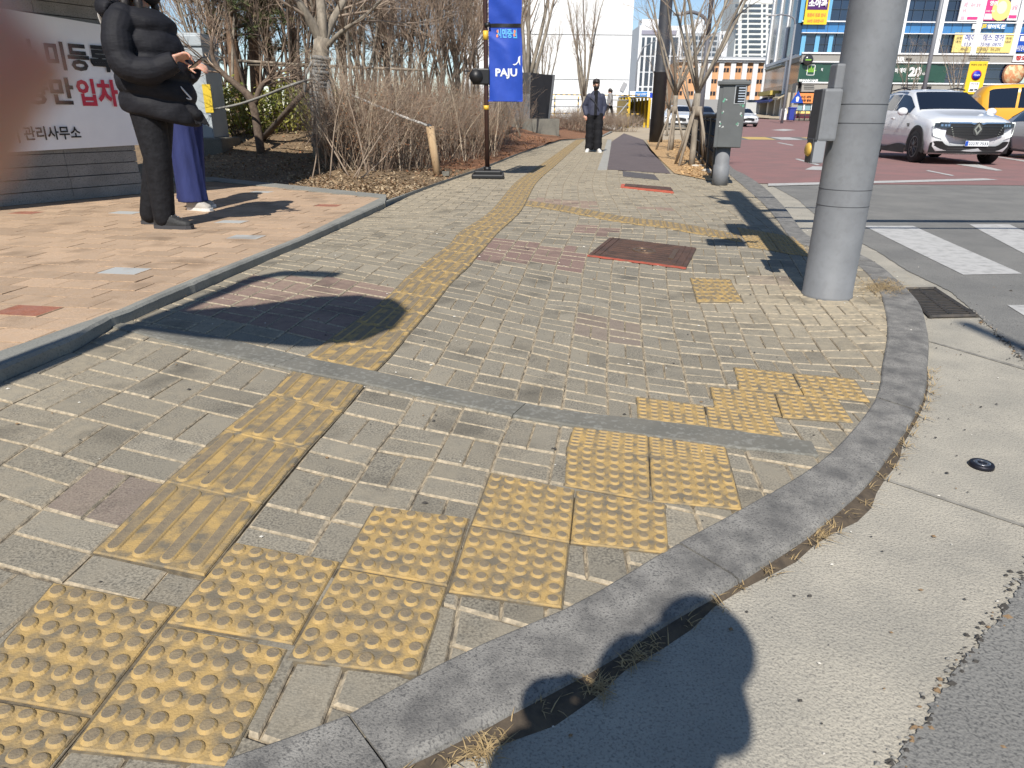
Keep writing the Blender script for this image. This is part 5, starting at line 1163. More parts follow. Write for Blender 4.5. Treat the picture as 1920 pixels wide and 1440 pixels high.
wtext('차 미등록차', 28, 243, 71, 127, M_txt, 'lettering_line', .035)
wtext('량만', 50, 138, 142, 196, M_txt, 'lettering_line', .035)
wtext('입차', 150, 221, 147, 199, M_rtxt, 'lettering_line', .035)
wtext('| 관리사무소', 36, 152, 237, 268, M_txt, 'lettering_line', .02)

# ------------------------------------------------------------------ pale utility cabinet behind
cbp = at(388, 231, 13.0); cbp.z = zs(cbp.x, 13.0); sc_ = cbp.y / FPX; ub = thing('utility_cabinet', 'pale grey utility cabinet with a yellow sticker on a concrete base, behind the puffer jacket', 'cabinet', cbp)
M_uc = mat('pale_cabinet', (.42, .46, .48), .5, (.37, .41, .43), 3); bwid = 52 * sc_; hh = at(398, 62, 13.0).z - cbp.z
mb = MB(); mb.bbox((0, .3, .10), (bwid * 1.05, .9, .32), .02); mb.build('concrete_base', M_conc, ub)
mb = MB(); mb.bbox((-.10, .3, (.26 + hh) / 2), (bwid * .82, .7, hh - .26), .015); mb.build('cabinet_body', M_uc, ub)
mb = MB(); mb.bbox((-.10, .3, hh - .12), (bwid * .86, .76, .17), .02); mb.build('cabinet_hood', M_uc, ub)
mb = MB(); mb.box((.10, -.06, hh * .47), (.14, .01, .45)); mb.build('yellow_sticker', mat('sticker_yellow', (.70, .50, .04), .5), ub)
# rope from the cabinet to the tree
M_rope = mat('rope', (.33, .32, .29), .9, (.20, .19, .17), 60)
r0, r1 = gs(402, 222) + Vector((0, 0, .12)), None

# ------------------------------------------------------------------ plants
M_bark = mat('pale_bark', (.33, .285, .225), .9, (.17, .145, .115), 14, .7, 50, obj_space=True, stretch=(1, 1, .35))
M_dbark = mat('dark_bark', (.085, .060, .045), .95, (.16, .12, .09), 18, .8, 40, obj_space=True)
M_twig = mat('twig', (.36, .285, .215), .9, (.22, .16, .12), 7, obj_space=True)
M_rtwig = mat('reddish_twig', (.40, .305, .22), .9, (.22, .15, .11), 5, obj_space=True)
M_cane = mat('pale_cane', (.56, .46, .34), .85, (.40, .31, .22), 9, obj_space=True)
M_rleaf = mat('dry_red_leaf', (.26, .105, .055), .85, (.34, .19, .09), 8, obj_space=True)
M_pbark = mat('pine_bark', (.25, .155, .095), .95, (.12, .075, .05), 9, .9, 30, obj_space=True)
M_needle = mat('pine_needles', (.055, .080, .030), .7, (.115, .125, .040), 2.5, obj_space=True)
M_leaf = mat('hedge_leaf', (.075, .105, .020), .45, (.33, .30, .05), 2.2, obj_space=True, spec=.5)
M_burlap = mat('grey_wrapping', (.24, .235, .225), .95, (.14, .137, .13), 20, .8, 60, obj_space=True)
M_stake = mat('weathered_wood', (.34, .285, .22), .9, (.20, .165, .125), 12, .6, 40, stretch=(1, 1, .15), obj_space=True)
def wig(rg, p, d, L, n, jit, up):
    P = [p.copy()]; d = d.normalized()
    for i in range(n):
        d = (d + Vector((rg.gauss(0, jit), rg.gauss(0, jit), rg.gauss(0, jit) + up))).normalized(); P.append(P[-1] + d * (L / n))
    return P
def grow(mb, rg, P, r0, r1, lev, spec):
    """children along the path P: spec = per level (count, length range, spread, radius factor, up, sides)"""
    if lev >= len(spec): return
    cnt, (l0, l1), spread, rf, up, sides = spec[lev]
    n = len(P) - 1
    for k in range(cnt):
        t = rg.uniform(.22, 1.0) if lev > 0 else rg.uniform(.35, 1.0)
        i = min(n - 1, int(t * n)); f = t * n - i; p = P[i].lerp(P[i + 1], f); d0 = (P[i + 1] - P[i]).normalized()
        a = rg.uniform(0, 6.28); q = d0.orthogonal().normalized(); q = Matrix.Rotation(a, 3, d0) @ q
        d = (d0 * math.cos(spread) + q * math.sin(spread) * rg.uniform(.7, 1.3)).normalized()
        r_ = max(.0016, (r0 * (1 - t) + r1 * t) * rf); Lc = rg.uniform(l0, l1) * (1 - .35 * t)
        Q = wig(rg, p, d, Lc, 4, .13, up); mb.tube(Q, [r_, r_ * .85, r_ * .68, r_ * .5, max(.001, r_ * .3)], sides, sm=sides > 3, cap=False)
        grow(mb, rg, Q, r_, r_ * .35, lev + 1, spec)
def bare_tree(name, label, base, trunk, radii, spec, seed, mbark=None, mtwig=None, group=None, limbs=()):
    """trunk: local points; limbs: list of (points, radii)"""
    rg = random.Random(seed); o = thing(name, label, 'tree', base, 0, group); mbark = mbark or M_bark
    mb = MB(); P = spline([Vector(p) for p in trunk], 4); rad = np.interp(np.linspace(0, 1, len(P)), np.linspace(0, 1, len(radii)), radii)
    mb.tube(P, list(rad), 10); mc = MB()
    for Lp, Lr in limbs:
        Q = spline([Vector(p) for p in Lp], 4); qr = np.interp(np.linspace(0, 1, len(Q)), np.linspace(0, 1, len(Lr)), Lr); mb.tube(Q, list(qr), 8); grow(mc, rg, Q, Lr[0], Lr[-1], 0, spec)
    if not limbs: grow(mc, rg, P, radii[0] * .8, radii[-1], 0, spec)
    mb.build('trunk', mbark, o); mc.build('crown', mtwig or M_twig, o); return o
def stakes(name, label, base, n, rad, h, r_, m, rot=0.3, tie=True, group=None, lean=None):
    out = []
    for k in range(n):
        a = rot + 2 * math.pi * k / n; mb = MB(); mb.tube([Vector((rad * math.cos(a), rad * math.sin(a), -.05)), Vector((.06 * math.cos(a), .06 * math.sin(a), h))], [r_, r_ * .9], 8)
        out.append(mb)
    o = thing(name, label, 'tree support', base, 0, group)
    for mb in out: mb.build('prop', m, o)
    if tie:
        mb = MB(); mb.tube([(0, 0, h - .14), (0, 0, h + .03)], .095, 10); mb.build('binding', m, o)
    return o
L3 = [(9, (.8, 1.7), .6, .5, .08, 5), (8, (.35, .9), .65, .5, .05, 4), (7, (.15, .45), .7, .55, .03, 3)]
# the wrapped tree in the thicket
tb = gs(604, 292); k = tb.y / FPX
def loc(px, py, b, dy=0.0): return at(px, py, b.y + dy) - b
bare_tree('bare_tree', 'pale multi-limbed bare tree with grey wrapped trunk in the middle of the thicket', tb, [(0, 0, -.1), (.02, 0, .9), loc(604, 70, tb)], [.15, .13, .125],
          [(10, (.9, 2.0), .65, .45, .05, 5), (8, (.4, 1.1), .7, .5, .02, 4), (7, (.2, .5), .7, .55, .0, 3)], 3, limbs=[([loc(602, 80, tb), loc(585, 45, tb, -.1), loc(545, -20, tb, -.3), loc(500, -110, tb, -.5)], [.085, .075, .06, .04]), ([loc(605, 78, tb), loc(603, 30, tb), loc(597, -60, tb, .3), loc(600, -180, tb, .4)], [.09, .075, .06, .04]), ([loc(607, 80, tb), loc(620, 45, tb, .1), loc(650, -10, tb, .3), loc(690, -100, tb, .5)], [.07, .06, .05, .03]), ([loc(606, 95, tb), loc(640, 60, tb, -.2), loc(690, 25, tb, -.5), loc(740, -30, tb, -.7)], [.04, .035, .025, .018])])
mb = MB()
for i in range(16):
    q = loc(604, 100, tb); z = loc(604, 210, tb).z + i * .05; xq = .02 + (q.x - .02) * max(0, (z - .9) / max(.1, q.z - .9)); mb.tube([(xq + .006 * math.sin(i * 2.3), 0, z), (xq + .006 * math.cos(i * 1.7), 0, z + .053)], [.148 + .007 * math.sin(i * 3.1), .142], 14)
for k_, (dx, dz) in enumerate(((-.16, .25), (.15, .1), (.05, -.1))): mb.tube(spline([(0, -.12, loc(604, 150, tb).z + dz), (dx * .6, -.17, loc(604, 160, tb).z + dz - .1), (dx, -.14, loc(604, 185, tb).z + dz - .22)], 4), [.03, .02, .01] * 4 + [.01], 6)
wr = mb.build('tree_wrapping', M_burlap); wr.location = tb; tag(wr, 'torn grey sacking wound round the trunk in the thicket', 'wrapping')
o = thing('tree_support', 'grey wrapped props leaning against the tree in the thicket', 'tree support', tb)
for pa, pb_, m_, r_ in (((592, 270), (602, 150), M_burlap, .075), ((645, 282), (612, 150), M_burlap, .055), ((617, 262), (609, 160), M_dbark, .06)):
    mb = MB(); mb.tube([loc(*pa, tb, -.1) + Vector((0, 0, -.05)), loc(*pb_, tb)], [r_, r_ * .85], 9); mb.build('prop', m_, o)
pa = gs(486, 262); mb = MB(); q_ = at(592, 148, tb.y - .1); mb.tube([pa + Vector((0, 0, -.05)) - pa, (q_ - pa)], [.052, .045], 9); lg = mb.build('leaning_log', M_dbark, None, pa); tag(lg, 'dark thick log leaning diagonally up to the wrapped tree', 'log')
mb = MB(); y_ = tb.y + 1.2
for (a, b) in (((447, 114), (594, 123)), ((466, 121), (590, 124)), ((640, 125), (800, 132)), ((560, 121), (700, 128))): mb.tube([at(*a, y_), at(*b, y_ - .3)], [.025, .02], 7)
tag(mb.build('support_rail', M_stake), 'weathered horizontal poles tied between the trees behind the thicket', 'tree support')
# rope from the cabinet base to the thicket, white-wrapped rope and the sawn post on the right
mb = MB(); mb.tube(spline([at(402, 205, 13.0), at(450, 195, 12.4), at(500, 178, 11.8), at(545, 160, 11.2), at(590, 146, tb.y)], 6), .02, 7); tag(mb.build('rope', M_rope), 'thick grey rope slung from the cabinet to the wrapped tree', 'rope')
pp = gs(822, 329); o = thing('wooden_post', 'short sawn wooden post tilting at the front of the thicket', 'post', pp)
mb = MB(); mb.tube([(0, 0, -.1), loc(806, 237, pp)], [.058, .062], 12); mb.build('post', mat('sawn_wood', (.48, .34, .20), .9, (.34, .23, .13), 12, .5, 40, stretch=(1, 1, .15), obj_space=True), o)
mb = MB(); mb.tube([loc(806, 240, pp), loc(806, 236, pp) + Vector((.03, 0, .0))], [.066, .05], 10); mb.build('cap', M_dkst, o)
mb = MB(); mb.bbox((.12, -.03, .03), (.11, .09, .07), .01); sblk = mb.build('broken_block', M_conc, None, pp); tag(sblk, 'small broken concrete block at the foot of the sawn post', 'block')
a, b = pp + loc(806, 237, pp), at(658, 178, pp.y + .1); mb = MB(); mb.tube(spline([a, a.lerp(b, .33) + Vector((0, 0, -.015)), a.lerp(b, .66) + Vector((0, 0, -.01)), b], 14), [.019 + .004 * (i % 3 == 0) for i in range(43)], 7); tag(mb.build('rope', mat('white_rope', (.80, .78, .74), .9, (.30, .28, .25), 18)), 'white bound rope running from the sawn post up into the thicket', 'rope')
# second pale tree at the right end of the thicket
t2 = gs(858, 268)
bare_tree('bare_tree', 'pale forked bare tree close to the left of the banner pole', t2, [(0, 0, -.1), loc(862, 200, t2), loc(856, 130, t2), loc(852, 95, t2)], [.075, .07, .065, .065], L3, 8,
          limbs=[([loc(853, 110, t2), loc(838, 70, t2), loc(816, 10, t2, -.2), loc(800, -70, t2, -.3)], [.045, .038, .032, .02]), ([loc(852, 100, t2), loc(846, 45, t2), loc(843, -20, t2), loc(838, -120, t2)], [.055, .048, .04, .025]), ([loc(854, 92, t2), loc(872, 60, t2, .1), loc(884, 0, t2, .2), loc(890, -90, t2, .3)], [.045, .04, .035, .02]), ([loc(858, 140, t2), loc(880, 112, t2, -.1), loc(893, 80, t2), loc(900, 10, t2)], [.04, .035, .03, .02])])
# small leaning tree by the hedge
t3 = at(483, 226, 12.6); t3.z = zs(t3.x, 12.6)
bare_tree('bare_tree', 'crooked small tree leaning left in front of the evergreen hedge', t3, [(0, 0, -.1), loc(474, 195, t3), loc(450, 165, t3), loc(420, 140, t3), loc(400, 112, t3), loc(396, 70, t3)], [.075, .068, .055, .045, .036, .025], [(9, (.7, 1.4), .7, .5, .1, 5), (7, (.3, .8), .7, .5, .05, 4), (6, (.15, .4), .7, .5, .0, 3)], 11, M_dbark, M_rtwig,
          limbs=[([loc(477, 195, t3), loc(488, 165, t3), loc(503, 148, t3), loc(520, 125, t3)], [.05, .045, .04, .025]), ([loc(474, 195, t3), loc(450, 165, t3), loc(420, 140, t3), loc(400, 112, t3), loc(396, 70, t3)], [.05, .04, .035, .03, .02])])
# dense bare trees that fill the back of the bed
fill = [(415, 190, 4.6), (470, 190, 5.2), (545, 190, 4.9), (600, 190, 5.6), (760, 190, 5.4), (800, 190, 5.9), (890, 190, 6.2), (395, 190, 7), (440, 205, 9), (520, 195, 6.5), (560, 205, 8.5), (640, 195, 6.5), (690, 205, 8.5), (735, 200, 6.8), (780, 210, 9), (820, 205, 7), (880, 208, 9.2), (705, 190, 5.2), (660, 188, 5.0), (840, 200, 5.2)]
protos = []
for s_ in range(3):
    rg = random.Random(40 + s_); mb = MB(); mc = MB()
    for k in range(5):
        a = k * 1.256 + s_; P = wig(rg, Vector((.12 * math.cos(a), .12 * math.sin(a), -.1)), Vector((.22 * math.cos(a), .22 * math.sin(a), 1)), 4.6, 6, .07, .03); mb.tube(P, [.034, .031, .028, .024, .02, .015, .01], 6); grow(mc, rg, P, .032, .010, 0, [(13, (.7, 1.7), .55, .5, .08, 4), (8, (.4, .95), .6, .55, .04, 3), (5, (.2, .5), .65, .6, .0, 3)])
    o = thing('bare_tree', '', 'tree', (0, 0, -50)); mb.build('trunk', M_dbark if s_ else M_bark, o); mc.build('crown', M_rtwig, o); protos.append(o)
lab = ['front row over the cabinet', 'front row between the left pines', 'front row over the hedge', 'front row behind the grey sacking', 'front row above the white rope end', 'front row over the sawn post', 'front row left of the banner', 'far left, over the cabinet', 'left of the pine trunks', 'between the pines and the wrapped tree', 'right behind the leaning log', 'just right of the wrapped trunk', 'right of the wrapped trunk, second row', 'above the middle of the white rope', 'above the sawn post', 'left of the pale forked tree', 'hard behind the banner pole', 'in front, over the white rope start', 'in front, beside the wrapped trunk', 'in front of the pale forked tree']
for i, (px, py, Y) in enumerate(fill):
    Yb = 11 + Y * .9; b = at(px, 150, Yb); b.z = zs(b.x, Yb); t_ = 'thin bare tree at the back, ' + lab[i]
    if i < 3: o = protos[i]; o.location = b; o['label'] = t_; o['group'] = 'bare trees behind the thicket'
    else: copy_thing(protos[i % 3], b, rng.uniform(0, 6), rng.uniform(.8, 1.1), t_, 'bare trees behind the thicket')
# pines
def pine(seed, h):
    rg = random.Random(seed); o = thing('pine_tree', '', 'tree', (0, 0, -50)); mb = MB(); P = wig(rg, Vector((0, 0, -.1)), Vector((.03, 0, 1)), h, 8, .03, .02); mb.tube(P, list(np.linspace(.13, .04, 9)), 9); mb.build('trunk', M_pbark, o)
    mc = MB(); mn = MB()
    for k in range(44):
        t = rg.uniform(.26, 1); i = min(7, int(t * 8)); p = P[i].lerp(P[i + 1], t * 8 - i); a = rg.uniform(0, 6.28); L_ = rg.uniform(.8, 1.7) * (1.15 - .55 * t)
        Q = wig(rg, p, Vector((math.cos(a), math.sin(a), rg.uniform(-.15, .4))), L_, 5, .13, .02); mc.tube(Q, list(np.linspace(.028, .008, 6)), 5)
        for m_ in range(int(22 * L_)):
            tt = rg.uniform(.3, 1.05); j = min(4, int(tt * 5)); c = Q[j].lerp(Q[j + 1], tt * 5 - j) + Vector((rg.gauss(0, .13), rg.gauss(0, .13), rg.gauss(.03, .08)))
            for nn_ in range(9):
                d = Vector((rg.gauss(0, 1), rg.gauss(0, 1), rg.gauss(.45, .8))).normalized(); s_ = d.orthogonal().normalized() * .008; e = c + d * rg.uniform(.09, .16); mn.add([c - s_, c + s_, e], [(0, 1, 2)])
    mc.build('branches', M_dbark, o); mn.build('needles', M_needle, o); return o
pn = [pine(21, 6.2), pine(22, 5.6)]
for i, (px, Y, lb) in enumerate(((436, 15.5, 'left pine with a bare reddish trunk over the hedge'), (476, 16.2, 'second pine from the left, trunk crossing the horizontal poles'), (516, 18, 'pine with a slightly thinner trunk to the right of the crooked tree'), (563, 19, 'pine half hidden behind the wrapped tree'), (640, 22, 'dark pine seen through the twigs right of the wrapped tree'), (400, 19, 'pine at the far left behind the cabinet'), (730, 24, 'dark pine showing behind the middle of the thicket'))):
    b = at(px, 150, Y); b.z = zs(b.x, Y)
    if i < 2: o = pn[i]; o.location = b; o['label'] = lb; o['group'] = 'pines behind the thicket'
    else: copy_thing(pn[i % 2], b, i * 1.3, rng.uniform(.85, 1.1), lb, 'pines behind the thicket')
# evergreen hedge
def leaf_quad(mb, rg, c, s_, m=0):
    n_ = Vector((rg.gauss(0, 1), rg.gauss(0, 1), rg.gauss(.3, 1))).normalized(); a = n_.orthogonal().normalized(); a = Matrix.Rotation(rg.uniform(0, 6), 3, n_) @ a; b = n_.cross(a)
    mb.add([c - a * s_, c + b * s_ * .5 + n_ * s_ * .15, c + a * s_, c - b * s_ * .5 + n_ * s_ * .15], [(0, 1, 2, 3)], m)
rg = random.Random(77); ha, hb = at(396, 218, 14.6), at(655, 222, 14.2); ha.z = zs(ha.x, ha.y); hb.z = zs(hb.x, hb.y); hd = thing('evergreen_hedge', 'yellow-green evergreen hedge under the pines, behind the crooked tree', 'hedge', (ha + hb) / 2); mb = MB(); mc = MB(); D = hb - ha
for i in range(13):
    p = ha + D * (i / 12) - (ha + hb) / 2
    for k in range(4): Q = wig(rg, p + Vector((rg.gauss(0, .1), rg.gauss(0, .15), -.1)), Vector((rg.gauss(0, .3), rg.gauss(0, .3), 1)), .9, 4, .15, 0); mc.tube(Q, [.014, .012, .01, .008, .005], 4)
for i in range(5200):
    t = rg.random(); hgt_ = (.80 + .12 * math.sin(14 * t) + .08 * math.sin(37 * t)) * (1 - .25 * sstep(.75, 1, t)); p = ha + D * t - (ha + hb) / 2; a = rg.uniform(0, 6.28); q = abs(rg.gauss(.75, .22)); leaf_quad(mb, rg, p + Vector((0, .38 * q * math.cos(a), .12 + hgt_ * .5 + hgt_ * .5 * q * math.sin(a))), rg.uniform(.025, .05))
mb.build('foliage', M_leaf, hd); mc.build('stems', M_dbark, hd)
# shrubs of the thicket
def shrub(seed, h, n, leaves, spread=.22, rad=.38, mt=None):
    rg = random.Random(seed); o = thing('bare_shrub', '', 'shrub', (0, 0, -50)); mb = MB(); ml = MB()
    for i in range(n):
        a = rg.uniform(0, 6.28); q = rad * math.sqrt(rg.random()); P = wig(rg, Vector((q * math.cos(a), q * math.sin(a), -.03)), Vector((spread * 1.4 * math.cos(a) + rg.gauss(0, .18), spread * math.sin(a) + rg.gauss(0, .18), 1)), h * rg.uniform(.55, 1.05), 6, .10, .0)
        r_ = rg.uniform(.0035, .0075); mb.tube(P, [r_ * f for f in (1, .92, .84, .74, .62, .5, .3)], 4, cap=False); grow(mb, rg, P, r_, r_ * .4, 0, [(8, (.2, .6), .6, .6, .03, 3), (3, (.1, .28), .7, .7, 0, 3)])
        for k in range(leaves):
            t = rg.uniform(.25, 1); j = min(5, int(t * 6)); leaf_quad(ml, rg, P[j].lerp(P[j + 1], t * 6 - j) + Vector((rg.gauss(0, .07), rg.gauss(0, .07), rg.gauss(0, .06))), rg.uniform(.009, .020))
    mb.build('stems', mt or M_rtwig, o)
    mc = MB()
    for i in range(7):
        a = rg.uniform(0, 6.28); q = rad * .8 * math.sqrt(rg.random()); P = wig(rg, Vector((q * math.cos(a), q * math.sin(a), -.03)), Vector((rg.gauss(0, .45), rg.gauss(0, .3), 1)), h * rg.uniform(.7, 1.3), 6, .09, .0); r_ = rg.uniform(.006, .011); mc.tube(P, [r_ * f for f in (1, .95, .88, .78, .66, .5, .3)], 5, cap=False); grow(mc, rg, P, r_ * .7, r_ * .3, 0, [(6, (.2, .6), .6, .55, .03, 3), (3, (.1, .3), .7, .6, 0, 3)])
    mc.build('pale_stems', M_cane, o)
    if leaves: ml.build('dry_leaves', M_rleaf, o)
    return o
SH = [shrub(101, 1.5, 34, 12), shrub(102, 1.35, 34, 15), shrub(103, 1.6, 30, 9, mt=M_twig)]
spots = [(668, 316), (700, 317), (735, 315), (768, 312), (793, 304), (850, 302), (878, 298), (905, 290), (690, 304), (728, 302), (765, 298), (800, 294), (838, 288), (872, 283), (900, 276), (655, 296), (640, 312), (715, 285), (755, 280), (790, 276), (830, 272), (865, 268), (895, 264), (925, 268), (945, 262), (915, 282)]
rows_ = ['front', 'middle', 'back']
for i, (px, py) in enumerate(spots):
    b = gs(px, py); row = 0 if py > 303 else (1 if py > 280 else 2); where = 'left of the white rope' if px < 690 else ('under the white rope' if px < 800 else ('right of the sawn post' if px < 885 else 'beside the banner pole'))
    lb = 'brown twiggy shrub %s, %s row of the thicket' % (where, rows_[row]) + (', %s' % ['low', 'reddish', 'pale', 'dense', 'ragged', 'slanting'][i % 6])
    if i < 3: o = SH[i]; o.location = b; o['label'] = lb; o['group'] = 'shrubs of the thicket'
    else: copy_thing(SH[i % 3], b, rng.uniform(0, 6), rng.uniform(.82, 1.08), lb, 'shrubs of the thicket')
# long arching canes that lean across the thicket
rg = random.Random(9)
for i, (a, b) in enumerate((((590, 272), (505, 95)), ((570, 275), (700, 90)), ((655, 330), (560, 160)), ((660, 335), (750, 200)), ((690, 330), (620, 100)), ((585, 335), (580, 250)), ((600, 330), (592, 200)), ((618, 335), (660, 120)), ((668, 336), (715, 238)), ((672, 336), (735, 275)))):
    p = gs(*a); q = at(*b, p.y + rg.uniform(-.3, .4)); o = thing('bare_cane', 'pale dry cane %s' % ['leaning far left over the log', 'leaning right across the wrapped trunk', 'slanting up to the left from the bed corner', 'arching right below the white rope', 'rising steeply past the wrapped trunk', 'short and upright by the plaza edging', 'upright, second from the plaza edging', 'bending right in front of the wrapped props', 'fanning out right, upper of two', 'fanning out right, lower of two'][i], 'branch', p, 0, 'canes leaning over the thicket')
    mb = MB(); P = spline([Vector((0, 0, -.02)), (q - p) * .5 + Vector((rg.gauss(0, .05), 0, .05)), q - p], 5); mb.tube(P, list(np.linspace(.011, .004, len(P))), 6); mb.build('stem', M_twig, o); mt_ = MB(); grow(mt_, rg, P, .008, .004, 0, [(11, (.2, .6), .5, .5, .03, 3), (3, (.1, .25), .6, .6, 0, 3)]); mt_.build('twigs', M_twig, o)
# fallen leaves on the bed and mulch chips
mb = MB(); rg = random.Random(31)
for i in range(11000):
    if i < 5500: p = gs(rg.uniform(540, 905), 372 - abs(rg.gauss(0, 26)))
    elif i < 7500: p = gs(rg.uniform(380, 620), rg.uniform(236, 345))
    else:
        y = rg.uniform(11, 26); x = ledge(y) - abs(rg.gauss(0, 1.6)) - .05; p = Vector((x, y, zs(x, y)))
    if p.y < 8.6 and p.x > ledge(p.y) - .03 or p.x > ledge(p.y) - .02 or p.x < lback(p.y): continue
    p.z = zs(p.x, p.y) + rg.uniform(.002, .02); s_ = rg.uniform(.008, .030) * (1 if i < 7500 else 1.2); a = rg.uniform(0, 6.28); t = Vector((math.cos(a), math.sin(a), rg.gauss(0, .45))) * s_; q = Vector((-math.sin(a), math.cos(a), rg.gauss(0, .45))) * s_ * .55
    mb.add([p - t, p + q, p + t, p - q], [(0, 1, 2, 3)], rg.choice([0, 0, 1, 2]) if i < 7500 else rg.choice([2, 3, 3]))
tag(mb.build('fallen_leaves', [mat('leaf_tan', (.30, .21, .12), .9), mat('leaf_pale', (.40, .31, .20), .9), mat('leaf_brown', (.20, .12, .065), .9), mat('bark_chip', (.30, .14, .07), .9)]), kind='stuff')

# ------------------------------------------------------------------ staked trees right of the banner and behind the man
def tall_stems(seed, h, n, r_):
    rg = random.Random(seed); mb = MB(); mc = MB(); P = wig(rg, Vector((0, 0, -.1)), Vector((.02, 0, 1)), h * .22, 4, .02, .02); mb.tube(P, list(np.linspace(r_, r_ * .85, 5)), 9)
    for k in range(n):
        a = k * 6.283 / n + .4; Q = wig(rg, P[-1 - (k % 2)], Vector((.30 * math.cos(a), .30 * math.sin(a), 1)), h * rg.uniform(.62, .85), 7, .05, .055); mb.tube(Q, list(np.linspace(r_ * .6, r_ * .12, 8)), 6); grow(mc, rg, Q, r_ * .5, r_ * .12, 0, [(9, (.5, 1.4), .38, .5, .14, 4), (5, (.25, .7), .42, .55, .08, 3), (3, (.15, .35), .5, .6, .05, 3)])
    return mb, mc
TS = []
for s_ in (61, 62):
    o = thing('staked_tree', '', 'tree', (0, 0, -50)); mb, mc = tall_stems(s_, 4.6, 6, .085); mb.build('trunk', M_bark, o); mc.build('crown', M_twig, o); TS.append(o)
for i, (px, py, sc2, lb) in enumerate(((991, 240, 1.75, 'tall upright bare tree on props in front of the dark louvred block'), (1016, 228, 1.0, 'young bare tree on props between the louvred block and the man'), (1092, 232, 1.75, 'fan-shaped bare tree rising behind the man'), (945, 252, 1.3, 'slender bare tree on props just right of the banner'))):
    b = gs(px, py); lbl = lb
    if i < 2: o = TS[i]; o.location = b; o.scale = (sc2,) * 3; o['label'] = lbl; o['group'] = 'staked trees on the mulch'
    else: copy_thing(TS[i % 2], b, i * 1.1, sc2, lbl, 'staked trees on the mulch')
    stakes('tree_support', 'grey timber props round the ' + ['tree before the louvred block', 'young tree left of the man', 'tree behind the man', 'slender tree by the banner'][i], b, 3, .75, 1.2, .032, M_stake, .4 + i, True, 'tree props on the mulch')
LSH = [shrub(301, .62, 70, 2, .35, .6, M_twig)]
for i, (px, py, lb) in enumerate(((1085, 244, 'left of the man'), (1108, 240, 'right behind the man'), (1128, 243, 'right of the man'), (1150, 245, 'towards the yellow passage, taller one'), (1166, 246, 'at the end nearest the yellow passage'), (1068, 243, 'at the end nearest the louvred block'))):
    b = gs(px, py); t_ = 'low clipped twiggy shrub ' + lb
    if i == 0: o = LSH[0]; o.location = b; o['label'] = t_; o['group'] = 'clipped shrubs behind the man'; o.scale = (1.5, 1.5, 1.3)
    else: copy_thing(LSH[0], b, i * 1.7, 1.45, t_, 'clipped shrubs behind the man')

# right hand strip: two near staked trees, three more behind
TR = []
for s_ in (71, 72):
    rg = random.Random(s_); o = thing('staked_tree', '', 'tree', (0, 0, -50)); mb = MB(); mc = MB()
    P = wig(rg, Vector((0, 0, -.05)), Vector((0, 0, 1)), 1.15, 4, .015, .02); mb.tube(P, [.055, .05, .048, .05, .055], 9)
    for k in range(6):
        a = k * 1.047 + .3 + s_; Q = wig(rg, P[-1], Vector((.55 * math.cos(a), .42 * math.sin(a), 1)), rg.uniform(2.2, 3.2), 7, .055, .045); mb.tube(Q, list(np.linspace(.030, .007, 8)), 6); grow(mc, rg, Q, .026, .007, 0, [(7, (.5, 1.3), .5, .5, .08, 4), (5, (.2, .6), .55, .55, .04, 3), (3, (.1, .3), .6, .6, .0, 3)])
    mb.build('trunk', M_bark, o); mc.build('crown', M_twig, o); TR.append(o)
for i, (px, py, sc2, lb) in enumerate(((1297, 311, 1.2, 'bare street tree on timber props nearest the control cabinet'), (1257, 282, 1.3, 'bare street tree on timber props right of the charcoal pole'), (1290, 272, .95, 'bare street tree beyond the black fence, between the two propped ones'), (1250, 255, 1.05, 'distant bare street tree behind the charcoal pole'))):
    b = g(px, py); b.z = 0.01
    if i < 2: o = TR[i]; o.location = b; o.scale = (sc2, sc2, sc2); o['label'] = lb; o['group'] = 'street trees along the road'
    else: b.z = 0; copy_thing(TR[i % 2], b, i * 1.3, sc2, lb, 'street trees along the road')
    if i < 2: stakes('tree_support', 'weathered timber props tied round the street tree ' + ['nearest the control cabinet', 'beside the charcoal pole'][i], b, 4, .42, 1.06 + .06 * i, .030, M_stake, .7 + i * .5, True, 'tree props along the road')
rk = MB()
for px, py, s_ in ((1303, 313, .07), (1313, 312, .05), (1325, 322, .08), (1332, 325, .06)):
    p = g(px, py); rk2 = MB(); ball(rk2, (0, 0, .01), s_, 6, (1.3, 1, .55)); o = rk2.build('pale_rock', mat('pale_stone', (.55, .50, .42), .9, (.4, .36, .3), 20), None, p); tag(o, 'pale lump of stone on the straw at the %s' % {1303: 'foot of the near street tree, left', 1313: 'foot of the near street tree, right', 1325: 'control cabinet, larger one', 1332: 'control cabinet, smaller one'}[px], 'stone', 'pale stones on the tree strip')
mb = MB(); rg = random.Random(90)
for i in range(2600):
    t = rg.random(); a = g(1295, 330).lerp(Vector((5.9, 28, 0)), t ** 1.6); x = a.x + rg.uniform(-.1, .75) * (1 + .8 * t); y = a.y + rg.uniform(-.6, .8)
    if not inpoly((x, y), RB): continue
    p = Vector((x, y, .012 + rg.random() * .02)); s_ = rg.uniform(.012, .05); q = rg.uniform(0, 6.28); t_ = Vector((math.cos(q), math.sin(q), rg.gauss(0, .3))) * s_; n_ = Vector((-math.sin(q), math.cos(q), rg.gauss(0, .4))) * s_ * .25; mb.add([p - t_, p + n_, p + t_, p - n_], [(0, 1, 2, 3)], rg.choice([0, 0, 1]))
tag(mb.build('straw', [mat('straw_bright', (.56, .36, .17), .9), mat('straw_dull', (.32, .20, .10), .9)]), kind='stuff')
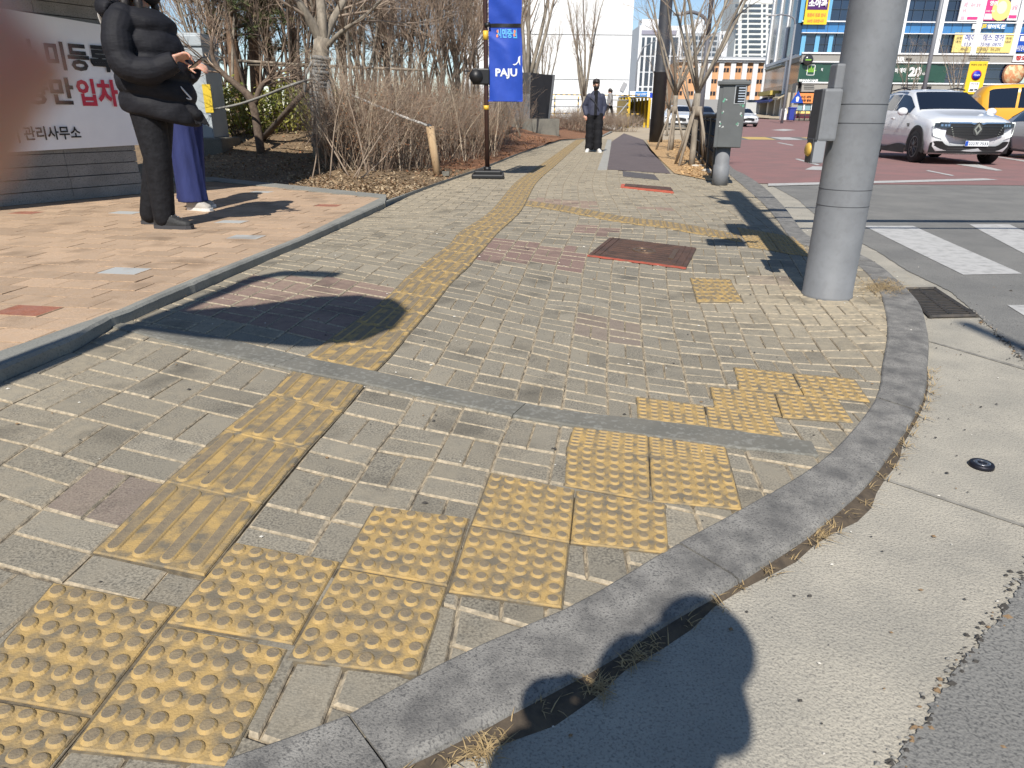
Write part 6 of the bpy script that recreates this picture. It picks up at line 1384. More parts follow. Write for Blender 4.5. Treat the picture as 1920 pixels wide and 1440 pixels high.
# black railing along the kerb
fa, fb = Vector((3.18, 11.6, 0)), Vector((5.75, 24.5, 0)); D = fb - fa; fn = thing('black_railing', 'black mesh railing along the kerb behind the staked street trees', 'fence', fa); N_ = 9
for i in range(N_):
    mb = MB(); p = D * (i / (N_ - 1)); mb.box(p + Vector((0, 0, .45)), (.06, .06, .95)); mb.build('post', M_blk, fn)
mb = MB()
for z in (.12, .38, .62, .86): mb.tube([(0, 0, z), D + Vector((0, 0, z))], .018, 6)
for i in range(56): p = D * (i / 55); mb.tube([p + Vector((0, 0, .12)), p + Vector((0, 0, .86))], .008, 4)
mb.tube([(0, 0, .93), D + Vector((0, 0, .93))], .034, 8); mb.build('mesh_panel', M_blk, fn)
# ------------------------------------------------------------------ buildings far behind: each stands at its own distance
def win(name, bx, X0, X1, Z0, Z1, Y, m, parent, dep=.06):
    o = bpy.data.objects.new(name, bx.data if isinstance(bx, bpy.types.Object) else bx); COL.objects.link(o); o.parent = parent
    o.location = ((X0 + X1) / 2, Y, (Z0 + Z1) / 2); o.scale = (abs(X1 - X0), dep, abs(Z1 - Z0)); return o
def unit(name, m):
    mb = MB(); mb.box((0, 0, 0), (1, 1, 1)); return mb.mesh(name, [m])
def P_(px, py, Y): return at(px, py, Y)
def block(name, label, px0, px1, pyt, pyb, Y, depth, m, cat='building', extra=0, zbot=-.4):
    x0 = at(px0, (pyt + pyb) / 2, Y).x; x1 = at(px1, (pyt + pyb) / 2, Y).x; zt = at((px0 + px1) / 2, pyt, Y).z
    o = thing(name, label, cat, (0, 0, 0)); mb = MB(); mb.box(((x0 + x1) / 2, Y + depth / 2, (zt + zbot) / 2), (x1 - x0, depth, zt - zbot)); mb.build('wall', m, o); return o, x0, x1, zt
M_hall = mat('hall_white', (.80, .80, .79), .7, (.76, .765, .76), .25); M_seam = mat('hall_seam', (.66, .67, .67), .7)
hall, hx0, hx1, hzt = block('white_hall', 'huge plain white hall wall behind the man and the louvred block', 868, 1187, -160, 232, 62.0, 34, M_hall)
mb = MB()
for py in (64, 148): z = at(1100, py, 62).z; mb.box(((hx0 + hx1) / 2, 61.97, z), (hx1 - hx0, .05, .05))
for k in range(1, 9): mb.box((hx0 + (hx1 - hx0) * k / 9, 61.98, hzt / 2), (.03, .03, hzt))
mb.box((hx1 + .02, 78, hzt - .3), (.06, 34, .6)); mb.build('panel_seam', M_seam, hall)
pw = at(1169, 163, 61.9); mb = MB(); mb.box((pw.x, 61.93, pw.z), (.35, .02, .7), M=Matrix.Rotation(R(25), 3, 'Y')); mb.build('faded_mark', mat('grey_mark', (.35, .35, .36), .8), hall)

# dark louvred block
Yl = 29.0; lb = at(985, 236, Yl); lb.z = zs(lb.x, Yl) - .15; lo_ = thing('louvred_block', 'dark grey louvred vent block with a slanted black opening, behind the staked trees', 'vent block', (lb.x, Yl, lb.z))
M_lg = mat('louvre_grey', (.125, .13, .14), .6, (.11, .115, .12), 3); M_ld = mat('louvre_dark', (.020, .020, .024), .7)
LX = lambda px, py: at(px, py, Yl) - Vector((lb.x, Yl, lb.z))
zt_, zb_ = LX(990, 136).z, LX(990, 224).z; xa, xb, xc, xd = LX(925, 180).x, LX(994, 180).x, LX(1041, 143).x, LX(1031, 224).x
mb = MB(); mb.prism([(xa, .15), (xb, -.0), (xb + .1, 2.0), (xa, 2.2)], zb_, zt_); mb.build('side_wall', M_lg, lo_)
mb = MB(); zl0 = LX(990, 174).z
for k in range(12): z = zl0 + (zt_ - zl0 - .06) * k / 11; mb.add([(xa + .05, .13, z), (xb - .03, -.02, z), (xb - .03, -.07, z + .055), (xa + .05, .08, z + .055), (xa + .05, .13, z + .03), (xb - .03, -.02, z + .03)], [(0, 1, 2, 3), (3, 2, 5, 4)])
mb.build('louvre', mat('louvre_pale', (.30, .31, .32), .5), lo_)
mb = MB(); mb.add([(xb + .002, .0, zb_), (xd, .9, zb_), (xc, 1.0, zt_ - .05), (xb + .002, .0, zt_), (xb + .1, 2, zb_), (xd, 2.2, zb_), (xc, 2.2, zt_ - .05), (xb + .1, 2, zt_)], [(0, 1, 2, 3), (7, 6, 5, 4), (1, 5, 6, 2), (0, 4, 5, 1), (3, 2, 6, 7)]); mb.build('slanted_opening', M_ld, lo_)
mb = MB(); mb.add([(xd - .02, .86, zb_), (xd + .05, .9, zb_), (xc + .05, .98, zt_ - .02), (xc - .32, .86, zt_ - .02)], [(0, 1, 2, 3)]); mb.add([(xd - .02, .9, zb_), (xd + .05, .94, zb_), (xc + .05, 1.02, zt_ - .02), (xc - .32, .9, zt_ - .02)], [(3, 2, 1, 0)]); mb.build('edge_panel', M_lg, lo_)
mb = MB(); mb.box(((xa + xd) / 2 + .1, .9, zb_ - .52), (xd - xa + .5, 2.6, 1.1), M=Matrix.Identity(3)); mb.build('concrete_base', M_conc, lo_)

# guard railings with yellow and black tape before the hall
M_wrail = mat('grey_rail', (.34, .35, .37), .5); Yg = 54.0
gd = thing('guard_rail', 'grey scaffold rail with yellow and black hazard bars in front of the white hall', 'guard rail', (0, Yg, 0)); mb = MB(); mk = MB(); mg = MB()
for py in (178, 213):
    for i in range(34):
        x0 = at(1030, py, Yg).x + .19 * i; z = at(1100, py, Yg).z; (mb if i % 2 else mk).tube([(x0, 0, z), (x0 + .19, 0, z)], .035, 6)
for px in (1084, 1177, 1040, 1130):
    x = at(px, 200, Yg).x
    for i in range(10): z = .1 + .2 * i; (mb if i % 2 else mk).tube([(x, .02, z), (x, .02, z + .2)], .04, 6)
for py in (187, 200, 220): z = at(1100, py, Yg).z; mg.tube([(at(1030, py, Yg).x, .05, z), (at(1180, py, Yg).x, .05, z)], .035, 6)
for a, b in (((1152, 222), (1178, 192)), ((1060, 232), (1096, 206))): mg.tube([at(*a, Yg) - Vector((0, Yg + .3, 0)), at(*b, Yg) - Vector((0, Yg, 0))], .035, 6)
mb.build('yellow_bar', M_yel, gd); mk.build('black_bar', M_blk, gd); mg.build('grey_bar', M_wrail, gd)

# yellow covered passage
Yt = 56.0; tn = thing('covered_passage', 'yellow framed covered walkway with a blue sign, beside the white hall', 'walkway', (0, Yt, 0))
X = lambda px, py=200: at(px, py, Yt).x
Z = lambda py, px=1195: at(px, py, Yt).z
M_yf = mat('passage_yellow', (.62, .41, .02), .5); M_yin = mat('passage_yellow_shaded', (.26, .17, .015), .7)  # inner sheets: the passage yellow darkened for the shade inside
for k in range(7):
    for px in (1179.5, 1217): mb = MB(); mb.box((X(px), k * 1.6, Z(182) / 2), (.15, .15, Z(182))); mb.build('post', M_yf, tn)
mb = MB(); mb.box(((X(1179) + X(1218)) / 2, 0, Z(182)), (X(1218) - X(1179), .14, .12)); mb.build('beam', M_yf, tn)
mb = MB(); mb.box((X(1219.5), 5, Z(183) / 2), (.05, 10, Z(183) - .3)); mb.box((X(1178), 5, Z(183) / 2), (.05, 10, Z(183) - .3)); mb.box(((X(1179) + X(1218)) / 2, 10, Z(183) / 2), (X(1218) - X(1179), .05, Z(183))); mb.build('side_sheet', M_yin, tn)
mb = MB(); mb.box(((X(1179) + X(1219)) / 2, 5, Z(182) + .1), (X(1219) - X(1179), 10.2, .12)); mb.build('roof', mat('passage_roof', (.25, .25, .27), .7), tn)
mb = MB(); mb.box(((X(1179) + X(1217)) / 2, -.12, (Z(171) + Z(182)) / 2), (X(1217) - X(1179), .06, Z(171) - Z(182))); hdr = mb.build('header_board', M_hall, tn)
mb = MB(); mb.box(((X(1189) + X(1211)) / 2, -.17, (Z(172) + Z(181)) / 2), (X(1211) - X(1189), .04, Z(172) - Z(181))); put_text(mb, '보행자 안전통로', (X(1190.5), -.2, Z(178.7)), (1, 0, 0), (0, 0, 1), X(1209.5) - X(1190.5), Z(174.5) - Z(178.7), 1, .02); mb.build('blue_sign', [mat('sign_blue', (.03, .20, .52), .5), M_wtxt], hdr)
bs = at(1225, 179, 50); mb = MB(); mb.box(bs, (.45, .05, .3)); mb.tube([(bs.x + .2, 50.05, 0), (bs.x + .2, 50.05, bs.z + .2)], .03, 6); tag(mb.build('blue_signboard', mat('deep_blue', (.01, .06, .48), .5)), 'small deep blue signboard between the covered walkway and the charcoal pole', 'sign')

# towers
M_glz = mat('tower_glass', (.085, .105, .13), .12, (.06, .075, .095), .2, spec=.7); U_glz = unit('tower_window', M_glz)
M_tw = mat('tower_white', (.74, .75, .76), .7, (.70, .71, .73), .05); M_tg = mat('tower_shade_grey', (.40, .42, .44), .8); M_tc = mat('tower_cream', (.70, .71, .68), .7, (.64, .65, .63), .05)
Yw = 210.0; tw, a0, a1, zt = block('white_tower', 'white gridded tower with tall dark window strips, left behind the charcoal pole', 1193.5, 1274, 48, 226, Yw, 22, M_tw)
for (q0, q1) in ((1201, 1206), (1210, 1217.5), (1220.5, 1226), (1229, 1235), (1238, 1243), (1250, 1254.5), (1257, 1268)):
    for (r0_, r1_) in ((70, 103), (106.5, 133), (136, 160), (164, 170), (173, 180)): win('window', U_glz, at(q0, 115, Yw).x, at(q1, 115, Yw).x, at(q0, r0_, Yw).z, at(q0, r1_, Yw).z, Yw - .06, M_glz, tw, .3)
mb = MB(); mb.box(((at(1203, 61, Yw).x + at(1268, 61, Yw).x) / 2, Yw - .1, at(1235, 61, Yw).z), (at(1268, 61, Yw).x - at(1203, 61, Yw).x, .3, at(1235, 57, Yw).z - at(1235, 65, Yw).z)); mb.build('sign_band', mat('mauve_grey', (.30, .29, .36), .6), tw)
mb = MB(); mb.box((at(1237, 45, Yw).x, Yw + 8, zt + .8), (8, 6, 2.6)); mb.build('roof_house', M_tw, tw)
Ym = 250.0; ap, b0, b1, zt2 = block('apartment_block', 'shade-grey apartment slab with a white end wall, right of the white gridded tower', 1277, 1342, 62, 226, Ym, 20, M_tg)  # front wall grey: its shade is put into the colour
for i in range(7):
    for j in range(10): win('window', U_glz, at(1279 + 9 * i, 120, Ym).x, at(1285.5 + 9 * i, 120, Ym).x, at(1310, 68 + 10.5 * j, Ym).z, at(1310, 73.5 + 10.5 * j, Ym).z, Ym - .05, M_glz, ap, .3)
mb = MB(); x0, x1 = at(1342, 120, Ym).x, at(1359, 120, Ym).x; mb.box(((x0 + x1) / 2, Ym + 9, at(1350, 59, Ym).z / 2), (x1 - x0, 20, at(1350, 59, Ym).z)); mb.build('end_wall', M_tw, ap)
for j in range(5): win('window', U_glz, at(1346, 120, Ym).x, at(1348.5, 120, Ym).x, at(1347, 66 + 12 * j, Ym).z, at(1347, 73 + 12 * j, Ym).z, Ym - 1.05, M_glz, ap, .3)
mb = MB(); mb.box((at(1310, 55, Ym).x, Ym + 6, zt2 + 1), (9, 6, 3.4)); mb.box((at(1316, 50, Ym).x, Ym + 6, zt2 + 2.4), (3, 4, 4)); mb.build('roof_house', M_tw, ap)
Yh = 300.0; th, c0, c1, zt3 = block('apartment_tower', 'tall pale apartment tower with rows of wide grey windows, above the orange school', 1375, 1460, -20, 226, Yh, 22, M_tc)
for j in range(12):
    y0 = 8 + 9.6 * j
    for (q0, q1, hh_) in ((1379, 1384, 6), (1391, 1401, 5.5), (1404, 1427, 5.0), (1431, 1436, 4.5), (1441, 1454, 6)): win('window', U_glz, at(q0, y0, Yh).x, at(q1, y0, Yh).x, at(q0, y0, Yh).z, at(q0, y0 + hh_, Yh).z, Yh - .05, M_glz, th, .3)
Yf = 330.0; fb_, _, _, _ = block('apartment_block', 'sliver of a distant apartment block between the white hall and the white tower', 1180, 1196, 82, 226, Yf, 20, M_tc)
for j in range(8):
    for q0 in (1184, 1189): win('window', U_glz, at(q0, 150, Yf).x, at(q0 + 3, 150, Yf).x, at(q0, 88 + 11 * j, Yf).z, at(q0, 94 + 11 * j, Yf).z, Yf - .05, M_glz, fb_, .3)
# orange school
Ys = 150.0; M_or = mat('school_orange', (.66, .37, .19), .8, (.62, .34, .18), .2); sch, s0, s1, zs3 = block('school', 'orange school with white pilasters and small paired windows under a grey roof edge', 1266, 1440, 117, 226, Ys, 20, M_or)
xx = lambda px, py=150: at(px, py, Ys).x
zz_ = lambda py, px=1400: at(px, py, Ys).z
mb = MB()
for q in (1345, 1367, 1388.5, 1408.5, 1428, 1324, 1303): mb.box(((xx(q) + xx(q + 9)) / 2, Ys - .15, zz_(117) / 2), (xx(q + 9) - xx(q), .5, zz_(117)))
mb.build('pilaster', M_tw, sch)
mb = MB(); mb.box(((s0 + s1) / 2, Ys - .2, (zz_(107) + zz_(117)) / 2), (s1 - s0 + .6, .9, zz_(107) - zz_(117))); mb.build('roof_edge', mat('roof_grey', (.40, .42, .45), .7), sch)
mb = MB(); mb.box(((s0 + s1) / 2, Ys - .3, zz_(112)), (s1 - s0 + .8, 1.2, .28)); mb.build('cornice', M_tw, sch)
mb = MB(); mb.box(((s0 + s1) / 2, Ys - .5, zz_(187) / 2), (s1 - s0, 1.0, zz_(187))); mb.build('plinth', mat('plinth_grey', (.33, .33, .33), .8), sch)
U_sw = unit('school_window', mat('school_glass', (.035, .04, .055), .25))
for q in (1354, 1376, 1397, 1418.5, 1333, 1312, 1291, 1270):
    for y0 in (128, 149, 172):
        for d_ in (0, 6): win('window', U_sw, xx(q + d_), xx(q + d_ + 4.6), zz_(y0), zz_(y0 + 3.8), Ys - .05, None, sch, .2); win('window', U_sw, xx(q + d_), xx(q + d_ + 4.6), zz_(y0 + 5), zz_(y0 + 6.6), Ys - .05, None, sch, .2)
mb = MB(); x0, x1 = at(1398, 200, 118).x, at(1440, 200, 118).x
mb.box(((x0 + x1) / 2, 118, 1.6), (x1 - x0, .2, 2.4)); tag(mb.build('boundary_wall', mat('fence_white', (.55, .56, .56), .8, (.48, .49, .5), .4)), 'pale boundary wall of the orange school at the corner of the glass building', 'wall')

# ------------------------------------------------------------------ the glass commercial building on the right
Yc = 98.0; FX = lambda px, py=160: at(px, py, Yc).x
FZ = lambda py, px=1700: at(px, py, Yc).z
M_glass = mat('facade_glass', (.020, .040, .085), .06, (.012, .022, .05), .12, spec=.9, coat=.4); M_span = mat('blue_spandrel', (.055, .215, .47), .15, (.045, .17, .40), .2, spec=.7); M_lspan = mat('light_blue_panel', (.16, .42, .66), .2)
M_stone = mat('facade_stone', (.33, .315, .285), .8, (.28, .27, .25), .4); M_whitep = mat('facade_white', (.76, .77, .79), .5); M_shop = mat('shop_dark', (.030, .030, .034), .25, (.06, .06, .065), .5); M_green = mat('green_film', (.016, .060, .045), .2, (.03, .085, .06), .3, spec=.6)
cbg = thing('commercial_building', 'glass-fronted commercial building with blue bands and many shop signs across the road', 'building', (0, Yc, 0))
fx0, fx1 = FX(1501, 130), 96.0; ztop = 26.0
def frect(mb, px0, py0, px1, py1, off, th=.12, m=0, X1=None):
    ym = (py0 + py1) / 2; x0 = at(px0, ym, Yc).x; x1 = X1 if X1 is not None else at(px1, ym, Yc).x; z0, z1 = at((px0 + px1) / 2, py1, Yc).z, at((px0 + px1) / 2, py0, Yc).z
    mb.box(((x0 + x1) / 2, -off, (z0 + z1) / 2), (x1 - x0, th, z1 - z0), m)
mb = MB(); mb.prism([(fx0 + .15, .3), (fx1, .3), (fx1, 30), (fx0 + 5.4, 30)], -.3, ztop); mb.build('core', M_shop, cbg)
mb = MB(); frect(mb, 1501, -160, 1920, 104, .06, .1, 0, fx1); frect(mb, 1501, 117, 1920, 157, .06, .1, 0, fx1); mb.build('window_glass', M_glass, cbg)
mb = MB(); mm = MB()
for (p0, p1) in ((43, 63), (-38, -16), (-118, -96)): frect(mb, 1503, p0, 1920, p1, .16, .1, 0, fx1)
mb.build('spandrel_band', M_span, cbg)
for k in range(46):                                             # thin mullions
    x = fx0 + (fx1 - fx0) * k / 46; mm.box((x, -.19, 14.0), (.06, .06, 11.5))
for py in (0, 18, 84, 128, 145): frect(mm, 1501, py, 1920, py + .9, .19, .06, 0, fx1)
mm.build('mullion', mat('mullion_dark', (.05, .07, .10), .4), cbg)
mb = MB()
for px in (1494, 1520, 1545): frect(mb, px + 6, 66, px + 14, 104, .20, .05); frect(mb, px + 6, -20, px + 14, 43, .20, .05)
mb.build('light_panel', M_lspan, cbg)
mb = MB()
for px in (1676, 1746, 1816.5, 1891, 1960): frect(mb, px, 88, px + 10.5, 90, .26, .4); x0 = at(px, 89, Yc).x; x1 = at(px + 10.5, 89, Yc).x; mb.box(((x0 + x1) / 2, -.28, (FZ(101) + ztop) / 2), (x1 - x0, .5, ztop - FZ(101)))
for p0, p1 in ((41, 43.2), (63, 64.5), (100, 103), (155.5, 158), (117, 119)): frect(mb, 1501, p0, 1920, p1, .30, .5, 0, fx1)
mb.build('white_trim', M_whitep, cbg)
mb = MB(); frect(mb, 1501, 103, 1920, 117, .22, .35, 0, fx1); frect(mb, 1501, 158, 1920, 174, .22, .35, 0, fx1)
for px in (1478, 1527, 1546, 1652, 1668, 1762, 1860): frect(mb, px + 4, 174, px + 16, 222, .2, .4)
mb.build('stone_band', M_stone, cbg)
mb = MB(); 
for k in range(3): frect(mb, 1505, 160 + 3.2 * k, 1524, 160.8 + 3.2 * k, .42, .05); frect(mb, 1686, 160 + 3.2 * k, 1718, 160.8 + 3.2 * k, .42, .05); frect(mb, 1812, 106 + 3.2 * k, 1852, 106.6 + 3.2 * k, .42, .05)
mb.build('vent_slot', M_shop, cbg)
for a_, b_ in ((1504, 1556), (1655, 1772)): mb = MB(); frect(mb, a_, 119.5, b_, 155, .24, .06); mb.build('green_window_film', M_green, cbg)
mb = MB(); frect(mb, 1672, 176, 1722, 186, .3, .1); frect(mb, 1772, 183, 1905, 222, .3, .1); frect(mb, 1905, 118, 1925, 156, .26, .06); mb.build('pale_shop_front', mat('pale_green_glass', (.42, .52, .50), .3), cbg)
mb = MB(); frect(mb, 1641, 158, 1666, 222, .34, .15); frect(mb, 1724, 162, 1742, 170, .45, .1); mb.build('dark_sign', M_blk, cbg)
# left wing that recedes along the side street
q0 = Vector((fx0, 0, 0)); q1 = Vector((at(1438, 130, 121).x, 23.0, 0)); dv = q1 - q0
def lrect(mb, t0, t1, z0, z1, off, m=0):
    n_ = Vector((dv.y, -dv.x, 0)).normalized() * -1; n_ = Vector((-dv.y, dv.x, 0)).normalized()
    a = q0 + dv * t0 + n_ * off; b = q0 + dv * t1 + n_ * off; c = q0 + dv * t1; d = q0 + dv * t0
    mb.prism([(a.x, a.y), (b.x, b.y), (c.x, c.y), (d.x, d.y)], z0, z1, m)
zC, zD, zE, zF = FZ(103), FZ(117), FZ(157), FZ(174)
mb = MB(); lrect(mb, 0, 1, zD, zE, .1); lrect(mb, 0, 1, zC, ztop, .1); mb.build('side_glass', mat('side_glass', (.022, .030, .040), .10, (.09, .11, .13), .35, spec=.8, lo=.5, hi=.62), cbg)
mb = MB()
for t in (.22, .45, .70, .97): lrect(mb, t, t + .045, zC, ztop, .35)
lrect(mb, 0, 1, zC - .3, zC + .1, .4); lrect(mb, .30, .34, 0, zD + .5, .38); mb.build('white_trim', M_whitep, cbg)
mb = MB(); lrect(mb, 0, 1, zD, zC - .3, .25); lrect(mb, .0, .10, 0, zE, .2); mb.build('side_stone', M_stone, cbg)
mb = MB(); lrect(mb, 0, 1, 0, zE, .05); mb.build('side_shop', M_shop, cbg)
M_pier = mat('pier_tan', (.48, .43, .35), .8)
for q_ in ((.36, .40, 0, zF, .9), (.55, .6, 0, zF - .4, 1.0), (.84, .90, .2, zF - .6, 1.0), (.12, .17, 0, zF, .5)): mb = MB(); lrect(mb, *q_); mb.build('shop_pier', M_pier, cbg)
for t0, t1, z0, m_ in ((.18, .34, zF - .6, mat('awning_tan', (.42, .36, .26), .8)), (.44, .98, zF - .9, mat('awning_navy', (.02, .03, .14), .7))):
    mb = MB(); n_ = Vector((-dv.y, dv.x, 0)).normalized(); a = q0 + dv * t0; b = q0 + dv * t1
    mb.add([a + Vector((0, 0, z0 + .7)), b + Vector((0, 0, z0 + .7)), b + n_ * 1.5 + Vector((0, 0, z0)), a + n_ * 1.5 + Vector((0, 0, z0)), a + Vector((0, 0, z0 + .6)), b + Vector((0, 0, z0 + .6)), b + n_ * 1.5 + Vector((0, 0, z0 - .25)), a + n_ * 1.5 + Vector((0, 0, z0 - .25))], [(0, 1, 2, 3), (7, 6, 5, 4), (3, 2, 6, 7), (0, 3, 7, 4), (1, 5, 6, 2)]); mb.build('awning', m_, cbg)
mb = MB(); lrect(mb, .5, .9, zF - .1, zF + .5, 1.2); mb.build('yellow_fascia', mat('fascia_yellow', (.55, .42, .10), .6), cbg)
mb = MB(); lrect(mb, .42, .95, zD + .15, zC - .5, .55); mb.build('pale_fascia', mat('fascia_pale', (.50, .52, .50), .6), cbg)
# signs: each its own thing, on the facade
def sign(name, label, px0, py0, px1, py1, m, off=.55, texts=(), extras=(), mats=None, cat='sign'):
    x0 = FX(px0, (py0 + py1) / 2); x1 = FX(px1, (py0 + py1) / 2); z0, z1 = at((px0 + px1) / 2, py1, Yc).z, at((px0 + px1) / 2, py0, Yc).z
    mb = MB(); mb.box(((x0 + x1) / 2, Yc - off, (z0 + z1) / 2), (x1 - x0, .16, z1 - z0)); o = mb.build(name, m); tag(o, label, cat, 'shop signs on the commercial building')
    fr = lambda u, v_: Vector((x0 + (x1 - x0) * u, Yc - off - .09, z0 + (z1 - z0) * v_))
    for (nm, u0, v0, u1, v1, m_) in extras:
        e = MB(); a, b = fr(u0, v0), fr(u1, v1); e.box(((a.x + b.x) / 2, a.y - .005, (a.z + b.z) / 2), (b.x - a.x, .03, b.z - a.z)); e.build(nm, m_, o)
    for (t, u0, v0, u1, v1, m_, bd) in texts:
        e = MB(); a, b = fr(u0, v0), fr(u1, v1); put_text(e, t, a + Vector((0, -.04, 0)), (1, 0, 0), (0, 0, 1), b.x - a.x, b.z - a.z, 0, bd); e.build('lettering', m_, o)
    return o, fr
T_bl = mat('letter_blue', (.02, .04, .30), .6); T_pk = mat('pink_print', (.62, .05, .22), .6); T_lp = mat('light_pink', (.80, .42, .50), .6); T_ye = mat('sign_yellow', (.80, .56, .03), .5); T_cy = mat('cream_yellow', (.78, .62, .22), .5); T_vi = mat('sign_violet', (.075, .015, .13), .5); T_or = mat('sign_orange', (.80, .27, .08), .5); T_wh = mat('sign_white', (.78, .78, .78), .5); T_ro = mat('royal_blue', (.01, .07, .42), .5); T_rd = mat('letter_red', (.50, .03, .03), .6); T_gn = mat('leaf_green', (.20, .42, .05), .6)
sign('shop_sign', 'tall violet and yellow clinic sign with white Korean letters, left of the grey pole', 1508, -30, 1551, 47, T_ye, .6, [('내 과', .14, .72, .86, .95, T_wh, .05), ('소아과', .10, .42, .90, .62, T_wh, .05), ('전문의 진료 안내', .10, .19, .90, .28, T_or, .03), ('365일 진료합니다', .14, .05, .86, .13, T_or, .03)], [('violet_field', .06, .36, .94, 1.0, T_vi)])
sign('shop_sign', 'white and pink printed window sign, leftmost on the upper floor', 1796, 1, 1839, 40, T_wh, .35, [('수학', .12, .62, .28, .92, T_lp, .02), ('국어 과학', .42, .66, .86, .86, T_lp, .02), ('논술', .12, .42, .28, .60, T_lp, .02)], [('pink_bar', .38, .06, .82, .20, T_pk), ('pink_dot', .10, .06, .26, .22, T_lp)])
o, fr = sign('shop_sign', 'magenta window sign with white lettering and a blonde figure', 1842, -2, 1884, 39, T_pk, .36, [('영어', .16, .66, .52, .90, T_wh, .04), ('초등 전문', .06, .38, .46, .46, T_wh, .02)], [('white_panel', .06, .04, .42, .30, T_wh), ('white_panel', .52, .04, .90, .30, T_wh)])
mb = MB(); c = fr(.74, .58); mb.add([c + Vector((1.15 * math.cos(a), -.035, 1.0 * math.sin(a) - (.45 if math.sin(a) < 0 else 0))) for a in np.linspace(0, 2 * math.pi, 18, endpoint=False)], [tuple(range(18))]); mb.build('yellow_hair', T_cy, o); mb = MB(); mb.add([c + Vector((.62 * math.cos(a), -.045, .72 * math.sin(a) + .02)) for a in np.linspace(0, 2 * math.pi, 16, endpoint=False)], [tuple(range(16))]); mb.build('pale_face', mat('print_skin', (.78, .62, .52), .6), o)
sign('shop_sign', 'white strip sign with faint pink lettering at the right edge of the upper floor', 1888, 0, 1906, 39, T_wh, .37, [('상담', .2, .5, .8, .75, T_lp, .02)], [('pink_bar', .1, .1, .9, .25, T_pk)])
sign('shop_sign', 'raised white and yellow letter sign of the language school on the blue band', 1819, 46, 1881, 55, T_wh, .40, [('JS', .26, .02, .42, .98, T_ye, .06), ('영어학원', .44, .05, .98, .95, M_wtxt, .05)], [('blue_backing', .22, -.04, 1.02, 1.04, M_span)])
sign('shop_sign', 'long cream yellow and white window sign with blue lettering and a telephone number', 1784, 62.5, 1893, 99, T_cy, .38, [('메이', .18, .60, .36, .92, T_bl, .01), ('에스', .48, .60, .64, .92, T_bl, .01), ('영어', .68, .60, .83, .92, T_bl, .01), ('010', .18, .34, .30, .50, T_bl, .0), ('7598', .46, .34, .62, .50, T_bl, .0), ('0870', .67, .34, .82, .50, T_bl, .0), ('파닉스', .14, .08, .28, .24, M_txt, .0), ('초등 영어회화', .42, .06, .58, .26, M_txt, .0), ('미국 교과서', .66, .06, .82, .26, M_txt, .0), ('유명', .03, .66, .12, .80, M_txt, .0), ('내신', .03, .48, .12, .62, M_txt, .0), ('독해', .88, .66, .97, .80, M_txt, .0), ('대비', .88, .48, .97, .62, M_txt, .0)], [('white_field', .14, .30, .86, .97, T_wh)])
sign('shop_sign', 'royal blue window sign with a white fruit-like mark, cut by the right frame edge', 1902, 62, 1960, 98, T_ro, .39, [('미술 4', .30, .30, .95, .62, T_wh, .02), ('수강 문의', .04, .05, .28, .34, T_wh, .02)], [('white_mark', .08, .56, .24, .82, T_wh)])
sign('shop_sign', 'white shop sign with red slanted lettering over the food picture', 1894, 102, 1960, 117, T_wh, .55, [('장모님 치킨', .06, .2, .9, .8, T_rd, .04)])
sign('shop_sign', 'white raised HAIR letters on the stone band right of the grey pole', 1668.5, 106.5, 1698, 116.5, M_stone, .44, [('HAIR', .03, .05, .82, .95, T_wh, .05)], [('small_plate', .88, .30, 1.25, .70, M_blk)])
sign('window_lettering', 'white lettering with a large 20 on the green salon window right of the grey pole', 1660, 122, 1752, 152, M_green, .29, [('네이버 예약', .02, .48, .38, .82, T_wh, .03), ('20', .44, .26, .70, .88, T_wh, .06), ('OFF', .72, .38, .86, .52, T_wh, .03), ('첫 방문 고객', .44, .10, .70, .18, T_wh, .01)], cat='window sign')
o, fr = sign('window_lettering', 'RIHANN HAIR lettering with framed green leaf emblem on the salon window left of the pole', 1488 + 8, 121, 1537, 154, M_green, .30, [('RIHANN HAIR', .05, .02, .93, .16, T_wh, .05), ('예', .97, .62, 1.05, .8, T_wh, .02)], cat='window sign')
mb = MB()
for (u0, v0, u1, v1) in ((.34, .38, .70, .41), (.34, .95, .70, .98), (.34, .38, .37, .98), (.67, .38, .70, .98)): a, b = fr(u0, v0), fr(u1, v1); mb.box(((a.x + b.x) / 2, a.y - .02, (a.z + b.z) / 2), (b.x - a.x, .03, b.z - a.z))
mb.build('emblem_frame', T_wh, o); mb = MB()
for k in (-2, -1, 0, 1, 2):
    c = fr(.52, .56); d = Vector((math.sin(k * .62), 0, math.cos(k * .62))); s_ = Vector((d.z, 0, -d.x)); mb.add([c + Vector((0, -.03, 0)), c + d * .35 + s_ * .13 + Vector((0, -.03, 0)), c + d * .78 + Vector((0, -.03, 0)), c + d * .35 - s_ * .13 + Vector((0, -.03, 0))], [(0, 3, 2, 1)])
mb.build('leaf_emblem', T_gn, o)
c = at(1514, 112.5, Yc - .6); mb = MB(); mb.lathe([(.01, 0), (.62, 0), (.62, .2), (.01, .2)], 22, (c.x, Yc - .7, c.z), Matrix.Rotation(R(90), 3, 'X')); o = mb.build('round_sign', M_shop); tag(o, 'small round green sign on the stone band above the framed emblem', 'sign'); mb = MB(); mb.box((c.x, Yc - .915, c.z), (.75, .02, .16)); mb.build('green_band', T_gn, o)
sign('shop_sign', 'orange shop sign with dark lettering at street level, left of the pole', 1487, 175, 1525, 193.5, T_or, .5, [('수선 세탁', .28, .50, .80, .76, M_txt, .03), ('운동화 빨래', .24, .14, .80, .40, M_txt, .03)])
sign('shop_sign', 'narrow piece of an orange shop sign showing just left of the grey pole', 1535, 175, 1552, 192, T_or, .5, [('할인', .2, .35, .8, .7, T_wh, .03)])
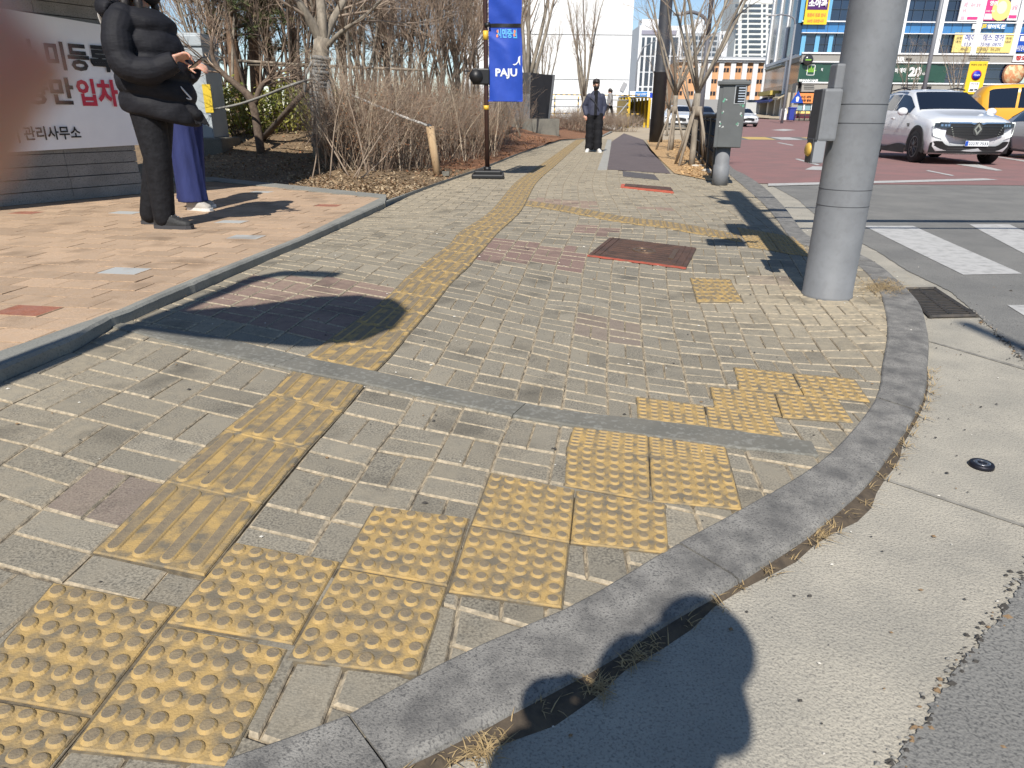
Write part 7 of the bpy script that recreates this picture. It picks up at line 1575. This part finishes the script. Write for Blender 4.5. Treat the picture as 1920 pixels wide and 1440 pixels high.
c0_ = at(1902, 138, Yc - .5); mb = MB(); mb.lathe([(.01, 0), (1.45, 0), (1.45, .06), (.01, .06)], 30, (c0_.x, Yc - .34, c0_.z), Matrix.Rotation(R(90), 3, 'X')); o = mb.build('food_picture', mat('food_rim', (.22, .10, .06), .6)); tag(o, 'round window picture of a pizza above the yellow taxi', 'window sign'); mb = MB(); mb.lathe([(.01, 0), (1.25, 0), (1.25, .02), (.01, .02)], 30, (c0_.x, Yc - .405, c0_.z), Matrix.Rotation(R(90), 3, 'X')); mb.build('food_print', mat('food_print', (.62, .26, .12), .6, (.70, .55, .32), 2.2, lo=.45, hi=.55), o)
# doors and street-level bits
mb = MB()
for px in (1488, 1503, 1518): frect(mb, px, 195, px + 3, 220, .3, .1)
for px in (1491, 1506): frect(mb, px, 196, px + 11, 220, .26, .05, 1)
mb.build('shop_door', [M_whitep, mat('shop_glass_blue', (.22, .34, .38), .15)], cbg)
gx = thing('street_railing', 'low dark railing before the shops on the far pavement', 'fence', (0, 79, 0)); mb = MB(); z = zr(79) + .15
xa_, xb_ = at(1490, 215, 79).x, at(1548, 215, 79).x
for k in range(7): x = xa_ + (xb_ - xa_) * k / 6; mb.tube([(x, 0, z), (x, 0, z + 1.0)], .05, 6)
mb.build('post', M_black, gx); mb = MB(); mb.tube([(xa_, 0, z + 1), (xb_, 0, z + 1)], .05, 6); mb.tube([(xa_, 0, z + .55), (xb_, 0, z + .55)], .035, 6); mb.build('rail', M_black, gx)
bn = at(1484, 215, 82); mb = MB(); mb.bbox((bn.x, 82, zr(82) + .75), (.7, .7, 1.2), .08); mb.bbox((bn.x, 82, zr(82) + 1.4), (.8, .8, .14), .04); tag(mb.build('street_bin', mat('bin_blue', (.03, .05, .30), .5)), 'blue street bin on the far pavement at the corner shop', 'bin')
mb = MB(); mb.bbox((bn.x - .9, 82, zr(82) + .65), (.6, .6, 1.0), .08); mb.tube([(bn.x - .9, 82, zr(82) + 1.1), (bn.x - .9, 82, zr(82) + 1.35)], [.35, .2], 10); tag(mb.build('street_bin', T_wh), 'white street bin on the far pavement beside the blue one', 'bin')
mb = MB(); bx_ = at(1507, 214, 84)
for k in range(3): mb.bbox((bx_.x + 1.5 * k - 1.5, 84, zr(84) + .55), (1.3, .7, .5), .05, 0); mb.bbox((bx_.x + 1.5 * k - 1.5, 84, zr(84) + .95), (1.3, .7, .32), .05, 1)
tag(mb.build('goods_stall', [mat('stall_maroon', (.10, .02, .03), .7), T_cy]), 'row of low maroon and yellow goods tables before the orange shop sign', 'stall')
# blue crossing sign
c = at(1494, 183, 74); mb = MB(); mb.prism([(-.62, -.5), (.62, -.5), (.0, .62)], -.03, .03); 
o = mb.build('crossing_sign', T_ro); o.matrix_world = Matrix.Translation(Vector((c.x, 73.8, c.z))) @ Matrix.Rotation(R(90), 4, 'X'); tag(o, 'blue triangular crossing sign on the thin lamp post by the orange shop sign', 'road sign')
mb = MB(); mb.prism([(-.10, -.38), (.10, -.38), (.16, .0), (0, .12), (-.16, .0)], -.04, .04); mb.build('walker_mark', T_wh, o)
# yellow no-parking board
Yy = 46.0; c = at(1829, 146, Yy); o = thing('warning_board', 'tall yellow no-parking board with a blue and red roundel, above the white car', 'road sign', (c.x, Yy, zr(Yy))); zc = c.z - zr(Yy); sx = 31 * Yy / FPX; sz = 52 * Yy / FPX
mb = MB(); mb.tube([(0, .05, 0), (0, .05, zc)], .05, 8); mb.build('post', M_blk, o); mb = MB(); mb.bbox((0, 0, zc), (sx, .05, sz), .02); bd = mb.build('board', T_ye, o)
RX = Matrix.Rotation(R(90), 3, 'X'); mb = MB(); put_text(mb, '주정차 단속 구역', (-.42 * sx, -.032, zc + .36 * sz), (1, 0, 0), (0, 0, 1), .84 * sx, .06 * sz, 0, .01); mb.build('lettering', M_txt, bd)
mb = MB(); mb.lathe([(.01, 0), (.27 * sx, 0), (.27 * sx, .02), (.01, .02)], 24, (0, -.03, zc + .08 * sz), RX); mb.build('red_ring', T_rd, bd)
mb = MB(); mb.lathe([(.01, 0), (.225 * sx, 0), (.225 * sx, .02), (.01, .02)], 24, (0, -.04, zc + .08 * sz), RX); put_text(mb, '주정차금지', (-.17 * sx, -.063, zc + .055 * sz), (1, 0, 0), (0, 0, 1), .34 * sx, .055 * sz, 1, .02); mb.build('blue_roundel', [mat('roundel_blue', (.015, .03, .45), .5), M_wtxt], bd)
mb = MB(); mb.box((0, -.035, zc - .28 * sz), (.52 * sx, .02, .30 * sz)); mb.box((-.1 * sx, -.05, zc - .37 * sz), (.2 * sx, .01, .05 * sz), 1); mb.box((.14 * sx, -.05, zc - .36 * sz), (.16 * sx, .01, .04 * sz), 1); put_text(mb, '견인지역', (-.2 * sx, -.05, zc - .22 * sz), (1, 0, 0), (0, 0, 1), .4 * sx, .07 * sz, 1, .0); mb.build('white_panel', [T_wh, M_txt], bd)
for px, Y, sc2, lb in ((1694, 78, 1.9, 'thin bare street tree before the salon window, across the road'), (1783, 78, 2.1, 'bare street tree across the road, left of the yellow board'), (1790, 79, 1.7, 'second thin bare street tree across the road by the yellow board')):
    b = at(px, 215, Y); copy_thing(TR[0], (b.x, Y, zr(Y)), px, sc2, lb, 'street trees across the road')
# ------------------------------------------------------------------ vehicles
M_tyre = mat('tyre', (.012, .012, .013), .85); M_rim = mat('dark_alloy', (.10, .10, .105), .35, metal=.7); M_cg = mat('car_glass', (.006, .008, .014), .04, spec=.9, coat=.3); M_clad = mat('black_cladding', (.012, .012, .013), .55); M_chrome = mat('chrome', (.62, .63, .65), .12, metal=1.0); M_plate = mat('plate_white', (.72, .74, .76), .4); M_drl = mat('daylight_lamp', (.82, .90, .82), .3, emit=.7); M_hl = mat('headlamp', (.03, .032, .036), .08, spec=.9)
def car(name, label, cat, loc, heading, st, paint, wb, r, L, glass, front=True, group=None, plate=None, van=False):
    o = thing(name, label, cat, loc, heading, group); xs = np.array([s_[0] for s_ in st][::-1]); A_ = np.array([s_[1:] for s_ in st][::-1])
    def smp(x): return [np.interp(x, xs, A_[:, k]) for k in range(5)]
    xmax, xmin = xs[-1], xs[0]
    def nose(x, y):
        if x > 1.0: return x - .20 * (x - 1.0) / (xmax - 1.0) * min(1.2, abs(y) / .9) ** 2.6
        if x < -1.4: return x + .22 * (-1.4 - x) / (-1.4 - xmin) * min(1.2, abs(y) / .9) ** 2.6
        return x
    def half(x):
        zb, zl, zt, w_, wt = smp(x); p5 = (w_ - .03, zl); p8 = (wt, zt - .05)
        return [(0, zb), (w_ - .12, zb), (w_ - .02, zb + .10), (w_ + .006, zb + .45 * (zl - zb)), (w_ - .004, zb + .8 * (zl - zb)), p5, tuple(np.array(p5) * .67 + np.array(p8) * .33), tuple(np.array(p5) * .33 + np.array(p8) * .67), p8, (wt - .10, zt - .008), (wt * .5, zt + .006), (0, zt + .010)]
    xx_ = np.concatenate([[xmin], np.linspace(xmin + .05, xmax - .05, 60), [xmax]])
    # soften the corners of the side line
    A0 = A_.copy(); fine = np.linspace(xmin, xmax, 240); F = np.array([[np.interp(x, xs, A0[:, k]) for k in range(5)] for x in fine]); ker = np.hanning(17); ker /= ker.sum()
    Fs = np.array([np.convolve(np.pad(F[:, k], 8, 'edge'), ker, 'valid') for k in range(5)]).T
    def smp(x): return [np.interp(x, fine, Fs[:, k]) for k in range(5)]
    rr = []
    for x in xx_:
        h = half(x); rr.append([Vector((nose(x, y), y, z)) for y, z in h] + [Vector((nose(x, y), -y, z)) for y, z in reversed(h[1:-1])])
    mb = MB(); mb.rings(rr, 0, True, True); body = mb.build('body', paint, o)
    def side(x, f, sgn, off=.007):
        zb, zl, zt, w_, wt = smp(x); y = (w_ - .03) * (1 - f) + wt * f; z = zl * (1 - f) + (zt - .05) * f; return Vector((nose(x, y), sgn * (y + off), z + off * .5))
    for (x0, x1, f0, f1) in glass:
        for sgn in (-1, 1):
            mb = MB(); n_ = 8; top = [side(x0 + (x1 - x0) * i / n_, f1, sgn) for i in range(n_ + 1)]; bot = [side(x0 + (x1 - x0) * i / n_, f0, sgn) for i in range(n_ + 1)]; vs = top + bot; mb.add(vs, [((i, i + 1, n_ + 2 + i, n_ + 1 + i) if sgn > 0 else (i, n_ + 1 + i, n_ + 2 + i, i + 1)) for i in range(n_)]); mb.build('side_window', M_cg, o)
    return o, smp, nose, side, body
def screen(o, smp, nose, x0, x1, m, inset=.05, name='windscreen', off=.016):
    mb = MB(); ny = 10; rows = []
    for i in range(7):
        x = x0 + (x1 - x0) * i / 6; zb, zl, zt, w_, wt = smp(x); wv = wt - inset; rows.append([Vector((nose(x, wv * (2 * j / ny - 1)), wv * (2 * j / ny - 1), zt + off - .012 * abs(2 * j / ny - 1) ** 3)) for j in range(ny + 1)])
    vs = [p for r_ in rows for p in r_]; mb.add(vs, [(i * (ny + 1) + j, i * (ny + 1) + j + 1, (i + 1) * (ny + 1) + j + 1, (i + 1) * (ny + 1) + j) if x1 > x0 else (i * (ny + 1) + j, (i + 1) * (ny + 1) + j, (i + 1) * (ny + 1) + j + 1, i * (ny + 1) + j + 1) for i in range(6) for j in range(ny)], 0, True); return mb.build(name, m, o)
def wheels(o, xf, xr, w_, r, clad=True, spokes=5):
    Mx = Matrix.Rotation(R(90), 3, 'X')
    for x in (xf, xr):
        for sgn in (-1, 1):
            c = Vector((x, sgn * (w_ - .10), r)); mb = MB(); mb.lathe([(r * .62, -.11), (r * .93, -.115), (r, -.08), (r, .08), (r * .93, .115), (r * .62, .11)], 28, c, Mx); wh = mb.build('wheel', M_tyre, o)
            mb = MB(); mb.lathe([(r * .63, -.085), (r * .66, -.112), (r * .60, -.112), (r * .57, -.06), (r * .57, .06), (r * .60, .112), (r * .66, .112), (r * .63, .085)], 24, c, Mx)
            for k in range(spokes):
                a = 2 * math.pi * k / spokes + .4; d = Vector((math.cos(a), 0, math.sin(a))); n_ = Vector((-d.z, 0, d.x)); yo = Vector((0, sgn * .10, 0))
                for s2 in (-.055, .055): mb.tube([c + yo + n_ * s2 * .3 + d * .03, c + yo * .85 + n_ * s2 * 1.5 + d * r * .62], [.032, .024], 5, sm=False)
            mb.lathe([(.06, -.10), (.05, -.115), (.05, .115), (.06, .10)], 12, c, Mx); mb.lathe([(r * .5, -.03), (r * .5, .03)], 20, c, Mx); mb.build('rim', M_rim, wh)
            mb = MB(); ring = []
            rr = []
            for k in range(19):
                a = R(-14) + R(208) * k / 18; ro, ri = (r + .115, r + .045)
                cc = Vector((x, 0, r)); rr.append([cc + Vector((ri * math.cos(a), sgn * (w_ - .16), ri * math.sin(a))), cc + Vector((ri * math.cos(a), sgn * (w_ + .016), ri * math.sin(a))), cc + Vector((ro * math.cos(a), sgn * (w_ + .012), ro * math.sin(a))), cc + Vector((ro * math.cos(a), sgn * (w_ - .03), ro * math.sin(a)))])
            mb.rings(rr, 0, True, False); n0 = [Vector((x + (r + .05) * math.cos(a), sgn * (w_ + .009), r + (r + .05) * math.sin(a))) for a in np.linspace(R(-14), R(194), 19)]
            mb.add(n0, [tuple(range(19)) if sgn < 0 else tuple(reversed(range(19)))]); mb.build('wheel_arch', M_clad if clad else M_tyre, o)  # flat dark disc on the body side stands in for shade in the well
def fpatch(mb, xfun, pts, off=.012, m=0):                       # polygon strip on the nose: list of (y, z0, z1)
    a = [Vector((xfun(y, z0) + off, y, z0)) for y, z0, z1 in pts]; b = [Vector((xfun(y, z1) + off, y, z1)) for y, z0, z1 in pts]; n_ = len(pts)
    vs = a + b; mb.add(vs, [(i, i + 1, n_ + i + 1, n_ + i) for i in range(n_ - 1)], m)
SUV = [(2.36, .34, .78, .90, .84, .70), (2.30, .26, .88, .97, .91, .76), (2.0, .22, .97, 1.035, .935, .82), (1.4, .22, 1.04, 1.11, .945, .85), (1.02, .22, 1.08, 1.17, .945, .84), (.55, .22, 1.10, 1.40, .94, .75), (.12, .22, 1.11, 1.61, .94, .66), (-.3, .22, 1.12, 1.665, .94, .65), (-1.0, .22, 1.13, 1.665, .94, .65), (-1.7, .22, 1.14, 1.60, .93, .63), (-2.1, .26, 1.14, 1.42, .92, .62), (-2.34, .38, 1.06, 1.16, .88, .66), (-2.42, .50, .95, 1.02, .80, .62)]
M_wcar = mat('white_car_paint', (.72, .73, .745), .28, coat=.9); fL, rL = gr(1724, 305), gr(1653, 292); hdg = (fL - rL); cdir = math.atan2(hdg.y, hdg.x) + R(5)
hv = Vector((math.cos(cdir), math.sin(cdir), 0)); sv = Vector((hv.y, -hv.x, 0))      # sv: the car's right hand side
cloc = fL - hv * 1.40 - sv * -.0; right_visible = sv.x < 0
cloc = fL - hv * 1.42 + (sv * .84 if sv.x > 0 else -sv * .84); cloc = cloc + Vector((-.12, 0, 0)); cloc.z = zr(cloc.y)
suv, smp, nose, side, body = car('parked_car', 'white sports utility car with black grille and lit daytime lamps, facing the crossing', 'car', cloc, cdir, SUV, M_wcar, 2.82, .365, 4.78, [(.72, -.36, .10, .86), (-.43, -1.22, .10, .86), (-1.29, -1.80, .14, .82)])
suv.name = 'white_car'; suv.scale = (1, 1, 1.05)
screen(suv, smp, nose, .98, .16, M_cg); wheels(suv, 1.42, -1.40, .945, .365)
def xf(y, z):
    t = sstep(.30, .62, z) * (1 - .30 * sstep(.80, 1.0, z)); return 2.30 + .065 * t - .20 * (abs(y) / .9) ** 2.6
mb = MB(); fpatch(mb, xf, [(y, .56 + .10 * (abs(y) / .62) ** 2, .895) for y in np.linspace(-.64, .64, 17)]); grl = mb.build('grille', M_clad, suv)
mb = MB()
for z in (.66, .715, .77, .825): fpatch(mb, xf, [(y, z, z + .010) for y in np.linspace(-.55, .55, 15)], .020)
mb.build('grille_bar', M_hl, grl)
mb = MB(); fpatch(mb, xf, [(y, .895 - .02 * (abs(y) < .13), .925 - .02 * (abs(y) < .13)) for y in np.linspace(-.62, .62, 23)], .024)
for sgn in (-1, 1):
    for k in range(6): y = sgn * (.56 - .018 * k); fpatch(mb, xf, [(y - .012, .80 - .045 * k, .815 - .045 * k), (y + .012, .80 - .045 * k, .815 - .045 * k)], .026)
mb.build('chrome_strip', M_chrome, grl)
mb = MB(); x_ = xf(0, .76) + .03
for s_, d_ in ((1.0, 0), ):
    out = [(0, .125), (.085, 0), (0, -.125), (-.085, 0)]; inn = [(0, .062), (.042, 0), (0, -.062), (-.042, 0)]
    vs = [(x_, y, .775 + z) for y, z in out] + [(x_, y, .775 + z) for y, z in inn] + [(x_ - .02, y * 1.02, .775 + z * 1.02) for y, z in out]; mb.add(vs, [(i, (i + 1) % 4, 4 + (i + 1) % 4, 4 + i) for i in range(4)] + [(i, 8 + i, 8 + (i + 1) % 4, (i + 1) % 4) for i in range(4)])
mb.build('diamond_emblem', M_chrome, grl)
mb = MB(); vs = [(x_ - .012, .115 * math.cos(a), .775 + .15 * math.sin(a)) for a in np.linspace(0, 2 * math.pi, 8, endpoint=False)]; mb.add(vs, [tuple(range(8))]); mb.build('emblem_plinth', M_hl, grl)
for sgn in (-1, 1):
    mb = MB(); pts = [(sgn * y, z0, .915 + .012 * (y - .6)) for y, z0 in ((.58, .80), (.66, .785), (.74, .785), (.82, .80), (.885, .82))]
    fpatch(mb, xf, pts if sgn > 0 else pts[::-1], .016); hl = mb.build('headlight', M_hl, suv)
    mb = MB(); pts = [(sgn * y, z0, z1) for y, z0, z1 in ((.80, .905, .925), (.89, .90, .925), (.905, .78, .92))]; fpatch(mb, xf, pts if sgn > 0 else pts[::-1], .026)
    pts = [(sgn * y, z0, z1) for y, z0, z1 in ((.895, .70, .80), (.875, .63, .70), (.82, .605, .64), (.70, .595, .615))]; fpatch(mb, xf, pts[::-1] if sgn > 0 else pts, .026); mb.build('daytime_lamp', M_drl, hl)
    mb = MB()
    for y in (.62, .68, .75): pts = [(sgn * (y - .022), .83, .875), (sgn * (y + .022), .83, .875)]; fpatch(mb, xf, pts if sgn > 0 else pts[::-1], .022)
    mb.build('lens', M_chrome, hl)
    mb = MB(); c = side(.62, .05, sgn) + Vector((.05, sgn * .16, .03)); ball(mb, c, .13, 10, (.62, .95, .72)); mr = mb.build('wing_mirror', M_wcar, suv); mb = MB(); mb.tube([side(.60, .02, sgn), c - Vector((0, sgn * .05, .06))], .03, 6); mb.build('mirror_arm', M_clad, mr)
    for x in (-.20, -1.06): mb = MB(); mb.bbox(Vector((x, sgn * (.948), .985)), (.20, .035, .032), .01); mb.build('door_handle', M_wcar, suv)
    mb = MB(); mb.tube([side(-.1, .98, sgn, .02) + Vector((0, 0, .06)), side(-.5, .98, sgn, .02) + Vector((0, -sgn * .02, .09)), side(-1.5, .98, sgn, .02) + Vector((0, -sgn * .02, .08)), side(-1.85, .98, sgn, .02) + Vector((0, 0, .04))], .018, 6); mb.build('roof_rail', M_clad, suv)
    mb = MB(); pts = [(x, .20, .36 + .05 * math.sin(3 * x)) for x in np.linspace(.92, -.92, 9)]; vs = [Vector((x, sgn * .958, z)) for x, z, _ in pts] + [Vector((x, sgn * .954, z)) for x, _, z in pts]; n_ = len(pts); mb.add(vs, [(i, i + 1, n_ + i + 1, n_ + i) if sgn > 0 else (i, n_ + i, n_ + i + 1, i + 1) for i in range(n_ - 1)]); mb.build('sill_cladding', M_clad, suv)
    mb = MB(); mb.box((.84, sgn * .95, .86), (.13, .012, .03)); mb.box((.86, sgn * .951, .82), (.08, .012, .03)); mb.build('side_vent', M_clad, suv)
mb = MB(); fpatch(mb, xf, [(y, .26, .42 + .10 * sstep(.55, .70, abs(y)) - .05 * sstep(.8, .92, abs(y))) for y in np.linspace(-.90, .90, 25)], .018); bp = mb.build('lower_bumper', M_clad, suv)
mb = MB()
for z in (.31, .36): fpatch(mb, xf, [(y, z, z + .012) for y in np.linspace(-.55, .55, 11)], .027)
mb.build('bumper_bar', M_rim, bp)
mb = MB(); xpl = xf(0, .48) + .03; mb.box((xpl, .06, .475), (.012, .52, .115)); pl = mb.build('number_plate', M_plate, suv)
mb = MB(); mb.box((xpl + .005, -.168, .475), (.012, .062, .10)); mb.build('blue_band', T_ro, pl)
mb = MB(); put_text(mb, '222저 7533', (xpl + .010, -.125, .437), (0, 1, 0), (0, 0, 1), .43, .075, 0, .015); mb.build('lettering', mat('plate_ink', (.10, .11, .14), .6), pl)
VAN = [(2.5, .35, .75, .85, .8, .6), (2.3, .25, .9, 1.0, .93, .75), (1.7, .22, 1.0, 1.12, .98, .85), (1.3, .22, 1.05, 1.25, .99, .85), (.6, .22, 1.12, 1.78, .99, .78), (.2, .22, 1.14, 1.88, .99, .77), (-1.5, .22, 1.14, 1.90, .99, .77), (-2.25, .24, 1.14, 1.86, .97, .77), (-2.46, .3, 1.12, 1.74, .96, .80), (-2.56, .45, 1.08, 1.45, .92, .80)]
M_taxi = mat('taxi_yellow', (.72, .36, .015), .3, coat=.8); vl = gr(1850, 271); Yv = 27.0; vl = at(1850, 240, Yv)
van, smp, nose, side, body = car('taxi_van', 'yellow taxi van with dark windows behind the white car at the frame edge', 'taxi', Vector((vl.x + 2.95, Yv + .9, zr(Yv))), R(-22), VAN, M_taxi, 3.06, .36, 5.1, [(.85, -.25, .08, .92), (-.34, -1.30, .08, .92), (-1.38, -2.34, .08, .90)])
van.scale = (1.08, 1.08, 1.17)
screen(van, smp, nose, 1.1, .5, M_cg); wheels(van, 1.6, -1.46, .985, .36, False)
mb = MB(); mb.bbox((-.6, 0, 1.99), (.35, .9, .16), .05); mb.build('roof_light', mat('lamp_orange', (.75, .30, .03), .4), van)
for k, x in ((0, -1.05),):
    mb = MB(); mb.add([Vector((x + .17 * math.cos(a) * (1 if math.sin(a) > -.6 else .7), -.998, .78 + .19 * math.sin(a))) for a in np.linspace(0, 2 * math.pi, 20, endpoint=False)] + [Vector((x - .06, -.998, .55))], [tuple(range(20)), (13, 20, 15)]); mb.build('door_badge', mat('badge_navy', (.03, .03, .10), .5), van)
    mb = MB(); put_text(mb, '안심콜', (x - .12, -1.003, .77), (1, 0, 0), (0, 0, 1), .24, .07, 0, .02); put_text(mb, '택시', (x - .07, -1.003, .68), (1, 0, 0), (0, 0, 1), .14, .06, 0, .02); put_text(mb, '8', (x + .36, -.998, .76), (1, 0, 0), (0, 0, 1), .07, .12, 1, .03); mb.build('lettering', [M_wtxt, M_rtxt], van)
SED = [(2.45, .33, .60, .68, .8, .62), (2.32, .2, .72, .80, .9, .76), (1.5, .18, .85, .92, .93, .82), (1.0, .18, .90, 1.0, .93, .82), (.3, .18, .92, 1.33, .92, .70), (-.1, .18, .93, 1.43, .92, .64), (-.9, .18, .94, 1.42, .92, .63), (-1.5, .18, .95, 1.22, .92, .68), (-1.9, .2, .95, 1.05, .92, .78), (-2.35, .28, .93, 1.0, .88, .72), (-2.45, .4, .8, .88, .8, .65)]
def sedan(label, loc, hd, paint, group=None):
    o, smp, nose, side, body = car('saloon_car', label, 'car', loc, hd, SED, paint, 2.9, .34, 4.9, [(.75, -.30, .10, .86), (-.38, -1.25, .10, .86)], group=group); screen(o, smp, nose, .95, .2, M_cg); screen(o, smp, nose, -1.2, -1.85, M_cg, name='rear_window'); wheels(o, 1.5, -1.42, .93, .34, False)
    xg = lambda y, z: 2.42 - .20 * (abs(y) / .9) ** 2.6 - .1 * sstep(.62, .8, z)
    mb = MB(); fpatch(mb, xg, [(y, .44 + .05 * abs(y), .66 - .10 * abs(y)) for y in np.linspace(-.5, .5, 9)], .03); mb.build('grille', M_clad, o)
    mb = MB(); fpatch(mb, xg, [(y, .22, .32) for y in np.linspace(-.75, .75, 11)], .02); mb.build('lower_intake', M_clad, o)
    for sgn in (-1, 1): mb = MB(); pts = [(sgn * y, .60, .69) for y in (.58, .7, .84)]; fpatch(mb, xg, pts if sgn > 0 else pts[::-1], .03); mb.build('headlight', M_hl, o)
    for sgn in (-1, 1): mb = MB(); ball(mb, side(.62, .08, sgn) + Vector((0, sgn * .12, .02)), .10, 8, (.6, .95, .7)); mb.build('wing_mirror', paint, o)
    mb = MB(); mb.box((2.45, 0, .40), (.01, .5, .11)); mb.build('number_plate', M_plate, o)
    return o
p = at(1402, 225, 60.0); sedan('white saloon car driving towards the camera on the red road, half behind the control cabinet', Vector((p.x, 62, zr(62))), R(-92), M_wcar)
p = at(1925, 262, 19.5); sedan('grey car whose edge shows at the right frame border beside the white car', Vector((p.x + 1.55, 20.2, zr(20))), R(-100), mat('grey_car_paint', (.24, .25, .27), .3, coat=.8))
p = at(1277, 205, 50.0); sedan('white parked car seen through the black railing and the staked trees', Vector((p.x, 51, .1)), R(-100), M_wcar)
p = at(1322, 205, 54.0); sedan('dark parked car beyond the black railing, left of the control cabinet', Vector((p.x, 55, .1)), R(-96), mat('dark_car_paint', (.05, .055, .065), .3, coat=.8))
